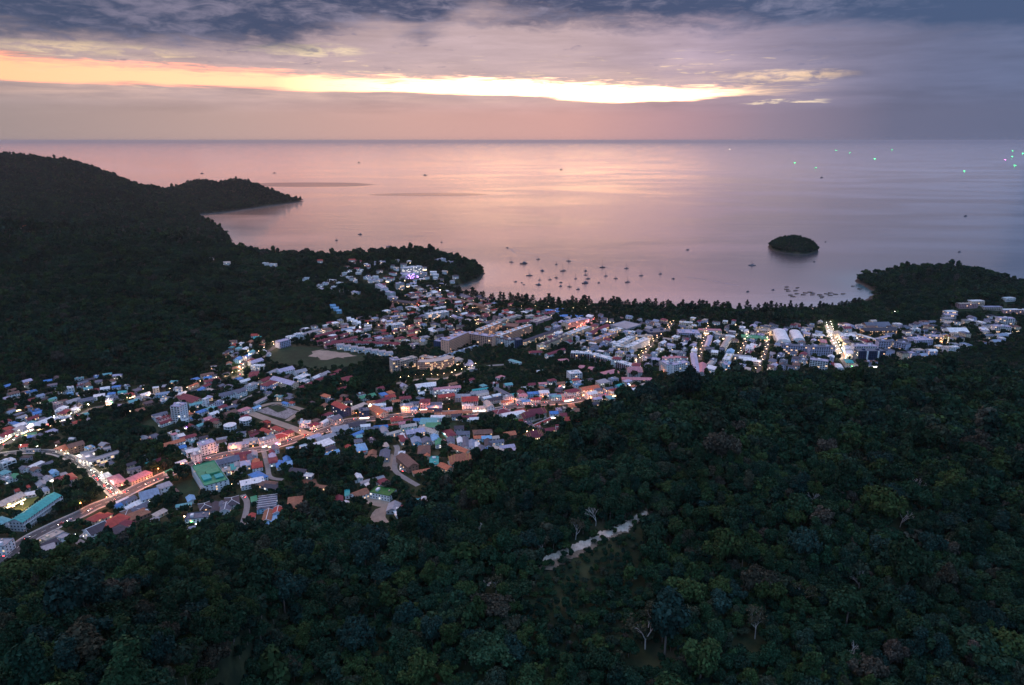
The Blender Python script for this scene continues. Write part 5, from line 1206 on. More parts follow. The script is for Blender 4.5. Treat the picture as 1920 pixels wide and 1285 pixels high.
B(848, 676, 864, 672, 16, 8, 'flat', 'beige', 'cream', 'small beige resort lobby beside the grey dome', None, 'resort_lobby', 'resort', shop=-1)
def dome(px, py, r, label, lm):
    c = GT(px, py, 4); root = put('dome_hall', c, 0, label, 'hall'); LANDMARKS.append((px, py, lm))
    k = MB(); k.lathe([(r, -1), (r, 3)], 20); k.build('wall', wallm('grey'), root)
    k = MB(); k.lathe([(r*1.02*math.cos(a), 3+r*1.02*math.sin(a)) for a in [i*math.pi/2/7 for i in range(8)]], 20); k.build('dome_shell', roofm('lilac'), root)
    k = MB()
    for i in range(10):
        a = math.pi*2*i/10; pr = None
        for j in range(8):
            e = j*math.pi/2/7; q = (r*1.03*math.cos(e)*math.cos(a), r*1.03*math.cos(e)*math.sin(a), 3+r*1.03*math.sin(e))
            if pr: k.tube(pr, q, .18, None, 4)
            pr = q
    k.build('dome_rib', M_CONC, root)
    k = MB(); k.box(-2, 2, -r-.4, -r+.6, 0, 3); k.build('doorway', M_SHOP, root)
dome(879, 683, 9, 'grey dome hall beside the resort driveway', 'the grey dome')
B(834, 640, 872, 624, 16, 24, 'flat', 'lilac', 'peach', 'peach six-storey hotel with its end wall toward the resort', 'the peach hotel end block', 'hotel', 'hotel', kind='block', plit=.05)
B(877, 624, 926, 631, 15, 22, 'flat', 'lilac', 'peach', 'wide peach hotel face in front of a lit courtyard', 'the wide peach hotel', 'hotel', 'hotel', kind='block', balc=False, plit=.03)
B(897, 620, 936, 605, 12, 18, 'flat', 'white', 'peach', 'left rear wing of the peach hotel courtyard', 'the left rear peach wing', 'hotel_wing', 'hotel', kind='block', plit=.4)
B(930, 631, 993, 610, 12, 18, 'flat', 'white', 'peach', 'right rear wing of the peach hotel courtyard', 'the right rear peach wing', 'hotel_wing', 'hotel', kind='block', plit=.12)
B(820, 641, 834, 634, 14, 12, 'flat', 'lilac', 'navy', 'dark low block at the left end of the peach hotel', None, 'hotel_wing', 'hotel', kind='block')
B(932, 632, 963, 639, 15, 15, 'flat', 'dark', 'white', 'white gridded hotel with dark glass beside the navy cube', 'the white gridded hotel', 'hotel', 'hotel', kind='block', balc=True, plit=.03); B(964, 637, 976, 635, 16, 16, 'flat', 'slate', 'navy', 'dark navy windowless cube beside the white gridded hotel', 'the navy cube', 'hotel', 'hotel', kind='block', balc=False, plit=0, hut=False)
B(979, 641, 1018, 627, 11, 10, 'gable', 'dark', 'cream', 'first long cream shophouse row behind the navy cube', 'the first cream shophouse row', 'shophouse_row', 'shophouses', plit=.35); B(1018, 627, 1051, 616, 11, 10, 'gable', 'dark', 'cream', 'second long cream shophouse row farther toward the beach', 'the second cream shophouse row', 'shophouse_row', 'shophouses', plit=.35)
B(1013, 647, 1062, 627, 14, 13, 'flat', 'dark', 'cream', 'long shophouse block with a yellow-lit end wall', 'the yellow-lit shophouse block', 'shophouse_row', 'shophouses', kind='block', plit=.3); B(1062, 627, 1102, 612, 14, 13, 'flat', 'white', 'cream', 'white-roofed continuation of the yellow-lit shophouse block', 'the white-roofed shophouse block', 'shophouse_row', 'shophouses', kind='block', plit=.25); B(1010, 651, 1022, 650, 12, 12, 'flat', 'white', 'yellow', 'yellow-lit end pavilion of the long shophouse block', None, 'shophouse', 'shophouse', kind='block', plit=.7)
B(1025, 665, 1057, 655, 10, 9, 'gable', 'maroon', 'white', 'white hotel wing with maroon roof edge left of the long curved hotel', 'the short maroon-edged wing', 'hotel_wing', 'hotel'); Hs(1005, 660, 26, 12, 5, 'hip', 'maroon', 'grey')
B(1071, 660, 1110, 662, 13, 13, 'flat', 'white', 'white', 'left segment of the long curved white hotel with maroon railings', 'the long curved hotel', 'hotel_wing', 'hotel', kind='block', railm=roofm('maroon'), plit=.06); B(1111, 663, 1151, 674, 13, 13, 'flat', 'white', 'white', 'middle segment of the long curved white hotel with maroon railings', 'the middle of the long curved hotel', 'hotel_wing', 'hotel', kind='block', railm=roofm('maroon'), plit=.06); B(1160, 677, 1189, 686, 13, 13, 'flat', 'white', 'white', 'right segment of the long curved white hotel with maroon railings', 'the right end of the long curved hotel', 'hotel_wing', 'hotel', kind='block', railm=roofm('maroon'), plit=.06); Hs(1157, 672, 15, 15, 15, 'hip', 'maroon', 'white', 'maroon-capped stair tower between two segments of the curved hotel', None, 'stair_tower', 'tower'); Hs(1193, 684, 16, 14, 14, 'hip', 'maroon', 'white', 'maroon-capped tower at the right end of the curved hotel', None, 'stair_tower', 'tower')
B(1059, 604, 1094, 596, 20, 17, 'flat', 'lilac', 'cream', 'pale cream five-storey hotel slab behind the shophouse rows', 'the cream hotel slab', 'hotel', 'hotel', kind='block', balc=False, plit=.15)
B(1105, 626, 1139, 610, 14, 8, 'gable', 'maroon', 'brown', 'dark red market hall beside the red-lit market lane', 'the dark red market hall', 'market_hall', 'market', plit=.5); B(1108, 638, 1152, 623, 11, 10, 'flat', 'lilac', 'peach', 'peach shophouse row glowing beside the dark red market hall', 'the peach shophouse row', 'shophouse_row', 'shophouses', kind='block', plit=.35); B(1146, 621, 1164, 616, 13, 12, 'flat', 'white', 'cream', 'bright end house of the peach shophouse row', None, 'shophouse', 'shophouse', kind='block', plit=.5)
B(1159, 614, 1187, 606, 45, 9, 'flat', 'grey', 'grey', 'grey parking deck with a bare flat roof', 'the grey parking deck', 'parking_deck', 'car park', kind='block', plit=.02, hut=False)
B(1154, 645, 1184, 630, 12, 14, 'flat', 'white', 'white', 'left wing of the white courtyard hotel', 'the white courtyard hotel', 'hotel_wing', 'hotel', kind='block', plit=.3); B(1180, 648, 1212, 633, 13, 14, 'flat', 'white', 'white', 'right wing of the white courtyard hotel', 'the right wing of the courtyard hotel', 'hotel_wing', 'hotel', kind='block', plit=.3); B(1156, 648, 1180, 651, 10, 13, 'flat', 'white', 'cream', 'front wing of the white courtyard hotel', None, 'hotel_wing', 'hotel', kind='block', plit=.3); B(1186, 630, 1222, 628, 12, 11, 'flat', 'beige', 'cream', 'rear wing of the white courtyard hotel', None, 'hotel_wing', 'hotel', kind='block', plit=.5)
B(1142, 656, 1188, 660, 14, 5, 'shed', 'steel', 'white', 'long steel-blue roof in front of the white courtyard hotel', 'the long steel-blue roof', 'hall', 'hall'); B(1174, 667, 1194, 668, 14, 13, 'flat', 'slate', 'white', 'white four-storey shop block with dark openings behind the curved hotel', 'the white four-storey shop block', 'shophouse', 'shophouse', kind='block'); B(1212, 622, 1250, 619, 26, 9, 'flat', 'slate', 'navy', 'broad dark-roofed shopping hall beside the lit street', 'the broad dark shopping hall', 'shopping_hall', 'shop', kind='block', plit=.2)
B(1244, 677, 1257, 684, 12, 19, 'flat', 'lilac', 'white', 'left wing of the white seven-storey hotel with banded balconies', 'the seven-storey banded hotel', 'hotel_wing', 'hotel', kind='block', plit=.05); B(1258, 684, 1287, 678, 13, 19, 'flat', 'lilac', 'white', 'right wing of the white seven-storey hotel with banded balconies', None, 'hotel_wing', 'hotel', kind='block', plit=.05)
for q in range(3): Hs(1247+q*12, 671-q*.5, 10, 9, 21, 'hip', 'pink', 'white', ['left', 'middle', 'right'][q]+' one of three pink roof pavilions above the seven-storey banded hotel', None, 'roof_pavilion', 'pavilion')
# --- right town grid
B(1271, 621, 1310, 622, 28, 10, 'flat', 'lilac', 'lilac', 'mauve apartment mass with banded storeys at the right town edge', 'the mauve apartment mass', 'apartment_block', 'apartments', kind='block'); B(1310, 618, 1352, 619, 14, 8, 'flat', 'pink', 'cream', 'pink-roofed market strip lit at its left end', None, 'shophouse_row', 'shophouses', shop=-1)
B(1274, 604, 1299, 605, 10, 9, 'flat', 'white', 'cream', 'bright white flat roof standing in the dark beach trees', 'the bright white roof in the beach trees', 'villa', 'villa')
B(1255, 659, 1284, 661, 12, 6, 'gable', 'grey', 'grey', 'long pale grey shed behind the seven-storey banded hotel'); B(1300, 663, 1306, 698, 11, 9, 'gable', 'lilac', 'grey', 'long pale lilac roof running toward the forest hill', 'the long pale lilac roof', 'hall', 'hall'); B(1317, 682, 1316, 700, 13, 8, 'gable', 'pink', 'grey', 'pinkish long roof right of the long pale lilac roof', 'the pinkish long roof', 'hall', 'hall'); Hs(1334, 690, 20, 14, 9, 'shed', 'white', 'white', 'white sloping roof right of the pinkish long roof'); Hs(1332, 681, 24, 8, 8, 'gable', 'beige', 'white')
B(1357, 683, 1376, 683, 17, 15, 'flat', 'lilac', 'blue', 'pale blue five-storey building facing the forest hill', 'the pale blue building', 'apartment_block', 'apartments', kind='block', plit=.04); Hs(1369, 659, 22, 13, 9, 'gable', 'sky', 'blue', 'sky blue gabled roof up the street from the pale blue building', 'the sky blue gabled roof'); Hs(1366, 666, 20, 12, 9, 'flat', 'white', 'yellow'); Hs(1363, 672, 22, 12, 9, 'flat', 'white', 'white')
B(1325, 650, 1332, 630, 9, 8, 'gable', 'lilac', 'cream', 'left long roof of a V-shaped pair of market rows', 'the V-shaped market rows', 'market_row', 'market', plit=.4); B(1355, 652, 1367, 632, 10, 8, 'gable', 'beige', 'cream', 'right long roof of a V-shaped pair of market rows', None, 'market_row', 'market', plit=.4); B(1322, 654, 1358, 655, 14, 9, 'flat', 'slate', 'grey', 'dark flat block closing the V-shaped market rows', None, 'shophouse_row', 'shophouses', kind='block')
rs_ = Hs(1407, 651, 26, 16, 11, 'flat', 'white', 'white', 'white shop building carrying a red rooftop sign', 'the white shop building with the red sign', 'shophouse', 'shophouse'); 
k = MB(); k.box(-6, 6, -7.6, -7.1, 12.0, 15.5); k.build('sign', mat('sign_panel_red', (0.5, 0.05, 0.07), 0.5, emit=(0.9, 0.08, 0.10), es=0.5), rs_)
k = MB(); k.tube((-5, -7.0, 11), (-5, -6.9, 15), .15, None, 4); k.tube((5, -7.0, 11), (5, -6.9, 15), .15, None, 4); k.build('sign_post', M_POLE, rs_)
for i, (x, y) in enumerate([(1402, 672), (1410, 676), (1392, 668)]): Hs(x, y, 30, 9, 8, 'gable', ['white', 'white', 'grey'][i], 'grey', yaw=-20)
Hs(1390, 686, 22, 14, 8, 'flat', 'steel', 'navy'); B(1390, 629, 1440, 633, 24, 8, 'flat', 'green', 'mint', 'broad dark green flat-roofed market hall near the beach trees', 'the dark green market hall', 'market_hall', 'market', kind='block', plit=.3, balc=False); B(1414, 619, 1449, 620, 13, 9, 'flat', 'beige', 'cream', 'beige shophouse row lit at its left end behind the green market hall', 'the beige shophouse row', 'shophouse_row', 'shophouses', kind='block', plit=.3); Hs(1392, 614, 17, 12, 9, 'flat', 'white', 'white', 'white two-roofed villa at the edge of the dark beach trees'); Hs(1400, 621, 17, 9, 6, 'gable', 'white')
B(1461, 621, 1470, 641, 26, 10, 'arch', 'white', 'white', 'large pale arched roof, left of a pair, running toward the hill', 'the left pale arched roof', 'hall', 'hall'); B(1490, 622, 1499, 638, 21, 10, 'arch', 'white', 'white', 'large pale arched roof, right of a pair, running toward the hill', 'the right pale arched roof', 'hall', 'hall')
B(1464, 647, 1513, 650, 14, 15, 'flat', 'slate', 'lilac', 'left long apartment slab with many small windows', 'the left apartment slab', 'apartment_block', 'apartments', kind='block', plit=.2); B(1516, 651, 1563, 651, 14, 18, 'flat', 'slate', 'lilac', 'right long apartment slab beside the bright shopping street', 'the right apartment slab', 'apartment_block', 'apartments', kind='block', plit=.08); B(1519, 673, 1553, 677, 13, 16, 'flat', 'lilac', 'white', 'low white balcony hotel in front of the right apartment slab', 'the front balcony hotel', 'hotel', 'hotel', kind='block', plit=.05)
B(1524, 628, 1546, 629, 14, 10, 'flat', 'white', 'white', 'white three-storey shop block up the street from the apartment slabs', None, 'shophouse', 'shophouse', kind='block', plit=.3); Hs(1544, 640, 26, 12, 9, 'flat', 'pink', 'cream', 'pink-roofed shop beside the bright shopping street', 'the pink-roofed shop', shop=1); Hs(1556, 622, 16, 12, 10, 'flat', 'white', 'white')
dgh = B(1606, 656, 1656, 656, 16, 23, 'flat', 'slate', 'navy', 'dark glass seven-storey hotel with two white columns', 'the dark glass hotel', 'hotel', 'hotel', kind='block', plit=.03)
for sx in (-8, 12):
    k = MB(); k.box(sx-1.3, sx+1.3, -9.9, -8.0, 0, 23); k.box(sx-1.3, sx+1.3, 8.0, 9.9, 0, 23); k.build('white_column', M_TRIM, dgh)
B(1599, 647, 1642, 647, 14, 17, 'flat', 'lilac', 'white', 'plain white hotel slab behind the dark glass hotel', 'the white slab hotel', 'hotel', 'hotel', kind='block', balc=False, plit=.05); B(1645, 640, 1668, 641, 16, 18, 'flat', 'slate', 'lilac', 'stepped lilac block right of the white slab hotel', None, 'apartment_block', 'apartments', kind='block')
Hs(1590, 652, 24, 15, 9, 'flat', 'white', 'white', 'white stepped shop roofs right of the bright shopping street', None, shop=-1); Hs(1592, 661, 22, 13, 9, 'shed', 'white', 'white', None, shop=-1); Hs(1592, 678, 19, 13, 6, 'hip', 'teal', 'cream', 'teal hipped roof at the lower end of the bright shopping street', 'the teal hipped roof'); Hs(1573, 688, 24, 13, 5, 'arch', 'white', 'white', 'white tent roof at the edge of the forest hill', None, 'canopy_hall', 'hall', plit=0); Hs(1564, 684, 18, 8, 4, 'gable', 'maroon', 'cream', None, shop=-1); Hs(1604, 686, 16, 9, 6, 'flat', 'beige', 'yellow', None, shop=-1)
B(1572, 626, 1604, 628, 24, 11, 'flat', 'white', 'white', 'white cluster of flat shop roofs right of the street bend', 'the white shop roof cluster', 'shophouse_row', 'shophouses', kind='block', plit=.3); Hs(1571, 625, 20, 14, 9, 'gable', 'beige', 'cream')
B(1617, 619, 1678, 618, 18, 10, 'gable', 'dark', 'brown', 'long dark resort roof with rows of warm lights beneath', 'the long dark resort roof', 'resort_wing', 'resort', plit=.6); B(1620, 609, 1665, 608, 22, 9, 'gable', 'slate', 'brown', 'second dark resort roof behind the row of warm lights', None, 'resort_wing', 'resort', plit=.3); B(1608, 627, 1643, 637, 9, 8, 'flat', 'white', 'cream', 'brightly lit arcade row in front of the dark resort roof', 'the lit arcade row', 'arcade_row', 'shops', shop=-1, plit=.8); B(1643, 636, 1668, 630, 9, 8, 'flat', 'lilac', 'cream', 'second lit arcade row meeting the first at a corner', None, 'arcade_row', 'shops', shop=-1, plit=.8)
B(1735, 630, 1772, 632, 16, 12, 'flat', 'lilac', 'cream', 'orange-lit festival mall front at the top of the hill forest', 'the orange-lit mall front', 'mall', 'mall', kind='block', plit=.6); Hs(1775, 630, 10, 10, 17, 'flat', 'orange', 'gold', 'golden lit gate tower at the end of the mall front', None, 'gate_tower', 'tower', shop=-1, plit=.8); B(1710, 636, 1740, 634, 24, 13, 'flat', 'lilac', 'lilac', 'pale mall roof left of the orange-lit front', None, 'mall', 'mall', kind='block'); B(1681, 640, 1704, 645, 18, 16, 'flat', 'slate', 'lilac', 'lilac hotel with a cream side wall beside the dark glass hotel', None, 'hotel', 'hotel', kind='block')
Hs(1713, 617, 10, 9, 13, 'flat', 'white', 'white', 'left one of twin white gate towers near the mall', None, 'gate_tower', 'tower', yaw=0); Hs(1720, 617, 9, 9, 13, 'flat', 'white', 'white', 'right one of twin white gate towers near the mall', None, 'gate_tower', 'tower', yaw=0)
B(1774, 620, 1810, 620, 26, 8, 'gable', 'white', 'white', 'broad white hall roofs behind the orange-lit mall front', 'the broad white hall roofs', 'hall', 'hall'); Hs(1845, 617, 26, 14, 9, 'flat', 'white', 'lilac', 'pale flat-roofed building just above the hill crest trees')
for args in [(1871, 595, 1900, 596, 14, 20, 'flat', 'lilac', 'white', 'upper block of the terraced white hillside hotel', 'the terraced hillside hotel'), (1862, 610, 1893, 611, 14, 17, 'flat', 'lilac', 'white', 'lower block of the terraced white hillside hotel', None)]: B(*args, 'hotel', 'hotel', kind='block', plit=.25)
for i, a in enumerate([(1880, 577, 1925, 580, 12, 10, 'flat', 'white', 'pink'), (1796, 570, 1830, 568, 12, 9, 'flat', 'beige', 'pink'), (1818, 565, 1842, 564, 14, 9, 'flat', 'white', 'cream'), (1843, 572, 1876, 574, 12, 8, 'flat', 'lilac', 'beige'), (1883, 557, 1900, 557, 12, 8, 'flat', 'white', 'white')]):
    B(*a, ['long pink-walled hillside block with a white roof at the right edge', 'leftmost beige block of the hillside hotel row', 'white-roofed block of the hillside hotel row', 'low lilac-roofed block of the hillside hotel row', 'small white block high on the right headland'][i], None, 'hotel_wing', 'hotel', kind='block', hill=True, plit=.12, hut=False)
for i, a in enumerate([(1772, 583, 1792, 582), (1770, 589, 1794, 588), (1768, 596, 1788, 595), (1768, 604, 1790, 602)]): B(*a, 14, 8, 'flat', ['white', 'lilac', 'grey', 'beige'][i], 'white', ['topmost', 'upper', 'third', 'lowest'][i]+' terrace of the stacked white villas on the headland slope', None, 'hillside_villa', 'villa', kind='block', hill=True, plit=.3, hut=False, balc=False)
# --- promontory and the villas on the left hill
def HV(px, py, w, d, h, rc, wc, label=None, name='hillside_villa', cat='villa', plit=.15, roof='flat', **k):
    return Hs(px, py, w, d, h, roof, rc, wc, label, None, name, cat, hill=True, plit=plit, **k)
B(752, 500, 790, 500, 16, 15, 'flat', 'white', 'white', 'bright white curved hotel on the promontory', 'the bright promontory hotel', 'hotel', 'hotel', kind='block', hill=True, plit=.35, lit=M_LITW)
B(757, 513, 782, 512, 13, 12, 'flat', 'white', 'white', 'white hotel with violet lights below the promontory hotel', 'the violet-lit hotel', 'hotel', 'hotel', kind='block', hill=True, plit=.5, lit=M_SIGN['violet'])
for i, a in enumerate([(702, 492, 724, 489, 14, 12), (686, 497, 706, 493, 14, 10), (818, 483, 832, 485, 14, 12), (834, 488, 850, 491, 14, 9), (786, 511, 800, 512, 12, 9), (742, 530, 756, 531, 13, 18), (709, 532, 722, 541, 14, 16), (722, 542, 737, 549, 14, 16), (728, 552, 744, 557, 13, 14)]):
    B(*a, 'flat', 'lilac', 'white', ['stepped white hotel on the left of the promontory', 'pale terrace block left of the stepped promontory hotel', 'banded white hotel high at the promontory edge', 'lower banded white block at the promontory edge', 'grey-white block under the violet-lit hotel', 'white five-storey block alone on the promontory slope', 'upper stepped white hotel block on the left slope', 'middle stepped white hotel block on the left slope', 'lowest stepped white hotel block on the left slope'][i], None, 'hotel', 'hotel', kind='block', hill=True, plit=.15)
for i, (px, py) in enumerate([(564, 523), (575, 521), (591, 519), (606, 520), (610, 530), (622, 525), (602, 541), (622, 541), (640, 518), (638, 530), (649, 511), (658, 507), (667, 547), (645, 545), (672, 511), (680, 506), (655, 519), (630, 537), (600, 534), (690, 519), (698, 525), (704, 518), (712, 524)]): HV(px, py, random.Random(i).choice([16, 20, 24]), 12, 6, random.Random(i+5).choice(['white', 'white', 'grey', 'lilac']), 'white', yaw=random.Random(i+9).choice([-15, 10, 20]))
for i in range(3): HV(624+i*6, 572+i*5, 12, 11, 5, 'sky', 'blue', ['uppermost', 'middle', 'lowest'][i]+' of three sky blue cabins stepping down the dark left hill', 'hill_cabin', 'cabin', roof='shed', plit=0)
for i in range(4): HV(654+i*6, 597+i*2.5, 8, 14, 11, 'white', 'white', ['first', 'second', 'third', 'fourth'][i]+' from the left of four stepped white row villas at the hill foot', 'row_villa', 'villa', roof='gable', yaw=20)
for i, (px, py, w, rc) in enumerate([(425, 492, 20, 'beige'), (498, 493, 18, 'white'), (512, 495, 22, 'white'), (478, 628, 14, 'red'), (483, 633, 14, 'teal'), (437, 640, 13, 'brown'), (395, 484, 16, 'grey'), (600, 488, 16, 'red'), (660, 487, 20, 'red'), (672, 490, 20, 'maroon'), (212, 387, 28, 'grey'), (290, 411, 26, 'white'), (334, 370, 24, 'red'), (40, 424, 26, 'orange'), (72, 418, 22, 'beige'), (340, 428, 22, 'grey'), (352, 436, 22, 'grey'), (365, 437, 20, 'beige'), (376, 436, 20, 'grey'), (385, 440, 20, 'lilac'), (415, 446, 16, 'beige')]):
    HV(px, py, w, 12, 7, rc, 'white', yaw=12, plit=.5 if i > 9 and i < 15 else .15, roof='gable' if rc not in ('white', 'grey') else 'flat')
# --- row houses in the middle distance
def rows(px0, py0, dx, dy, n, w, d, h, rc, wc, label, roof='gable', hill=False, **k):
    for i in range(n):
        Hs(px0+dx*i, py0+dy*i, w, d, h, roof, rc, wc, None, None, 'row_house', 'house', **k)
for r_ in range(3): rows(583+r_*16, 634+r_*6, 12, -3.2, 5, 13, 10, 7, 'maroon', 'pink', '', yaw=38)
for i in range(8): Hs(638+i*13, 648+i*2.1, 14, 16, 6, 'arch', 'grey', 'white', None, None, 'row_house', 'house', yaw=18)
for i in range(9): Hs(628+i*14, 641+i*.4, 13, 12, 6, 'gable', 'maroon', 'white', None, None, 'row_house', 'house', yaw=18)
for i in range(7): Hs(690+i*16, 636-i*5, 16, 10, 6, 'hip', 'maroon', 'cream', None, None, 'row_house', 'house', yaw=35)
for i in range(8): Hs(826+i*9.2, 670-i*2.9, 13, 9, 4, 'flat', 'steel', 'white', None, None, 'arcade_shop', 'shop', yaw=58, plit=.05)
B(520, 641, 540, 636, 14, 13, 'flat', 'lilac', 'lilac', 'lilac four-storey house at the corner of the grass field', 'the lilac house at the field corner', 'apartment_block', 'apartments', kind='block', hut=False); Hs(545, 631, 18, 11, 11, 'flat', 'white', 'white', 'white four-storey house behind the lilac corner house'); Hs(560, 626, 18, 10, 11, 'flat', 'white', 'white'); B(562, 629, 600, 618, 12, 9, 'flat', 'grey', 'white', 'long white townhouse row at the foot of the left hill', 'the townhouse row at the hill foot', 'townhouse_row', 'townhouses', kind='block', hut=False)
B(725, 609, 756, 605, 16, 14, 'flat', 'white', 'white', 'white hotel with a blue pool deck at the foot of the left hill', 'the white pool hotel', 'hotel', 'hotel', kind='block', plit=.2); Hs(735, 619, 26, 13, 3, 'flat', 'sky', 'white', 'blue pool deck in front of the white pool hotel', None, 'pool_deck', 'pool', plit=0); Hs(610, 618, 26, 13, 6, 'hip', 'brown', 'cream'); Hs(690, 611, 16, 12, 10, 'flat', 'white', 'cream'); Hs(650, 618, 22, 12, 6, 'gable', 'steel', 'white'); Hs(665, 615, 26, 11, 5, 'gable', 'white', 'white')
B(800, 590, 838, 584, 16, 12, 'flat', 'white', 'white', 'large white hotel at the foot of the promontory slope', 'the large white slope hotel', 'hotel', 'hotel', kind='block', plit=.25); B(815, 578, 838, 574, 13, 11, 'flat', 'white', 'white', 'white block behind the large white slope hotel', None, 'hotel', 'hotel', kind='block', plit=.3); B(736, 563, 780, 569, 13, 9, 'gable', 'dark', 'brown', 'long dark-roofed building with red lights at the foot of the cut slope', None, 'hall', 'hall', plit=.3)
B(850, 560, 910, 575, 12, 7, 'gable', 'brown', 'brown', 'long brown beach resort roof, front of two', 'the brown beach resort roofs', 'resort_wing', 'resort', plit=.2); B(845, 548, 880, 558, 22, 7, 'flat', 'slate', 'brown', 'dark flat beach resort roof behind the long brown one', None, 'resort_wing', 'resort')
B(930, 602, 974, 590, 14, 11, 'flat', 'grey', 'cream', 'beige hotel wing lit yellow near the beach trees', 'the yellow-lit beach hotel wing', 'hotel_wing', 'hotel', kind='block', plit=.45); B(938, 609, 972, 611, 30, 9, 'flat', 'brown', 'brown', 'brown flat roof with a teal rooftop pool', None, 'hall', 'hall', kind='block', hut=False); Hs(944, 609, 13, 7, 10.4, 'flat', 'teal', 'mint', 'teal rooftop pool on the brown flat roof', None, 'rooftop_pool', 'pool', plit=0); B(968, 604, 1000, 601, 16, 8, 'hip', 'maroon', 'cream', 'maroon hipped hall behind the right rear peach wing'); B(1000, 604, 1028, 594, 20, 9, 'flat', 'beige', 'pink', 'mauve beige hotel block near the beach trees', None, 'hotel', 'hotel', kind='block')
for i, (px, py) in enumerate([(1030, 582), (1040, 584), (1050, 580), (1052, 593), (1062, 592), (1075, 593), (1088, 594)]): Hs(px, py, 20, 11, 4, 'hip', 'blue', 'white', None, None, 'tarpaulin_shelter', 'shelter', plit=0)
B(955, 675, 976, 681, 7, 4, 'shed', 'turq', 'white', 'turquoise lean-to roof at the edge of the scrub', 'the turquoise roof at the scrub'); Hs(888, 690, 24, 9, 4, 'gable', 'grey', 'white'); Hs(985, 727, 13, 6, 4, 'gable', 'white'); Hs(1018, 719, 13, 8, 5, 'hip', 'pink'); Hs(938, 707, 14, 9, 5, 'hip', 'pink'); Hs(880, 713, 18, 8, 4, 'gable', 'maroon'); Hs(1090, 688, 16, 9, 4, 'hip', 'pink', 'brown'); Hs(1108, 691, 16, 9, 4, 'hip', 'pink', 'brown'); Hs(1056, 675, 18, 9, 4, 'hip', 'pink'); Hs(1012, 696, 10, 7, 4, 'gable', 'white')

# --- filler houses between the listed ones
def inside(px_poly):
    P = [Z(px, py, TOWN_Z)[:2] for px, py in px_poly]
    return lambda x, y: bool(sdist(P, np.array([x]), np.array([y]))[0] > 0)
GREENS = [inside(p) for p in [
    [(150, 790), (215, 765), (300, 790), (330, 820), (250, 850), (140, 830)], [(225, 835), (300, 835), (350, 870), (300, 885), (250, 880)], [(550, 845), (640, 850), (720, 880), (700, 940), (640, 990), (560, 975), (520, 920)],
    [(860, 680), (1010, 665), (1150, 690), (1080, 708), (1000, 725), (880, 722)], [(690, 690), (735, 690), (740, 730), (640, 745), (560, 745), (600, 720)], [(560, 760), (600, 760), (600, 785), (555, 790)],
    [(1000, 572), (1800, 586), (1800, 606), (1600, 612), (1450, 612), (1310, 602), (1060, 586)], [(765, 900), (900, 855), (1000, 835), (1080, 800), (1140, 772), (1200, 750), (1280, 745), (1200, 800), (900, 990)], [(500, 655), (700, 660), (720, 690), (620, 700), (520, 690)], [(900, 655), (1000, 655), (1000, 668), (860, 672)], [(895, 780), (960, 785), (985, 800), (960, 830), (900, 810)], [(250, 895), (290, 880), (380, 895), (390, 940), (330, 960), (250, 955)], [(130, 905), (200, 920), (130, 975), (80, 990)], [(860, 620), (905, 610), (930, 620), (870, 640)]]]
FILL = []
rf = random.Random(99)
def fill(poly, step, prob, pal, wcs, wr, dr, hr, roofs, yawf=None, shopp=.1):
    ins = inside(poly)
    P = [Z(px, py, TOWN_Z)[:2] for px, py in poly]
    x0, x1 = min(p[0] for p in P), max(p[0] for p in P); y0, y1 = min(p[1] for p in P), max(p[1] for p in P)
    y = y0
    while y < y1:
        x = x0
        while x < x1:
            xx, yy = x+rf.uniform(-.4, .4)*step, y+rf.uniform(-.4, .4)*step
            x += step
            if rf.random() > prob: continue
            if not ins(xx, yy) or any(g(xx, yy) for g in GREENS): continue
            w_, d_, h_ = rf.uniform(*wr), rf.uniform(*dr), rf.uniform(*hr)
            yw = (near_yaw(xx, yy)[0] if yawf is None else yawf)+rf.uniform(-.12, .12)
            if rf.random() < .25: yw += math.pi/2
            if occ_rect(xx, yy, w_, d_, yw, None, 1.0): continue
            if road_behind(xx, yy, int(h_*1.6+d_*.6), w_*.4): continue
            occ_rect(xx, yy, w_, d_, yw, 2, 0.5)
            FILL.append((xx, yy, w_, d_, h_, yw, rf.choice(roofs), rf.choice(pal), rf.choice(wcs), rf.random() < shopp))
        y += step
MIXP = ['maroon', 'maroon', 'grey', 'slate', 'slate', 'slate', 'dark', 'dark', 'dark', 'white', 'blue', 'brown', 'red', 'brown', 'lilac', 'turq', 'rust', 'orange']
CITY = ['white', 'white', 'grey', 'lilac', 'slate', 'slate', 'steel', 'beige', 'maroon', 'dark', 'dark', 'brown']
fill([(0, 900), (0, 720), (200, 705), (310, 728), (390, 700), (420, 660), (470, 640), (520, 650), (500, 700), (640, 720), (640, 800), (400, 860), (200, 900)], 16.5, .60, MIXP, ['white', 'cream', 'grey', 'brown'], (9, 15), (7, 10), (3.5, 7), ['gable', 'gable', 'hip', 'shed', 'flat'])
fill([(0, 1040), (0, 880), (200, 930), (400, 870), (560, 830), (640, 845), (560, 980), (330, 1000), (140, 1040)], 20, .42, MIXP, ['white', 'cream', 'grey'], (9, 15), (7, 10), (3.5, 6), ['gable', 'hip', 'shed'])
fill([(560, 830), (640, 745), (800, 715), (900, 725), (1140, 715), (1230, 715), (1150, 760), (1080, 790), (1000, 840), (880, 860), (800, 890), (720, 880), (640, 850)], 16, .62, MIXP, ['white', 'cream', 'pink', 'grey'], (9, 15), (7, 11), (4, 9), ['gable', 'gable', 'hip', 'flat'])
fill([(520, 640), (620, 604), (720, 594), (760, 556), (800, 535), (860, 552), (1000, 580), (1060, 590), (1030, 610), (940, 630), (860, 640), (780, 660), (700, 650), (620, 640)], 19, .78, CITY+['maroon', 'maroon', 'red'], ['white', 'cream', 'pink'], (11, 20), (9, 13), (5, 11), ['gable', 'hip', 'flat', 'flat'], R(38), .2)
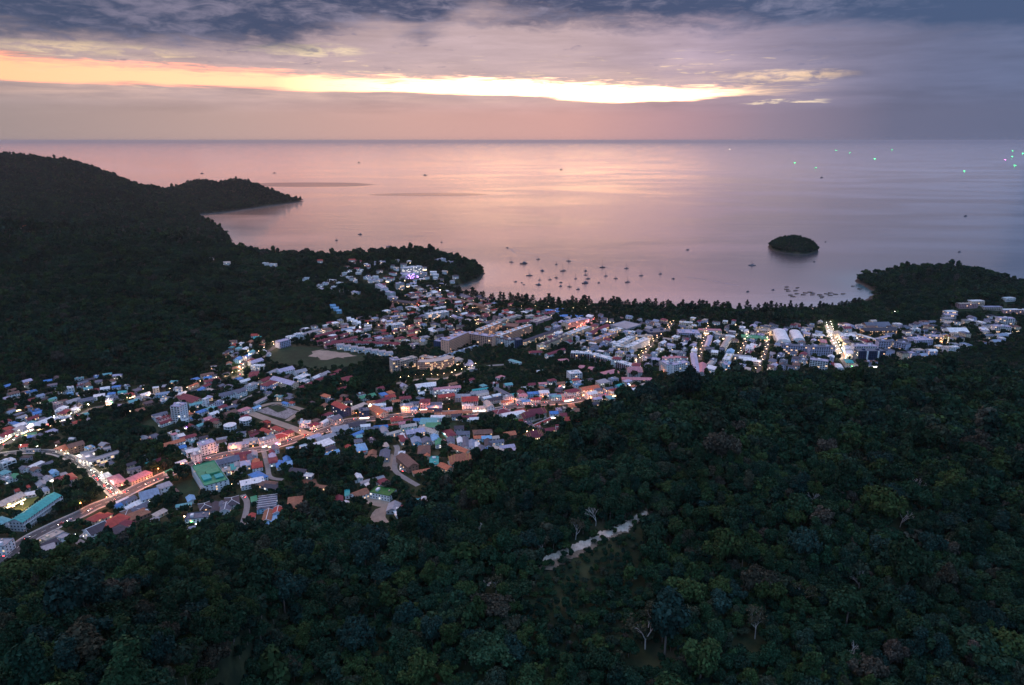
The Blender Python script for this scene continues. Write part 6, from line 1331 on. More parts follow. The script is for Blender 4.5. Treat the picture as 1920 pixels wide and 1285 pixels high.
fill([(1000, 640), (1060, 595), (1240, 605), (1300, 605), (1420, 612), (1560, 612), (1560, 690), (1420, 705), (1300, 700), (1200, 690), (1060, 650)], 17, .80, CITY, ['white', 'cream', 'grey', 'lilac'], (10, 20), (8, 13), (6, 12), ['flat', 'flat', 'gable', 'shed'], R(60), .2)
fill([(1560, 612), (1640, 600), (1900, 600), (1900, 640), (1700, 680), (1580, 695)], 20, .7, CITY, ['white', 'cream', 'lilac'], (12, 22), (9, 14), (6, 13), ['flat', 'flat', 'gable'], R(10), .2)
fill([(0, 1000), (0, 1060), (60, 1040), (60, 1000)], 20, .6, MIXP, ['white'], (9, 14), (8, 10), (4, 7), ['gable', 'flat'])
fill([(790, 535), (862, 552), (900, 566), (860, 575), (780, 565)], 22, .8, CITY+['maroon'], ['white', 'cream'], (11, 18), (9, 12), (4, 9), ['hip', 'flat', 'gable'], R(30), .3)
# promontory slope houses, on the hill
for i in range(120):
    px, py = rf.uniform(650, 860), rf.uniform(488, 560)
    if py < 486+abs(px-770)*.08 or (px > 800 and py < 505+(px-800)*.1 and px < 905 and rf.random() < .9): continue
    if px < 720 and py > 540: continue
    g = G(px, py, 5)
    if g.y > 2600 or hz(g.x, g.y) < 3: continue
    w_, d_, h_ = rf.uniform(11, 20), rf.uniform(9, 12), rf.uniform(5, 10)
    yw = rf.uniform(-.5, .6)
    if occ_rect(g.x, g.y, w_, d_, yw, None, 1): continue
    occ_rect(g.x, g.y, w_, d_, yw, 2, .5)
    FILL.append((g.x, g.y, w_, d_, h_, yw, rf.choice(['flat', 'hip', 'gable']), rf.choice(CITY+['white', 'maroon']), 'white', rf.random() < .3))
FILL.sort(key=lambda f: f[0]**2+f[1]**2)
N_FILL_THINGS = 210
rest = {}
for i, (x, y, w_, d_, h_, yw, rt, rc, wc, sh) in enumerate(FILL):
    z_ = hz(x, y)-0.3
    if i < N_FILL_THINGS:
        root = put(KIND_BY_ROOF[rt], (x, y, z_), yw)
        yws = math.sin(yw)  # shop front on the side toward the camera
        house(root, w_, d_, h_, rt, rc, wc, rnd=rf, plit=.09, shop=(-1 if math.cos(yw) > 0 else 1) if sh else None)
        px, py, _ = to_px(x, y, z_+h_)
        size = 'small' if w_ < 11.5 else ('mid-sized' if w_ < 16 else 'large')
        PLACED.append((root, px, py, (size, COLNAME[rc], NAMEOF[rt], wc, KIND_BY_ROOF[rt]), KIND_BY_ROOF[rt]))
    else:
        mb_w = rest.setdefault(('w', wc), MB()); mb_r = rest.setdefault(('r', rc), MB()); mg = rest.setdefault(('g', 0), MB()); ml = rest.setdefault(('l', 0), MB()); ms = rest.setdefault(('s', 0), MB())
        c, s = math.cos(yw), math.sin(yw)
        def tr(src, dst):
            k0 = len(dst.v)
            dst.v += [(x+a*c-b*s, y+a*s+b*c, z_+e) for a, b, e in src.v]; dst.f += [tuple(k0+q for q in f) for f in src.f]
        t_ = MB(); walls(t_, w_, d_, h_, d_*.24 if rt == 'gable' else 0); tr(t_, mb_w)
        t_ = MB()
        if rt == 'gable': roof_gable(t_, w_, d_, h_, d_*.24)
        elif rt == 'hip': roof_hip(t_, w_, d_, h_+.2, d_*.22)
        elif rt == 'shed': roof_shed(t_, w_, d_, h_, d_*.12)
        else: roof_flat(t_, w_, d_, h_); t_.box(-w_*.3, -w_*.3+3, -d_*.2, d_*.1, h_+.12, h_+2.4)
        tr(t_, mb_r)
        g, l = windows(w_, d_, h_, max(1, int(h_/3.2)), rnd=rf, plit=.12); tr(g, mg); tr(l, ml)
        if sh:
            t_ = MB(); q = -1 if c > 0 else 1; t_.box(-w_/2+.5, w_/2-.5, min(q*d_/2, q*(d_/2+.3)), max(q*d_/2, q*(d_/2+.3)), .3, 2.6); tr(t_, ms)
print('filler', len(FILL))
_fo = empty('far_house_cluster')
tag(_fo, 'dense mass of small far houses filling the town toward the beach', 'houses', None, 'stuff')
for (a, b), mb in rest.items():
    nm = {'w': 'wall', 'r': 'roof', 'g': 'window', 'l': 'lit_window', 's': 'shopfront'}[a]
    mm = wallm(b) if a == 'w' else roofm(b) if a == 'r' else {'g': M_GLASS, 'l': M_LIT, 's': M_SHOP}[a]
    mb.build(nm, mm, _fo, 'stuff')
# ------------------------------------------------------------------ trees
def foliage_mat(name, stops, fine=1.6):
    m_ = bpy.data.materials.new(name); m_.use_nodes = True
    t = NT(m_.node_tree); b = t.n['Principled BSDF']
    b.inputs['Roughness'].default_value = 0.9; b.inputs['Specular IOR Level'].default_value = 0.04
    rnd = t.node('ShaderNodeObjectInfo').outputs['Random']
    isl = t.node('ShaderNodeNewGeometry').outputs['Random Per Island']
    base = t.ramp(rnd, stops, 'LINEAR')
    oi = t.node('ShaderNodeObjectInfo').outputs['Location']
    stand = t.noise(oi, 0.011, 3, 0.6)        # stands of lighter and darker species
    v = t.mul(t.mapr(isl, 0, 1, 0.5, 1.6), t.mapr(stand, 0.32, 0.68, 0.70, 1.30))
    hsv = t.node('ShaderNodeHueSaturation'); t.put(hsv.inputs['Color'], base); t.put(hsv.inputs['Value'], v)
    t.put(hsv.inputs['Hue'], t.mapr(isl, 0, 1, 0.485, 0.515))
    t.put(b.inputs['Base Color'], hsv.outputs[0])
    return m_
M_LEAF = foliage_mat('forest_leaves', [(0.0, (0.010, 0.028, 0.017)), (0.2, (0.015, 0.042, 0.021)), (0.42, (0.009, 0.024, 0.018)), (0.62, (0.021, 0.046, 0.019)), (0.76, (0.030, 0.052, 0.018)), (0.86, (0.014, 0.037, 0.026)), (0.95, (0.034, 0.042, 0.026)), (1.0, (0.052, 0.047, 0.038))])
M_CAS = foliage_mat('casuarina_needles', [(0.0, (0.010, 0.022, 0.017)), (1.0, (0.017, 0.030, 0.020))])
M_BARK = mat('tree_bark', (0.17, 0.14, 0.12), 0.9, grain=0.4, gscale=1.5)
M_PALEBARK = mat('pale_bark', (0.44, 0.40, 0.37), 0.9, grain=0.3, gscale=1.5)

def leaf_quads(pts, nrm, size, rng):
    n = len(pts)
    nrm = nrm/np.maximum(np.linalg.norm(nrm, axis=1, keepdims=True), 1e-6)
    a = rng.normal(size=(n, 3)); u = np.cross(nrm, a); u /= np.maximum(np.linalg.norm(u, axis=1, keepdims=True), 1e-6)
    v = np.cross(nrm, u)
    s = size[:, None]
    k = rng.uniform(.55, 1.0, (n, 1))
    c = [pts-u*s-v*s*k*.6, pts+u*s*.8-v*s*k, pts+u*s+v*s*k*.7, pts-u*s*.7+v*s*k]
    V = np.stack(c, 1).reshape(-1, 3)
    F = np.arange(4*n).reshape(n, 4)
    return V, F
def crown_points(rng, n, lobes, squash=.8, cz=1.25, spread=.62, lr=(.34, .52)):
    C_, Rr = [], []
    for i in range(lobes):
        a = rng.uniform(0, 2*np.pi); q = spread*np.sqrt(rng.uniform(0.02, 1))
        C_.append((q*np.cos(a), q*np.sin(a), cz+squash*(rng.uniform(-.25, .42)*(1.15-q)))); Rr.append(rng.uniform(*lr)*(1.1-.35*q))
    C_.append((0, 0, cz-.02)); Rr.append(.46)
    C_, Rr = np.array(C_), np.array(Rr)
    P, N = [], []
    tot = 0
    while tot < n:
        i = rng.choice(len(Rr), p=Rr**2/np.sum(Rr**2), size=n)
        d = rng.normal(size=(n, 3)); d[:, 2] = d[:, 2]*.8+.28; d /= np.linalg.norm(d, axis=1, keepdims=True)
        rr = Rr[i]*(1-.35*rng.random(n)**2.2)*(1+.14*rng.normal(size=n))
        p = C_[i]+d*rr[:, None]
        dist = np.linalg.norm(p[:, None]-C_[None], axis=2)/Rr[None]
        dist[np.arange(n), i] = 9
        ok = (dist.min(1) > .72)
        P.append(p[ok]); N.append(d[ok]); tot += ok.sum()
    P = np.concatenate(P)[:n]; N = np.concatenate(N)[:n]
    return P, N
def np_mesh(name, V, F, mats, mi=None):
    me = bpy.data.meshes.new(name)
    me.vertices.add(len(V)); me.vertices.foreach_set('co', np.asarray(V, np.float32).ravel())
    me.loops.add(F.size); me.loops.foreach_set('vertex_index', F.ravel().astype(np.int32))
    me.polygons.add(len(F)); me.polygons.foreach_set('loop_start', (np.arange(len(F))*4).astype(np.int32))
    for m_ in mats: me.materials.append(m_)
    if mi is not None: me.polygons.foreach_set('material_index', mi.astype(np.int32))
    me.update(calc_edges=True); me.validate()
    return me
def trunk_mb(rng, h=1.15, r=.05, limbs=4, n=5):
    mb = MB(); top = (rng.uniform(-.06, .06), rng.uniform(-.06, .06), h)
    mb.tube((0, 0, -.25), tuple(x*.5 for x in top[:2])+(h*.5,), r, r*.75, n); mb.tube(tuple(x*.5 for x in top[:2])+(h*.5,), top, r*.75, r*.45, n)
    for i in range(limbs):
        a = rng.uniform(0, 6.28); q = rng.uniform(.3, .55); z0 = rng.uniform(.5, .85)*h
        mb.tube((top[0]*z0/h, top[1]*z0/h, z0), (q*math.cos(a), q*math.sin(a), z0+rng.uniform(.25, .5)), r*.45, r*.15, 4)
    return mb
def quads_of(mb):
    F = [f for f in mb.f if len(f) == 4]
    return np.array(mb.v), np.array(F)
def tree_pair(seed, nleaf, lsize, lobes=8, **k):
    rng = np.random.default_rng(seed)
    P, N = crown_points(rng, nleaf, lobes, **k)
    N = N*.75+rng.normal(size=N.shape)*.45; N[:, 2] += .25
    V, F = leaf_quads(P, N, lsize*rng.uniform(.55, 1.2, len(P)), rng)
    tb = trunk_mb(rng)
    return V, F, tb
def joined(name, V, F, tb, leafm=None, barkm=None):
    tv, tf = quads_of(tb)
    return np_mesh(name, np.concatenate([V, tv]), np.concatenate([F, tf+len(V)]), [leafm or M_LEAF, barkm or M_BARK], np.concatenate([np.zeros(len(F)), np.ones(len(tf))]))
SHAPES = [dict(lobes=16, spread=.85, lr=(.2, .34)), dict(lobes=20, spread=.95, squash=.55, lr=(.17, .30)), dict(lobes=12, squash=1.5, spread=.55, cz=1.35, lr=(.22, .36)), dict(lobes=15, squash=1.1, spread=.75, lr=(.2, .36)), dict(lobes=14, spread=.92, squash=.45, cz=1.2, lr=(.2, .32)), dict(lobes=22, spread=.8, squash=1.2, lr=(.16, .28)), dict(lobes=10, spread=.45, squash=1.9, cz=1.45, lr=(.2, .36))]
near_parts, near_mesh, mid_mesh, far_mesh = [], [], [], []
for i, s in enumerate(SHAPES):
    V, F, tb = tree_pair(100+i, 2600, .072, **s)
    near_parts.append((np_mesh('crown', V, F, [M_LEAF]), tb.mesh('trunk', M_BARK)))
    near_mesh.append(joined('forest_tree', V, F, tb))
    V, F, tb = tree_pair(200+i, 420, .17, **s); mid_mesh.append(joined('forest_tree', V, F, tb))
    V, F, tb = tree_pair(300+i, 110, .30, **s); far_mesh.append(joined('forest_tree', V, F, tb))

def gn_forest(name, protos, pts, yaw, scl, label, matname=None):
    """one stuff object: points with instances of the tree meshes"""
    pc = bpy.data.collections.new(name+'_kinds')
    for i, me in enumerate(protos):
        o = bpy.data.objects.new('%s_kind_%02d' % (name, i), me); pc.objects.link(o)
    me = bpy.data.meshes.new(name)
    me.vertices.add(len(pts)); me.vertices.foreach_set('co', np.asarray(pts, np.float32).ravel())
    for nm, typ, val in (('yaw', 'FLOAT', yaw), ('kind', 'INT', None)):
        at_ = me.attributes.new(nm, typ, 'POINT')
        at_.data.foreach_set('value', val.astype(np.float32) if val is not None else RNG.integers(0, len(protos), len(pts)).astype(np.int32))
    at_ = me.attributes.new('scl', 'FLOAT_VECTOR', 'POINT'); at_.data.foreach_set('vector', np.asarray(scl, np.float32).ravel())
    o = place(name, me)
    ng = bpy.data.node_groups.new(name, 'GeometryNodeTree')
    ng.interface.new_socket('Geometry', in_out='INPUT', socket_type='NodeSocketGeometry'); ng.interface.new_socket('Geometry', in_out='OUTPUT', socket_type='NodeSocketGeometry')
    gi = ng.nodes.new('NodeGroupInput'); go = ng.nodes.new('NodeGroupOutput')
    ci = ng.nodes.new('GeometryNodeCollectionInfo'); ci.inputs['Collection'].default_value = pc; ci.inputs['Separate Children'].default_value = True; ci.inputs['Reset Children'].default_value = True
    ip = ng.nodes.new('GeometryNodeInstanceOnPoints'); ip.inputs['Pick Instance'].default_value = True
    def attr(nm, typ):
        n = ng.nodes.new('GeometryNodeInputNamedAttribute'); n.data_type = typ; n.inputs['Name'].default_value = nm
        return n.outputs['Attribute']
    cx = ng.nodes.new('ShaderNodeCombineXYZ'); ng.links.new(attr('yaw', 'FLOAT'), cx.inputs[2])
    ng.links.new(gi.outputs[0], ip.inputs['Points']); ng.links.new(ci.outputs[0], ip.inputs['Instance'])
    ng.links.new(attr('kind', 'INT'), ip.inputs['Instance Index']); ng.links.new(cx.outputs[0], ip.inputs['Rotation']); ng.links.new(attr('scl', 'FLOAT_VECTOR'), ip.inputs['Scale'])
    ng.links.new(ip.outputs[0], go.inputs[0])
    md = o.modifiers.new('forest', 'NODES'); md.node_group = ng
    tag(o, label, None, None, 'stuff')
    return o

def scatter(x0, x1, y0, y1, step, seed):
    rng = np.random.default_rng(seed)
    X, Y = np.meshgrid(np.arange(x0, x1, step), np.arange(y0, y1, step))
    X = X.ravel()+rng.uniform(-.48, .48, X.size)*step; Y = Y.ravel()+rng.uniform(-.48, .48, Y.size)*step
    Zz = bil(Hh, X, Y)
    px, py, d = to_px(X, Y, Zz+8)
    dist = np.hypot(X, Y)
    ok = (d > 60) & (px > -140) & (px < 2060) & (py < 1420)
    return X, Y, Zz, px, py, d, dist, ok
SCAR = [(1004, 1056), (1040, 1040), (1078, 1021), (1120, 1003), (1160, 988), (1195, 968), (1216, 959), (1209, 973), (1172, 996), (1125, 1014), (1081, 1034), (1041, 1051)]
scar_w = [G(*p) for p in SCAR]; SCARP = [(p.x, p.y) for p in scar_w]
cl2 = [G(p, q) for p, q in [(905, 1093), (915, 1088), (925, 1094), (918, 1102)]]; CL2 = [(p.x, p.y) for p in cl2]
BT = [(1213, 1165, 23, 1, 'large pale-limbed tree with a sparse crown at the bottom of the view'), (1118, 958, 15, 0, 'bare forked pale tree above the upper end of the dirt scar'), (1524, 925, 13, 0, 'leafless pale tree with spreading twigs left of the dark hollow'), (1692, 962, 14, 0, 'leafless pale tree standing upright in the right hill canopy'),
      (1614, 1080, 13, 0, 'low bare greyish tree among green crowns on the right hill'), (1508, 1105, 15, 1, 'grey brown thin-leaved tree on the right hill'), (1510, 765, 15, 1, 'pale trunked thin-leaved tree near the hill crest'), (1420, 1160, 17, 1, 'greyish thin-leaved tree right of the large pale-limbed tree'),
      (1015, 1010, 14, 1, 'brown thin-leaved tree at the lower end of the dirt scar'), (930, 1085, 13, 1, 'brown thin-leaved tree beside the small white clearing'), (1600, 1215, 13, 0, 'fallen-looking white bare tree at the lower right'), (1720, 900, 15, 0, 'tall bare trunk high on the right hill'), (905, 985, 12, 0, 'thin bare tree below the town on the middle slope'), (1080, 985, 14, 1, 'mauve grey thin-leaved tree left of the forked bare tree')]
BTG = [G(a_[0], a_[1], a_[2]*.9) for a_ in BT]
def forest_mask(X, Y, Zz):
    sdT = bil(SD_TOWN, X, Y)
    ok = (sdT < -2) & (Zz > 2.2)
    i = ((X-OX0)/OS).astype(int); j = ((Y-OY0)/OS).astype(int)
    inb = (i >= 0) & (i < OCC.shape[1]) & (j >= 0) & (j < OCC.shape[0])
    o = np.zeros(X.shape, bool); o[inb] = OCC[j[inb], i[inb]] > 0
    ok &= ~o
    ok &= ~((X > -120) & (X < 930) & (Y < 1900) & (bil(SD_LAND, X, Y) < 60))
    # keep the bare scar and the strip of lower ground in front of it open
    for P, toward in ((SCARP, 32), (CL2, 14)):
        for k in range(0, toward+1, 6):
            s = k/np.hypot(np.mean([p[0] for p in P]), np.mean([p[1] for p in P]))
            Q = [(x*(1-s), y*(1-s)) for x, y in P]
            ok &= sdist(Q, X, Y) < 2.0
    for g, a_ in zip(BTG, BT):
        q = math.hypot(g.x, g.y); ux, uy = g.x/q, g.y/q
        al = (X-g.x)*ux+(Y-g.y)*uy; ac = (X-g.x)*uy-(Y-g.y)*ux
        ok &= ~((al > -a_[2]*.9) & (al < 3.5) & (abs(ac) < a_[2]*.42))
    return ok
def sizes(n, rng, mean, sd=.24):
    r = mean*np.exp(rng.normal(0, sd, n))
    h = r*rng.uniform(.75, 1.4, n)
    return np.stack([r, r*rng.uniform(.9, 1.1, n), h], 1)

# near hills
X, Y, Zz, px, py, d, dist, ok = scatter(-900, 900, 60, 1250, 7.2, 1)
ok &= (np.random.default_rng(12).random(X.shape) > .10) & forest_mask(X, Y, Zz) & (dist < 1250) & ~((X < -250) & (dist > 950))
X, Y, Zz, px, py, d, dist = [a[ok] for a in (X, Y, Zz, px, py, d, dist)]
rng = np.random.default_rng(2)
S = sizes(len(X), rng, 5.6, .36); S *= np.where(rng.random(len(X)) < .04, 1.3, 1.0)[:, None]
for P, toward in ((SCARP, 120), (CL2, 50)):
    for k in range(0, toward+1, 8):
        s = k/np.hypot(np.mean([p[0] for p in P]), np.mean([p[1] for p in P]))
        hit = sdist([(x*(1-s), y*(1-s)) for x, y in P], X, Y) > -3
        S[hit] = np.minimum(S[hit], S[hit]/S[hit][:, :1]*3.0)
yaw = rng.uniform(0, 6.28, len(X))
pxw = S[:, 0]*2*FPX/d
infr = (px > 10) & (px < 1910) & (py > 560) & (py < 1270)
order = np.argsort(-np.where(infr, pxw, 0))
NIND = 296
ind = order[:NIND]
mk = np.ones(len(X), bool); mk[ind] = False
P3 = np.stack([X, Y, Zz-.3], 1)
nearb = mk & (dist < 620); midb = mk & (dist >= 620)
gn_forest('hill_forest', near_mesh, P3[nearb], yaw[nearb], S[nearb], 'dense dark green forest covering the near hill slopes')
gn_forest('hillside_forest', mid_mesh, P3[midb], yaw[midb], S[midb], 'dense dark green forest on the lower slopes by the town')
Xu, Yu, Zu, pxu, pyu, du, distu, oku = scatter(-700, 700, 60, 800, 6.4, 71)
oku &= forest_mask(Xu, Yu, Zu) & (distu < 700)
for P in (SCARP,):          # thin low brush on the opened ground below the scar
    for k in range(8, 60, 6):
        s_ = k/np.hypot(*np.mean(P, 0)); oku |= (sdist([(x*(1-s_), y*(1-s_)) for x, y in P], Xu, Yu) > -2) & (sdist(P, Xu, Yu) < -6) & (np.random.default_rng(k).random(Xu.shape) < .9)
Su = sizes(len(Xu), rng, 3.4, .35)
for k in range(12, 60, 6):
    s_ = k/np.hypot(*np.mean(SCARP, 0)); h_ = sdist([(x*(1-s_), y*(1-s_)) for x, y in SCARP], Xu, Yu) > -3; Su[h_] = np.minimum(Su[h_], 2.3)
Xu, Yu, Zu, Su = Xu[oku], Yu[oku], Zu[oku], Su[oku]
gn_forest('forest_understory', mid_mesh, np.stack([Xu, Yu, Zu-.6], 1), rng.uniform(0, 6.28, len(Xu)), Su, 'low dark undergrowth filling the gaps between the forest crowns')
print('near forest', len(X), nearb.sum(), midb.sum())
SHAPEW = ['round', 'broad lobed', 'tall narrow', 'domed', 'flat spreading', 'ragged', 'slender']
TONES = [('dark green', [(0, (0.012, 0.030, 0.017)), (1, (0.018, 0.042, 0.021))]), ('blue-green', [(0, (0.010, 0.028, 0.023)), (1, (0.015, 0.036, 0.029))]), ('olive green', [(0, (0.026, 0.046, 0.017)), (1, (0.034, 0.055, 0.019))]), ('brownish', [(0, (0.034, 0.036, 0.024)), (1, (0.050, 0.044, 0.036))])]
tone_m = [foliage_mat('leaves_'+a_.replace(' ', '_').replace('-', '_'), st) for a_, st in TONES]
ind_mesh = {}
for k in range(len(near_parts)):
    for q in range(4):
        me = near_parts[k][0].copy(); me.name = 'crown'; me.materials.clear(); me.materials.append(tone_m[q]); ind_mesh[(k, q)] = me
lab_n = {}
for q in ind:
    k = int(rng.integers(0, len(near_parts))); tn = int(rng.choice(4, p=[.48, .26, .2, .06]))
    o = empty('forest_tree', P3[q], yaw[q])
    o.scale = tuple(S[q])
    c = place('crown', ind_mesh[(k, tn)], o); tr_ = place('trunk', near_parts[k][1], o)
    sz = 'large' if pxw[q] > np.percentile(pxw[ind], 66) else ('mid-sized' if pxw[q] > np.percentile(pxw[ind], 33) else 'smaller')
    zn = 'right edge' if px[q] > 1700 else 'right half' if px[q] > 1350 else 'centre' if px[q] > 900 else 'left half' if px[q] > 350 else 'left edge'
    hz_ = 'at the bottom' if py[q] > 1190 else 'low down' if py[q] > 1060 else 'halfway up' if py[q] > 850 else 'upslope'
    lb = '%s %s %s tree %s, %s of forest' % (sz, TONES[tn][0], SHAPEW[k], hz_, zn)
    lab_n.setdefault(lb, []).append((px[q], o))
for lb, lst in lab_n.items():
    lst.sort(key=lambda a_: a_[0])
    for i, (_, o) in enumerate(lst):
        if len(lst) == 1: tag(o, lb, 'tree', 'trees of the near forest')
        elif len(lst) == 2: tag(o, ('left ', 'right ')[i]+'of two: '+lb, 'tree', 'trees of the near forest')
        elif len(lst) == 3: tag(o, ('left ', 'middle ', 'right ')[i]+'of three: '+lb, 'tree', 'trees of the near forest')
        else: tag(o, lb, 'tree', lb)

# left hills, headlands, island
def far_forest(name, x0, x1, y0, y1, step, seed, mean, protos, lab, cond):
    X, Y, Zz, px, py, d, dist, ok = scatter(x0, x1, y0, y1, step, seed)
    ok &= forest_mask(X, Y, Zz) & cond(X, Y, dist)
    X, Y, Zz = X[ok], Y[ok], Zz[ok]
    r2 = np.random.default_rng(seed+50)
    S = sizes(len(X), r2, mean, .16 if 'island' in name else .26)
    if name in ('left_hill_forest', 'right_headland_forest'):      # garden-sized trees round the hillside houses
        hide = np.zeros(X.shape, bool); near = np.zeros(X.shape, bool); q = np.hypot(X, Y)
        for k in range(2, 60, 4):
            for sd_ in (-4, 0, 4):
                a = ((X+(X*k-Y*sd_)/q-OX0)/OS).astype(int); b_ = ((Y+(Y*k+X*sd_)/q-OY0)/OS).astype(int)
                inb = (a >= 0) & (a < OCC.shape[1]) & (b_ >= 0) & (b_ < OCC.shape[0])
                h_ = np.zeros(X.shape, bool); h_[inb] = OCC[b_[inb], a[inb]] == 2
                near |= h_
                if k < 16: hide |= h_
        S[near] *= .5
        X, Y, Zz, S = X[~hide], Y[~hide], Zz[~hide], S[~hide]
    print(name, len(X))
    gn_forest(name, protos, np.stack([X, Y, Zz-.3], 1), r2.uniform(0, 6.28, len(X)), S, lab)
far_forest('left_hill_forest', -2300, 300, 900, 2650, 9.0, 21, 6.2, mid_mesh, 'dense dark forest on the hill left of the town', lambda X, Y, D_: (D_ < 2350) & ((X < -250) & (D_ > 950) | (D_ >= 1250)) & ~((X > 350) & (Y > 1500)))
far_forest('headland_forest', -3900, -400, 1200, 5500, 11.0, 22, 7.0, far_mesh, 'dark blue-green forest on the far hills and headland', lambda X, Y, D_: D_ >= 2350)
far_forest('right_headland_forest', 300, 2600, 1300, 2300, 8.0, 23, 5.8, mid_mesh, 'dark forest on the right headland', lambda X, Y, D_: (bil(SD_ISLE, X, Y) < 0) & (D_ > 1250))
far_forest('island_forest', 700, 1400, 2300, 2900, 5.5, 24, 4.6, mid_mesh, 'dense dark trees covering the small round island', lambda X, Y, D_: bil(SD_ISLE, X, Y) > 4)

# trees among the houses
X, Y, Zz, px, py, d, dist, ok = scatter(-1000, 1500, 380, 2100, 5.2, 31)
sdT = bil(SD_TOWN, X, Y); ok &= (sdT > -4) & (Zz > 2.0)
i_ = ((X-OX0)/OS).astype(int).clip(1, OCC.shape[1]-2); j_ = ((Y-OY0)/OS).astype(int).clip(1, OCC.shape[0]-2)
blk = np.zeros(X.shape, bool)
for a in (-1, 0, 1):
    for b_ in (-1, 0, 1): blk |= OCC[j_+a, i_+b_] > 0
ok &= ~blk
for k in range(2, 15, 3):
    qx, qy = X+X/dist*k, Y+Y/dist*k
    a = ((qx-OX0)/OS).astype(int).clip(0, OCC.shape[1]-1); b_ = ((qy-OY0)/OS).astype(int).clip(0, OCC.shape[0]-1)
    ok &= OCC[b_, a] != 1
ok &= ~((X > -120) & (X < 930) & (bil(SD_LAND, X, Y) < 75))
rng = np.random.default_rng(33)
dense = np.zeros(X.shape, bool)
for poly in [[(150, 790), (215, 765), (300, 790), (330, 820), (250, 850), (140, 830)], [(225, 835), (300, 835), (350, 870), (300, 885), (250, 880)], [(550, 845), (640, 850), (720, 880), (700, 940), (640, 990), (560, 975), (520, 920)],
             [(690, 690), (735, 690), (740, 730), (640, 745), (560, 745), (600, 720)], [(560, 760), (600, 760), (600, 785), (555, 790)], [(870, 566), (1000, 577), (1250, 588), (1480, 592), (1660, 575), (1800, 572), (1900, 590), (1800, 609), (1600, 612), (1450, 614), (1310, 602), (1060, 588), (900, 575)],
             [(765, 900), (900, 855), (1000, 835), (1080, 800), (1140, 772), (1200, 750), (1280, 745), (1200, 800), (900, 990)], [(895, 780), (960, 785), (985, 800), (960, 830), (900, 810)], [(250, 895), (290, 880), (380, 895), (390, 940), (330, 960), (250, 955)], [(130, 905), (200, 920), (130, 975), (80, 990)], [(0, 1080), (0, 1050), (560, 960), (700, 990), (560, 1000), (200, 1060)]]:
    dense |= sdist([Z(a, b_, TOWN_Z)[:2] for a, b_ in poly], X, Y) > 0
scrub = np.zeros(X.shape, bool)
for poly in [[(860, 680), (1010, 665), (1150, 690), (1080, 708), (1000, 725), (880, 722)], [(500, 655), (700, 660), (720, 690), (620, 700), (520, 690)]]:
    scrub |= sdist([Z(a, b_, TOWN_Z)[:2] for a, b_ in poly], X, Y) > 0
pr = np.where(dense, .85, np.where(scrub, .8, .62))
ok &= rng.random(X.shape) < pr
X, Y, Zz, scrub, dense, dist = X[ok], Y[ok], Zz[ok], scrub[ok], dense[ok], dist[ok]
S = sizes(len(X), rng, 3.3, .3); S[scrub] *= .85; S[dense] *= 1.25
print('town trees', len(X))
gn_forest('town_trees', mid_mesh, np.stack([X, Y, Zz-.2], 1), rng.uniform(0, 6.28, len(X)), S, 'dark garden trees growing between the houses of the town')

# casuarinas along the beach
def casuarina(seed, n=420):
    rng = np.random.default_rng(seed)
    z = rng.uniform(.22, 1.0, n)**.85; rr = (.20*(1-z)**.6+.03)*np.sqrt(rng.uniform(.15, 1, n))*(1+.5*np.sin(z*22+rng.uniform(0, 6)))
    a = rng.uniform(0, 6.28, n)
    P = np.stack([rr*np.cos(a), rr*np.sin(a), z], 1)
    N = rng.normal(size=(n, 3)); N[:, 2] += .3
    V, F = leaf_quads(P, N, rng.uniform(.018, .042, n), rng)
    tb = MB(); tb.tube((0, 0, -.05), (0, 0, .55), .016, .010, 5); tb.tube((0, 0, .55), (.01, 0, .96), .010, .003, 5)
    return np_mesh('crown', V, F, [M_CAS]), tb.mesh('trunk', M_BARK)
CAS = [casuarina(i) for i in range(6)]
rc_ = random.Random(5)
beach = [(866, 555), (900, 560), (960, 566), (1040, 571), (1120, 575), (1250, 581), (1380, 585), (1470, 585), (1560, 579), (1625, 568)]
bp_ = smooth([Z(a, b_, 1.0)[:2] for a, b_ in beach], 8)
segl = [(bp_[i+1]-bp_[i]).length for i in range(len(bp_)-1)]; tot = sum(segl)
def along(s):
    for i, l_ in enumerate(segl):
        if s <= l_: return bp_[i]+(bp_[i+1]-bp_[i])*(s/l_), (bp_[i+1]-bp_[i]).normalized()
        s -= l_
    return bp_[-1], (bp_[-1]-bp_[-2]).normalized()
s = 0.0
while s < tot:
    p, dv = along(s); s += rc_.choice([3.5, 5, 6, 8, 8, 12, 20])
    nn = Vector((dv.y, -dv.x, 0))
    q = p+nn*rc_.uniform(16, 52); fr = s/tot
    h = rc_.uniform(17, 31)*(1.0 if fr < .8 else .85)
    o = empty('casuarina_tree', (q.x, q.y, hz(q.x, q.y)-.3), rc_.uniform(0, 6.28)); w_ = rc_.uniform(1.0, 1.7)
    o.scale = (h*w_, h*w_, h)
    k = rc_.choice(CAS); place('crown', k[0], o); place('trunk', k[1], o)
    lb = '%s feathery casuarina standing %s' % ('tall' if h > 22 else 'shorter', 'at the promontory end of the beach' if fr < .25 else 'along the middle of the beach' if fr < .7 else 'at the headland end of the beach')
    tag(o, lb, 'tree', lb.replace('casuarina', 'casuarinas'))
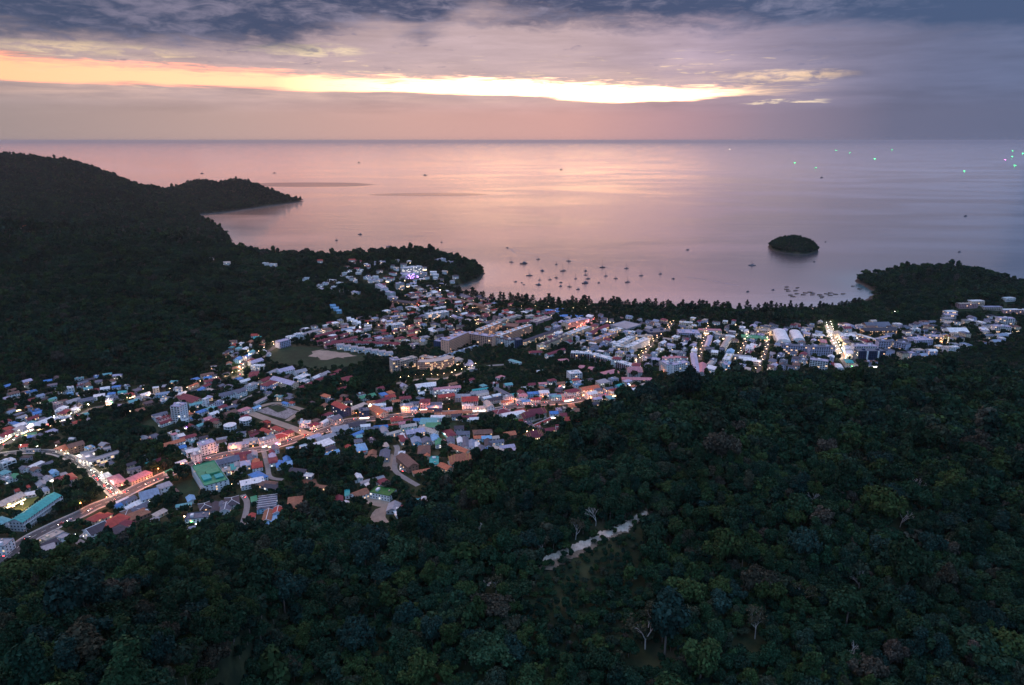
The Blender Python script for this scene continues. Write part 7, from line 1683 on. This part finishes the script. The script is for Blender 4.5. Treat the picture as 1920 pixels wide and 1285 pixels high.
# larger round trees standing up over the coast
for i, (px_, py_, h) in enumerate([(762, 466, 16), (776, 466, 17), (788, 470, 14), (748, 472, 13), (800, 475, 12), (880, 490, 15), (668, 474, 13), (705, 476, 12), (560, 483, 10), (508, 480, 12), (455, 468, 13), (470, 472, 12), (1648, 500, 9), (1672, 496, 9), (1690, 497, 9), (1760, 499, 11), (1790, 507, 8)]):
    g = G(px_, py_+5, 0) if i < 12 else G(px_, py_+10, 0)
    if hz(g.x, g.y) < 1.5: continue
    o = empty('coast_tree', (g.x, g.y, hz(g.x, g.y)-.3), i*1.3); k = near_parts[i % 7]
    o.scale = (h*.5, h*.5, h*.52)
    place('crown', k[0], o); place('trunk', k[1], o)
    lb = 'tree standing up from the skyline of the right headland' if i >= 12 else ('tree rising above the promontory skyline' if i < 7 else 'tree rising above the coast behind the left hill')
    tag(o, lb, 'tree', lb.replace('tree', 'trees', 1))

# bare and pale-limbed trees on the near hill
def bare_tree(seed, sparse=0.0):
    rng = random.Random(seed); mb = MB(); tips = []
    def grow(p, d, ln, r, lvl):
        q = p+d*ln
        mb.tube(tuple(p), tuple(q), r, r*.76, 5 if lvl < 2 else 4)
        if lvl >= 5 or r < .006: tips.append(q); return
        for _ in range(2 if lvl else 3):
            dd = (d+Vector((rng.uniform(-1, 1), rng.uniform(-1, 1), rng.uniform(-.25, .75)))*.72).normalized()
            grow(q, dd, ln*rng.uniform(.62, .88), r*.70, lvl+1)
    grow(Vector((0, 0, -.05)), Vector((rng.uniform(-.1, .1), rng.uniform(-.1, .1), 1)).normalized(), .42, .030, 0)
    tips_ = np.array([tuple(t_) for t_ in tips])
    rng2 = np.random.default_rng(seed); rep = np.repeat(tips_, 14, 0)
    pts = rep+rng2.normal(0, .07, rep.shape)
    N = rng2.normal(size=pts.shape); N[:, 2] += .6
    V, F = leaf_quads(pts, N, rng2.uniform(.026, .05, len(pts)), rng2)
    return mb, (V, F)
M_SPARSE = foliage_mat('sparse_leaves', [(0.0, (0.040, 0.048, 0.022)), (1.0, (0.055, 0.052, 0.036))])
for i, (px_, py_, h, lf, lb) in enumerate(BT):
    g = BTG[i]
    o = empty('bare_tree', (g.x, g.y, hz(g.x, g.y)-.2), i*.9); o.scale = (h*.8, h*.8, h*.8)
    mb, (V, F) = bare_tree(40+i)
    mb.build('trunk', M_PALEBARK, o)
    if lf: place('crown', np_mesh('crown', V, F, [M_SPARSE]), o)
    tag(o, lb, 'tree')
# bare earth scar on the hill
def drape(name, poly, m_, lift, step=3.0):
    P = np.array(poly); x0, y0 = P.min(0)-4; x1, y1 = P.max(0)+4
    xs = np.arange(x0, x1, step); ys = np.arange(y0, y1, step); Xg, Yg = np.meshgrid(xs, ys)
    sd = sdist(poly, Xg, Yg)+fbm2(Xg/9, Yg/9, 8, 2)*3.0+fbm2(Xg/1.6, Yg/1.6, 9, 3)*3.4
    Zg = bil(Hh, Xg.ravel(), Yg.ravel()).reshape(Xg.shape)+lift+fbm2(Xg/4, Yg/4, 3, 2)*.9
    I = np.arange(Xg.size).reshape(Xg.shape)
    F = np.stack([I[:-1, :-1].ravel(), I[:-1, 1:].ravel(), I[1:, 1:].ravel(), I[1:, :-1].ravel()], 1)
    keep = (sd.ravel()[F].mean(1) > 0)
    me = np_mesh(name, np.stack([Xg.ravel(), Yg.ravel(), Zg.ravel()], 1), F[keep], [m_])
    return tag(place(name, me), kind='structure')
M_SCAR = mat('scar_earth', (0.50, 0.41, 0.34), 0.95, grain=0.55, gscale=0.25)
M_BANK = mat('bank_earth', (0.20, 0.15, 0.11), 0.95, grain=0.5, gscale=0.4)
_sc = np.array(SCARP); _cc = _sc.mean(0)
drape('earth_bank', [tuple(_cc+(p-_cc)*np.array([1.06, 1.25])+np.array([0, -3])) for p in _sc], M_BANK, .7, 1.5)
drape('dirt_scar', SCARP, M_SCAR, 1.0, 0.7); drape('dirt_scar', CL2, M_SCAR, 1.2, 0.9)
# ------------------------------------------------------------------ boats
M_HULLW = mat('hull_white_shaded', (0.17, 0.17, 0.20), 0.35); M_HULLD = mat('hull_dark', (0.05, 0.06, 0.09), 0.4); M_WOOD = mat('boat_wood', (0.18, 0.10, 0.06), 0.6); M_CANVAS = mat('sail_cover', (0.05, 0.07, 0.13), 0.8); M_MAST = mat('mast_metal', (0.08, 0.08, 0.10), 0.4, metallic=0.5); M_REDP = mat('red_paint', (0.5, 0.05, 0.05), 0.5)  # white hulls darkened in colour to stand as silhouettes
def hull(mb, L, W_, H, sheer=.35, sec=7, y=0.0, bowrise=.4):
    rows_ = []
    for i in range(sec+1):
        t_ = i/sec; x = -L/2+L*t_
        hw = W_/2*(min(1, .72+t_*1.1) if t_ < .35 else math.cos((t_-.35)/.65*math.pi/2)**.75) if t_ < 1 else 0.02
        z1 = H*(1+bowrise*max(0, t_-.4)**2*2)
        rows_.append([(x, y-hw, z1), (x, y-hw*.72, H*.1), (x, y, -H*.5*(1-t_*.5)), (x, y+hw*.72, H*.1), (x, y+hw, z1)])
    i0 = len(mb.v)
    for r_ in rows_: mb.v += r_
    for i in range(sec):
        for k in range(4): a = i0+i*5+k; mb.f.append((a, a+5, a+6, a+1))
    for i in range(sec): mb.f.append((i0+i*5, i0+i*5+4, i0+(i+1)*5+4, i0+(i+1)*5))
    mb.f.append(tuple(i0+k for k in range(5)))
def mk(fn):
    mb = MB(); fn(mb); return mb
def sailboat(p, L, mast, rz, white, label, group, cat_hulls=1):
    o = put('catamaran' if cat_hulls == 2 else 'sailboat', p, rz, label, 'sailboat', group)
    k = MB()
    if cat_hulls == 2:
        hull(k, L, L*.12, L*.09, y=-L*.22); hull(k, L, L*.12, L*.09, y=L*.22); k.box(-L*.3, L*.2, -L*.22, L*.22, L*.07, L*.10)
    else: hull(k, L, L*.28, L*.10)
    k.build('hull', M_HULLW if white else M_HULLD, o)
    k = MB(); k.box(-L*.18, L*.16, -L*.09, L*.09, L*.10, L*.165); k.box(-L*.08, L*.10, -L*.075, L*.075, L*.166, L*.20); k.build('cabin', M_HULLW, o)
    k = MB(); k.tube((L*.06, 0, L*.08), (L*.06, 0, mast), .42, .26, 6); k.tube((L*.06, -L*.09, mast*.62), (L*.06, L*.09, mast*.62), .12, None, 4); k.build('mast', M_MAST, o)
    k = MB(); k.tube((L*.05, 0, L*.25), (-L*.36, 0, L*.24), .22, None, 5); bo = k.build('boom', M_MAST, o)
    k = MB(); k.tube((L*.03, 0, L*.27), (-L*.34, 0, L*.26), .42, .3, 6); k.build('furled_sail', M_CANVAS, bo)
    k = MB(); k.tube((L*.49, 0, L*.13), (L*.06, 0, mast*.98), .06, None, 3); k.tube((-L*.49, 0, L*.1), (L*.06, 0, mast*.98), .06, None, 3); k.build('stay', M_MAST, o)
    return o
def motorboat(p, L, rz, white, label, group, name='motor_boat'):
    o = put(name, p, rz, label, 'boat', group)
    k = MB(); hull(k, L, L*.28, L*.10); k.build('hull', M_HULLW if white else M_HULLD, o)
    k = MB(); k.box(-L*.3, L*.14, -L*.11, L*.11, L*.10, L*.22); k.box(-L*.2, L*.06, -L*.09, L*.09, L*.221, L*.31); ca = k.build('cabin', M_HULLW if not white else M_CANVAS, o)
    k = MB(); k.box(L*.141, L*.15, -L*.09, L*.09, L*.15, L*.20); k.build('windscreen', M_GLASS, ca)
    k = MB(); k.tube((-L*.05, 0, L*.31), (-L*.05, 0, L*.55), .15, .08, 5); k.build('aerial', M_MAST, o)
    return o
SB = [((152, 132), 14, 20, 1), ((283, 118), 12, 22, 1), ((431, 127), 14, 24, 1), ((404, 175), 17, 24, 0), ((240, 198), 17, 21, 0), ((465, 213), 10, 17, 1), ((513, 195), 10, 17, 1), ((525, 213), 13, 17, 0), ((596, 158), 16, 30, 0), ((612, 200), 11, 15, 1), ((712, 163), 14, 24, 1), ((717, 230), 15, 19, 0), ((784, 198), 12, 19, 1), ((877, 190), 11, 12, 1), ((371, 208), 11, 13, 0), ((436, 252), 11, 15, 0), ((290, 220), 9, 10, 1), ((340, 218), 10, 11, 0), ((660, 212), 11, 11, 0), ((371, 143), 9, 11, 1)]
MBT = [((212, 140), 22, 0), ((302, 175), 13, 1), ((284, 243), 14, 0), ((172, 228), 9, 0), ((203, 232), 6, 1), ((213, 242), 6, 0), ((393, 232), 9, 0), ((391, 250), 9, 1), ((476, 265), 10, 0), ((513, 175), 10, 0), ((511, 235), 18, 0), ((577, 233), 8, 0), ((940, 213), 9, 0), ((1302, 276), 9, 0), ((1425, 268), 8, 1)]
rb_ = random.Random(3)
ORD = ['first', 'second', 'third', 'fourth', 'fifth', 'sixth', 'seventh', 'eighth', 'ninth', 'tenth', 'eleventh', 'twelfth', 'thirteenth', 'fourteenth', 'fifteenth', 'sixteenth', 'seventeenth', 'eighteenth', 'nineteenth', 'twentieth', 'twenty-first', 'twenty-second', 'twenty-third', 'twenty-fourth', 'twenty-fifth']
for i, ((zx, zy), L, m_, wh) in enumerate(sorted(SB)):
    x, y, _ = Z(900+zx/2.595, 440+zy/2.595+1, 0)
    sailboat((x, y, 0), L*1.15, m_, R(rb_.uniform(150, 215)), wh, '%s anchored sailboat from the left in the bay, %s mast' % (ORD[i], 'tallest' if m_ == 30 else 'tall' if m_ > 18 else 'short'), 'sailboats anchored in the bay')
for i, ((zx, zy), L, wh) in enumerate(sorted(MBT)):
    x, y, _ = Z(900+zx/2.595, 440+zy/2.595+1, 0)
    motorboat((x, y, 0), L*1.2, R(rb_.uniform(150, 215)), wh, '%s motor boat from the left among the anchored boats of the bay' % ORD[i], 'motor boats in the bay')
for (px_, py_, L, m_, lb) in [(1410, 498, 20, 20, 'lone sailboat anchored between the bay and the round island'), (729, 463, 18, 16, 'sailboat off the promontory left of the big trees'), (631, 451, 13, 22, 'small sailboat off the left coast'), (828, 455, 10, 18, 'small sailboat beyond the promontory tip')]:
    x, y, _ = Z(px_, py_, 0); sailboat((x, y, 0), L*1.1, m_, R(rb_.uniform(160, 200)), 1, lb, None, 2 if px_ in (1410, 729) else 1)
for (px_, py_, L, lb) in [(1289, 469, 13, 'lone motor boat left of the round island'), (1548, 454, 9, 'small boat just right of the round island'), (1526, 491, 10, 'small red boat in front of the round island'), (1799, 473, 14, 'small red-hulled boat right of the round island'), (1810, 406, 24, 'distant motor boat at the far right sea'), (1540, 334, 40, 'dark distant boat below the green fishing lights'), (379, 326, 46, 'distant ferry on the left, trailing a wake'), (514, 325, 40, 'second distant ferry right of the first, trailing a wake'),
                         (675, 440, 18, 'small dark boat off the left headland'), (673, 306, 60, 'far boat near the horizon left of centre'), (797, 329, 46, 'far boat in the middle distance left of centre'), (1052, 319, 46, 'far boat in the middle distance at centre'), (951, 465, 12, 'speedboat at the head of the long curved wake')]:
    x, y, _ = Z(px_, py_, 0); motorboat((x, y, 0), L, R(rb_.choice([0, 180, 10, 200])), 0, lb, None)
# longtail boats moored off the right headland
LT = [(447, 920), (447, 935), (457, 945), (513, 925), (502, 943), (470, 970), (486, 980), (510, 962), (550, 968), (563, 957), (590, 952), (608, 958), (607, 968), (651, 968), (662, 977), (665, 986), (695, 963), (718, 957), (717, 972), (750, 965), (797, 963), (858, 915), (900, 932)]
for i, (zx, zy) in enumerate(sorted(LT)):
    x, y, _ = Z(1340+zx/3.31, 260+zy/3.31+.6, 0); L = 13
    o = put('longtail_boat', (x, y, 0), R(rb_.uniform(160, 205)), '%s from the left of the dark longtail boats moored off the right headland' % ORD[i], 'boat', 'longtail boats moored off the headland')
    k = MB(); hull(k, L, 2.1, 1.2, bowrise=1.6); k.build('hull', M_WOOD, o)
    k = MB(); k.box(-L*.25, L*.12, -1.1, 1.1, 2.6, 2.75)
    for sx in (-L*.24, L*.11):
        for sy in (-.95, .95): k.tube((sx, sy, .9), (sx, sy, 2.6), .07, None, 4)
    k.build('canopy', M_CANVAS, o)
    k = MB(); k.tube((-L*.45, 0, 1.4), (-L*.8, 0, .1), .1, None, 4); k.build('propeller_shaft', M_MAST, o)
# squid boats with green lamps far out
M_GREEN = mat('squid_lamp', (0.5, 0.9, 0.6), 0.4, emit=(0.05, 1.0, 0.22), es=26); M_PINKL = mat('pink_lamp', (0.9, 0.5, 0.9), 0.4, emit=(1.0, 0.2, 0.8), es=24); M_WARML = mat('warm_lamp', (0.9, 0.9, 0.7), 0.4, emit=(1.0, 0.85, 0.6), es=16)
SQ = [(1368, 280, M_WARML), (1490, 305, M_GREEN), (1529, 315, M_GREEN), (1568, 282.5, M_GREEN), (1594, 287, M_GREEN), (1640, 298, M_GREEN), (1672, 281, M_GREEN), (1808, 321, M_GREEN), (1898, 283, M_GREEN), (1897, 294, M_GREEN), (1884, 300, M_PINKL), (1903, 310, M_GREEN), (1918, 288, M_GREEN)]
for i, (px_, py_, lm_) in enumerate(SQ):
    x, y, _ = Z(px_, py_+1, 0); f = min(3.2, max(1.0, y/9000)); L = 26*f
    lb = {'warm_lamp': 'far fishing boat with a pale warm light near the horizon', 'pink_lamp': 'far fishing boat with pink lights among the green ones'}.get(lm_.name, '%s green-lit squid fishing boat from the left, far out on the sea' % ORD[max(0, i-1 if i < 10 else i-2)])
    o = put('fishing_boat', (x, y, 0), R(rb_.uniform(0, 360)), lb, 'boat', 'fishing boats with lamps on the far sea')
    k = MB(); hull(k, L, L*.26, L*.1); k.build('hull', M_HULLD, o)
    k = MB(); k.box(-L*.35, -L*.05, -L*.09, L*.09, L*.1, L*.26); k.build('wheelhouse', M_HULLW, o)
    k = MB(); k.tube((L*.1, 0, L*.1), (L*.1, 0, L*.5), L*.012, None, 5); k.build('mast', M_MAST, o)
    k = MB()
    for sy in (-1, 1):
        for q in range(5): k.box(-L*.3+q*L*.14, -L*.24+q*L*.14, sy*L*.12-L*.02, sy*L*.12+L*.02, L*.27, L*.34)
    k.build('lamp_row', lm_, o)
# wakes
M_WAKE = mat('wake_foam', (0.30, 0.27, 0.32), 0.6)
def wake(px_pts, w0, w1, label):
    P = smooth([Z(a, b, 0) for a, b in px_pts], 8); mb = MB(); n = len(P)
    for i, p in enumerate(P):
        dv = (P[min(n-1, i+1)]-P[max(0, i-1)]).normalized(); nn = Vector((-dv.y, dv.x, 0)); ww = (w0+(w1-w0)*i/(n-1))*(.6+.4*math.sin(i*2.3)**2)/2
        mb.v += [(*(p+nn*ww).xy, .12), (*(p-nn*ww).xy, .12)]
    mb.f = [(2*i, 2*i+1, 2*i+3, 2*i+2) for i in range(n-1)]
    tag(mb.build('wake', M_WAKE, None, 'stuff'), label)
wake([(952, 466), (985, 474), (1040, 483), (1100, 494), (1160, 503), (1200, 509)], 3, 1.5, 'thin dark wake curving across the bay')
wake([(958, 468), (970, 477), (1000, 483), (1060, 490)], 3, 1.5, 'second thin wake beside the first')
wake([(1288, 520), (1330, 526), (1385, 536)], 2, 4, 'straight wake in front of the beach')
wake([(514, 325), (470, 326), (380, 327)], 8, 4, 'wake behind the second distant ferry'); wake([(379, 326), (320, 327), (250, 327)], 8, 4, 'wake behind the first distant ferry')

# ------------------------------------------------------------------ street lamps
M_LAMP = {k: mat('lamp_'+k, (0.8, 0.7, 0.6), 0.4, emit=c, es=s) for k, c, s in [('orange', (1.0, 0.36, 0.12), 26), ('warm', (1.0, 0.62, 0.36), 20), ('white', (1.0, 0.86, 0.68), 26), ('red', (1.0, 0.2, 0.16), 22)]}
LCOL = {'orange': (1.0, 0.27, 0.08), 'warm': (1.0, 0.56, 0.30), 'white': (1.0, 0.78, 0.50), 'red': (1.0, 0.20, 0.15), 'green': (0.55, 1.0, 0.12)}
_pole = MB(); _pole.tube((0, 0, 0), (0, 0, 8.4), .13, .08, 6); _pole = _pole.mesh('pole', M_POLE)
_arm = MB(); _arm.tube((0, 0, 8.3), (2.2, 0, 8.9), .07, .05, 5); _arm = _arm.mesh('arm', M_POLE)
_hd = MB(); _hd.box(1.9, 3.0, -.24, .24, 8.8, 9.05)
_heads = {k: _hd.mesh('lamp_head', m_) for k, m_ in M_LAMP.items()}
_ld = {}
def point_light(name, loc, col, e, parent=None, r=.3):
    key = (col, e, r)
    if key not in _ld:
        d_ = bpy.data.lights.new(name, 'POINT'); d_.energy = e; d_.color = LCOL[col]; d_.shadow_soft_size = r; _ld[key] = d_
    o = bpy.data.objects.new(name, _ld[key]); o.location = loc; COL.objects.link(o)
    if parent: o.parent = parent
    return o
LAMP_GAIN = 0.72
def lamps(pts, width, step, col, e, a, b_, desc, alt=True):
    """lamps along a road between two fractions of its length"""
    ln = [0]
    for i in range(len(pts)-1): ln.append(ln[-1]+(pts[i+1]-pts[i]).length)
    s = ln[-1]*a; n = 0
    while s < ln[-1]*b_:
        i = max(0, min(len(pts)-2, next((k for k in range(len(ln)-1) if ln[k+1] >= s), len(pts)-2)))
        t_ = (s-ln[i])/max(1e-6, ln[i+1]-ln[i]); p = pts[i].lerp(pts[i+1], t_); dv = (pts[i+1]-pts[i]).normalized(); nn = Vector((-dv.y, dv.x, 0))
        sg = 1 if (n % 2 == 0 or not alt) else -1
        q = p+nn*(sg*(width/2+.9)); f = -nn*sg
        o = put('street_lamp', (q.x, q.y, hz(q.x, q.y)), math.atan2(f.y, f.x), '%s street lamp on a tall pole %s' % (col, desc), 'street lamp', 'street lamps '+desc)
        place('pole', _pole, o); place('arm', _arm, o); place('lamp_head', _heads[col], o)
        point_light('lamp_light', (2.45, 0, 8.5), col, e*LAMP_GAIN, o)
        s += step*random.Random(int(s)+n).uniform(.85, 1.15); n += 1
lamps(R_MAIN, 15, 22, 'orange', 16000, .13, .45, 'along the orange stretch of the main road')
lamps(R_MAIN, 15, 34, 'orange', 7000, .45, .60, 'along the dim middle of the main road')
lamps(R_MAIN, 15, 22, 'orange', 8500, .60, .97, 'along the busy upper main road')
lamps(R_JUNC, 9, 18, 'white', 6500, .02, .60, 'along the side road'); lamps(R_JUNC, 9, 24, 'white', 2200, .60, 1, 'at the far end of the side road')
lamps(R_LEFT, 8, 19, 'white', 6000, .02, .42, 'along the lit market road'); lamps(R_LEFT, 8, 30, 'warm', 4500, .42, .98, 'along the upper market road')
lamps(R_UP, 9, 12, 'white', 11000, .0, .12, 'at the foot of the hill road'); lamps(R_UP, 9, 22, 'warm', 6500, .12, .4, 'along the hill road'); lamps(R_UP, 9, 40, 'warm', 2600, .4, 1, 'at the top of the hill road')
lamps(R_NIGHT, 13, 11, 'white', 9000, .0, .84, 'along the bright shopping street'); lamps(R_GRID1, 8, 15, 'warm', 4600, 0, 1, 'along the lit street by the courtyard hotel')
lamps(R_GRID3, 6, 18, 'warm', 2600, 0, 1, 'along the middle town street'); lamps(R_GRID4, 7, 18, 'warm', 2600, 0, 1, 'along the right town street'); lamps(R_GRID2, 6, 20, 'warm', 2200, 0, 1, 'along the narrow town street')
lamps(R_RESORT, 7, 13, 'warm', 2600, .05, .8, 'along the resort drive'); lamps(R_RED, 8, 11, 'red', 5200, .35, 1, 'along the red-lit market lane'); lamps(R_BEACHTOWN, 9, 30, 'warm', 3800, .0, .5, 'along the beach town road')
# single strong lights
def mast_light(px_, py_, h, col, e, label):
    g = GT(px_, py_, 0); o = put('floodlight_mast', g, .8, label, 'floodlight')
    k = MB(); k.tube((0, 0, 0), (0, 0, h), .22, .12, 6); k.build('pole', M_POLE, o)
    k = MB(); k.box(-1.1, 1.1, -.3, .3, h, h+.9); k.build('lamp_head', M_LAMP[col], o); point_light('flood_light', (0, 0, h-.8), col, e, o, .6)
mast_light(104, 935, 22, 'white', 9000, 'tall floodlight mast behind the teal-roofed school block')
mast_light(44, 957, 8, 'warm', 5200, 'low floodlight mast on the school lawn'); mast_light(28, 962, 8, 'warm', 4200, 'second low floodlight mast on the school lawn')
mast_light(1676, 596, 14, 'white', 9000, 'floodlight mast above the clearing at the beach trees'); mast_light(826, 566, 30, 'warm', 9000, 'lit lattice mast in the town below the promontory')
point_light('garden_light', (*GT(957, 799, 0).xy, TOWN_Z+1.5), 'green', 3600, None, .4); point_light('garden_light', (*GT(966, 800, 0).xy, TOWN_Z+1.5), 'green', 2600, None, .4)
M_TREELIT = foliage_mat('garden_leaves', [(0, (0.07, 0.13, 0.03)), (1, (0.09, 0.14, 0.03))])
for i, (a, b_) in enumerate([(955, 797), (962, 799), (968, 797), (951, 801)]):
    g = GT(a, b_, 0); o = empty('garden_tree', (g.x, g.y, TOWN_Z), i); o.scale = (4.2, 4.2, 4.6)
    V, F, tb = tree_pair(500+i, 700, .14, **SHAPES[i]); place('crown', np_mesh('crown', V, F, [M_TREELIT]), o); place('trunk', tb.mesh('trunk', M_BARK), o)
    tag(o, 'bright green uplit garden tree by the temple canopy', 'tree', 'uplit garden trees by the temple')
for (a, b_, col, e) in [(795, 700, 'warm', 3800), (806, 700, 'warm', 3000), (884, 636, 'orange', 5000), (925, 616, 'orange', 4200), (1000, 814, 'warm', 2600), (988, 816, 'warm', 2200), (436, 916, 'warm', 2600), (347, 977, 'warm', 1800), (1765, 646, 'orange', 9000), (1748, 642, 'orange', 7000), (1630, 640, 'warm', 9000), (1652, 640, 'warm', 9000), (1240, 703, 'orange', 6000), (1265, 708, 'orange', 5000), (1108, 752, 'orange', 4200), (1070, 757, 'orange', 4200), (1185, 634, 'warm', 4500), (880, 604, 'red', 5200), (895, 598, 'red', 5200), (912, 592, 'red', 4200), (770, 575, 'red', 5000), (785, 576, 'red', 4200), (1452, 704, 'orange', 3800)]:
    g = GT(a, b_, 0); o = put('yard_lamp', g, 0, '%s yard lamp on a short post glowing between buildings' % col, 'lamp', '%s yard lamps glowing between buildings' % col)
    k = MB(); k.tube((0, 0, 0), (0, 0, 5.2), .1, .07, 5); k.build('pole', M_POLE, o); k = MB(); k.box(-.45, .45, -.45, .45, 5.2, 5.9); k.build('lamp_head', M_LAMP[col], o); point_light('lamp_light', (0, 0, 4.8), col, e*.8, o)

# ------------------------------------------------------------------ vehicles
CARP = {k: mat('car_paint_'+k, c, 0.3, spec=0.6) for k, c in dict(white=(.75, .75, .76), silver=(.42, .43, .45), black=(.03, .03, .035), red=(.45, .04, .04), blue=(.06, .12, .32), grey=(.18, .18, .2)).items()}
M_TYRE = mat('tyre', (.02, .02, .02), .9); M_HEADL = mat('headlight', (.9, .9, .8), .3, emit=(1, .92, .75), es=30); M_TAILL = mat('taillight', (.6, .05, .05), .3, emit=(1, .06, .04), es=28)
def _carbody(mb, van=False):
    mb.prism([(-2.2, -.88), (2.15, -.88), (2.3, -.6), (2.3, .6), (2.15, .88), (-2.2, .88)], .35, .95)
    if van: mb.prism([(-2.15, -.84), (1.5, -.84), (1.5, .84), (-2.15, .84)], .951, 1.95)
def _cabin(mb, van=False):
    if van: mb.box(-1.9, 1.56, -.86, .86, 1.3, 1.75)
    else:
        i = len(mb.v); mb.v += [(-1.7, -.8, .951), (1.0, -.8, .951), (1.0, .8, .951), (-1.7, .8, .951), (-1.1, -.66, 1.5), (.3, -.66, 1.5), (.3, .66, 1.5), (-1.1, .66, 1.5)]
        for q in ((4, 5, 6, 7), (0, 1, 5, 4), (1, 2, 6, 5), (2, 3, 7, 6), (3, 0, 4, 7)): mb.f.append(tuple(i+k for k in q))
CB = {(k, v): mk(lambda m_, v=v: _carbody(m_, v)).mesh('body', p_) for k, p_ in CARP.items() for v in (0, 1)}
CC = {v: mk(lambda m_, v=v: _cabin(m_, v)).mesh('glasshouse', M_GLASS) for v in (0, 1)}
CR = {k: mk(lambda m_: m_.box(-1.08, .28, -.67, .67, 1.502, 1.56)).mesh('roof', p_) for k, p_ in CARP.items()}
def _wh(m_):
    for sx in (-1.35, 1.4):
        for sy in (-.8, .8): m_.tube((sx, sy-.1, .33), (sx, sy+.1, .33), .33, None, 10)
CW = mk(_wh).mesh('wheels', M_TYRE)
CHL = mk(lambda m_: (m_.box(2.25, 2.34, -.78, -.45, .6, .8), m_.box(2.25, 2.34, .45, .78, .6, .8))).mesh('headlights', M_HEADL)
CTL = mk(lambda m_: (m_.box(-2.29, -2.21, -.82, -.5, .65, .9), m_.box(-2.29, -2.21, .5, .82, .65, .9))).mesh('taillights', M_TAILL)
CARS = []
def car(p, rz, paint, van, where, group):
    o = put('van' if van else 'car', p, rz, None, 'van' if van else 'car', group)
    place('body', CB[(paint, van)], o); place('glasshouse', CC[van], o)
    if not van: place('roof', CR[paint], o)
    place('wheels', CW, o); place('headlights', CHL, o); place('taillights', CTL, o)
    CARS.append((o, paint, 'van' if van else 'car', where))
rcar = random.Random(8)
def traffic(pts, a, b_, n, width, where, z=.2):
    ln = [0]
    for i in range(len(pts)-1): ln.append(ln[-1]+(pts[i+1]-pts[i]).length)
    for k in range(n):
        s = ln[-1]*(a+(b_-a)*(k+rcar.uniform(.1, .9))/n)
        i = max(0, min(len(pts)-2, next((q for q in range(len(ln)-1) if ln[q+1] >= s), 0)))
        p = pts[i].lerp(pts[i+1], (s-ln[i])/max(1e-6, ln[i+1]-ln[i])); dv = (pts[i+1]-pts[i]).normalized(); nn = Vector((-dv.y, dv.x, 0)); sg = rcar.choice([-1, 1])
        q = p+nn*sg*(width*.24); rz = math.atan2(dv.y, dv.x)+(0 if sg > 0 else math.pi)
        car((q.x, q.y, max(hz(q.x, q.y), TOWN_Z)+z), rz, rcar.choice(['white', 'white', 'silver', 'black', 'grey', 'red', 'blue']), int(rcar.random() < .25), where, 'vehicles '+where)
traffic(R_JUNC, .01, .32, 17, 9, 'queued on the side road near the junction'); traffic(R_MAIN, .03, .20, 7, 12, 'on the dark lower main road'); traffic(R_MAIN, .20, .36, 9, 12, 'on the orange-lit main road'); traffic(R_MAIN, .40, .97, 20, 12, 'on the upper main road'); traffic(R_LEFT, .02, .4, 9, 8, 'on the lit market road'); traffic(R_NIGHT, .0, .9, 8, 13, 'on the bright shopping street', .3); traffic(R_GRID1, .05, .95, 6, 8, 'on the street by the courtyard hotel', .3); traffic(R_UP, 0, .3, 5, 9, 'on the hill road', .2); traffic(R_BEACHTOWN, .1, .5, 7, 9, 'on the beach town road', .2)
for a, b_, pc, w_ in [(152, 1008, 'white', 'parked on the concrete yard'), (137, 1005, 'silver', 'parked on the concrete yard'), (755, 880, 'white', 'parked beside the concrete lane'), (758, 884, 'silver', 'parked beside the concrete lane'), (757, 876, 'black', 'parked beside the concrete lane'), (458, 933, 'silver', 'parked on the lower lane'), (584, 806, 'white', 'parked where the dirt road meets the main road'), (588, 809, 'black', 'parked where the dirt road meets the main road')]:
    g = GT(a, b_, 0); car((g.x, g.y, TOWN_Z+.3), rcar.uniform(0, 6), pc, 0, w_, 'vehicles '+w_)
from collections import defaultdict
by = defaultdict(list)
for c in CARS: by[(c[1], c[2], c[3])].append(c)
for (pc, kd, wh_), lst in by.items():
    lst.sort(key=lambda c: -c[0].location.y)
    for i, c in enumerate(lst): c[0]['label'] = '%s%s %s %s' % ('' if len(lst) == 1 else ['farthest ', 'second farthest ', 'third farthest ', 'fourth farthest ', 'fifth farthest ', 'sixth farthest ', 'seventh farthest '][min(i, 6)], pc, kd, wh_)

# ------------------------------------------------------------------ labels that single out the remaining houses
ADJ = {'gable roof': 'gabled', 'hipped roof': 'hipped', 'flat roof': 'flat-topped', 'lean-to roof': 'sloping', 'rounded roof': 'arched', 'twin-ridged roof': 'twin-ridged'}
used = defaultdict(list)
def relation(px_, py_, L_):
    dx, dy = px_-L_[0], (py_-L_[1])*1.4
    near_ = 'just ' if math.hypot(dx, dy) < 28 else ''
    if abs(dx) > abs(dy): return near_+('left of' if dx < 0 else 'right of')
    return near_+('behind' if dy < 0 else 'in front of')
for root, px_, py_, ds, cat_ in PLACED:
    ds = ds or ('plain', 'grey', 'flat roof', 'white', 'house')
    size, colr, rf_, wc_, nm_ = ds
    nm_ = nm_.replace('_', ' ')
    base = '%s %s-roofed %s %s' % (size, colr.replace(' ', '-'), ADJ[rf_], nm_)
    near5 = sorted(LANDMARKS, key=lambda L_: math.hypot(px_-L_[0], (py_-L_[1])*1.4))[:7]
    done = False
    for L_ in near5:
        for extra in ('', wc_+'-walled '):
            lb = '%s%s %s %s' % (extra, base, relation(px_, py_, L_), L_[2])
            if len(lb.split()) <= 16 and not used[lb]:
                used[lb].append(root); done = True; break
        if done: break
    if not done:
        lb = '%s %s %s' % (base, relation(px_, py_, near5[0]), near5[0][2]); n = 1
        while used['%s %s' % (ORD[min(n, 24)], lb)]: n += 1
        lb = '%s %s' % (ORD[min(n, 24)], lb); used[lb].append(root)
    tag(root, lb, cat_ or nm_)
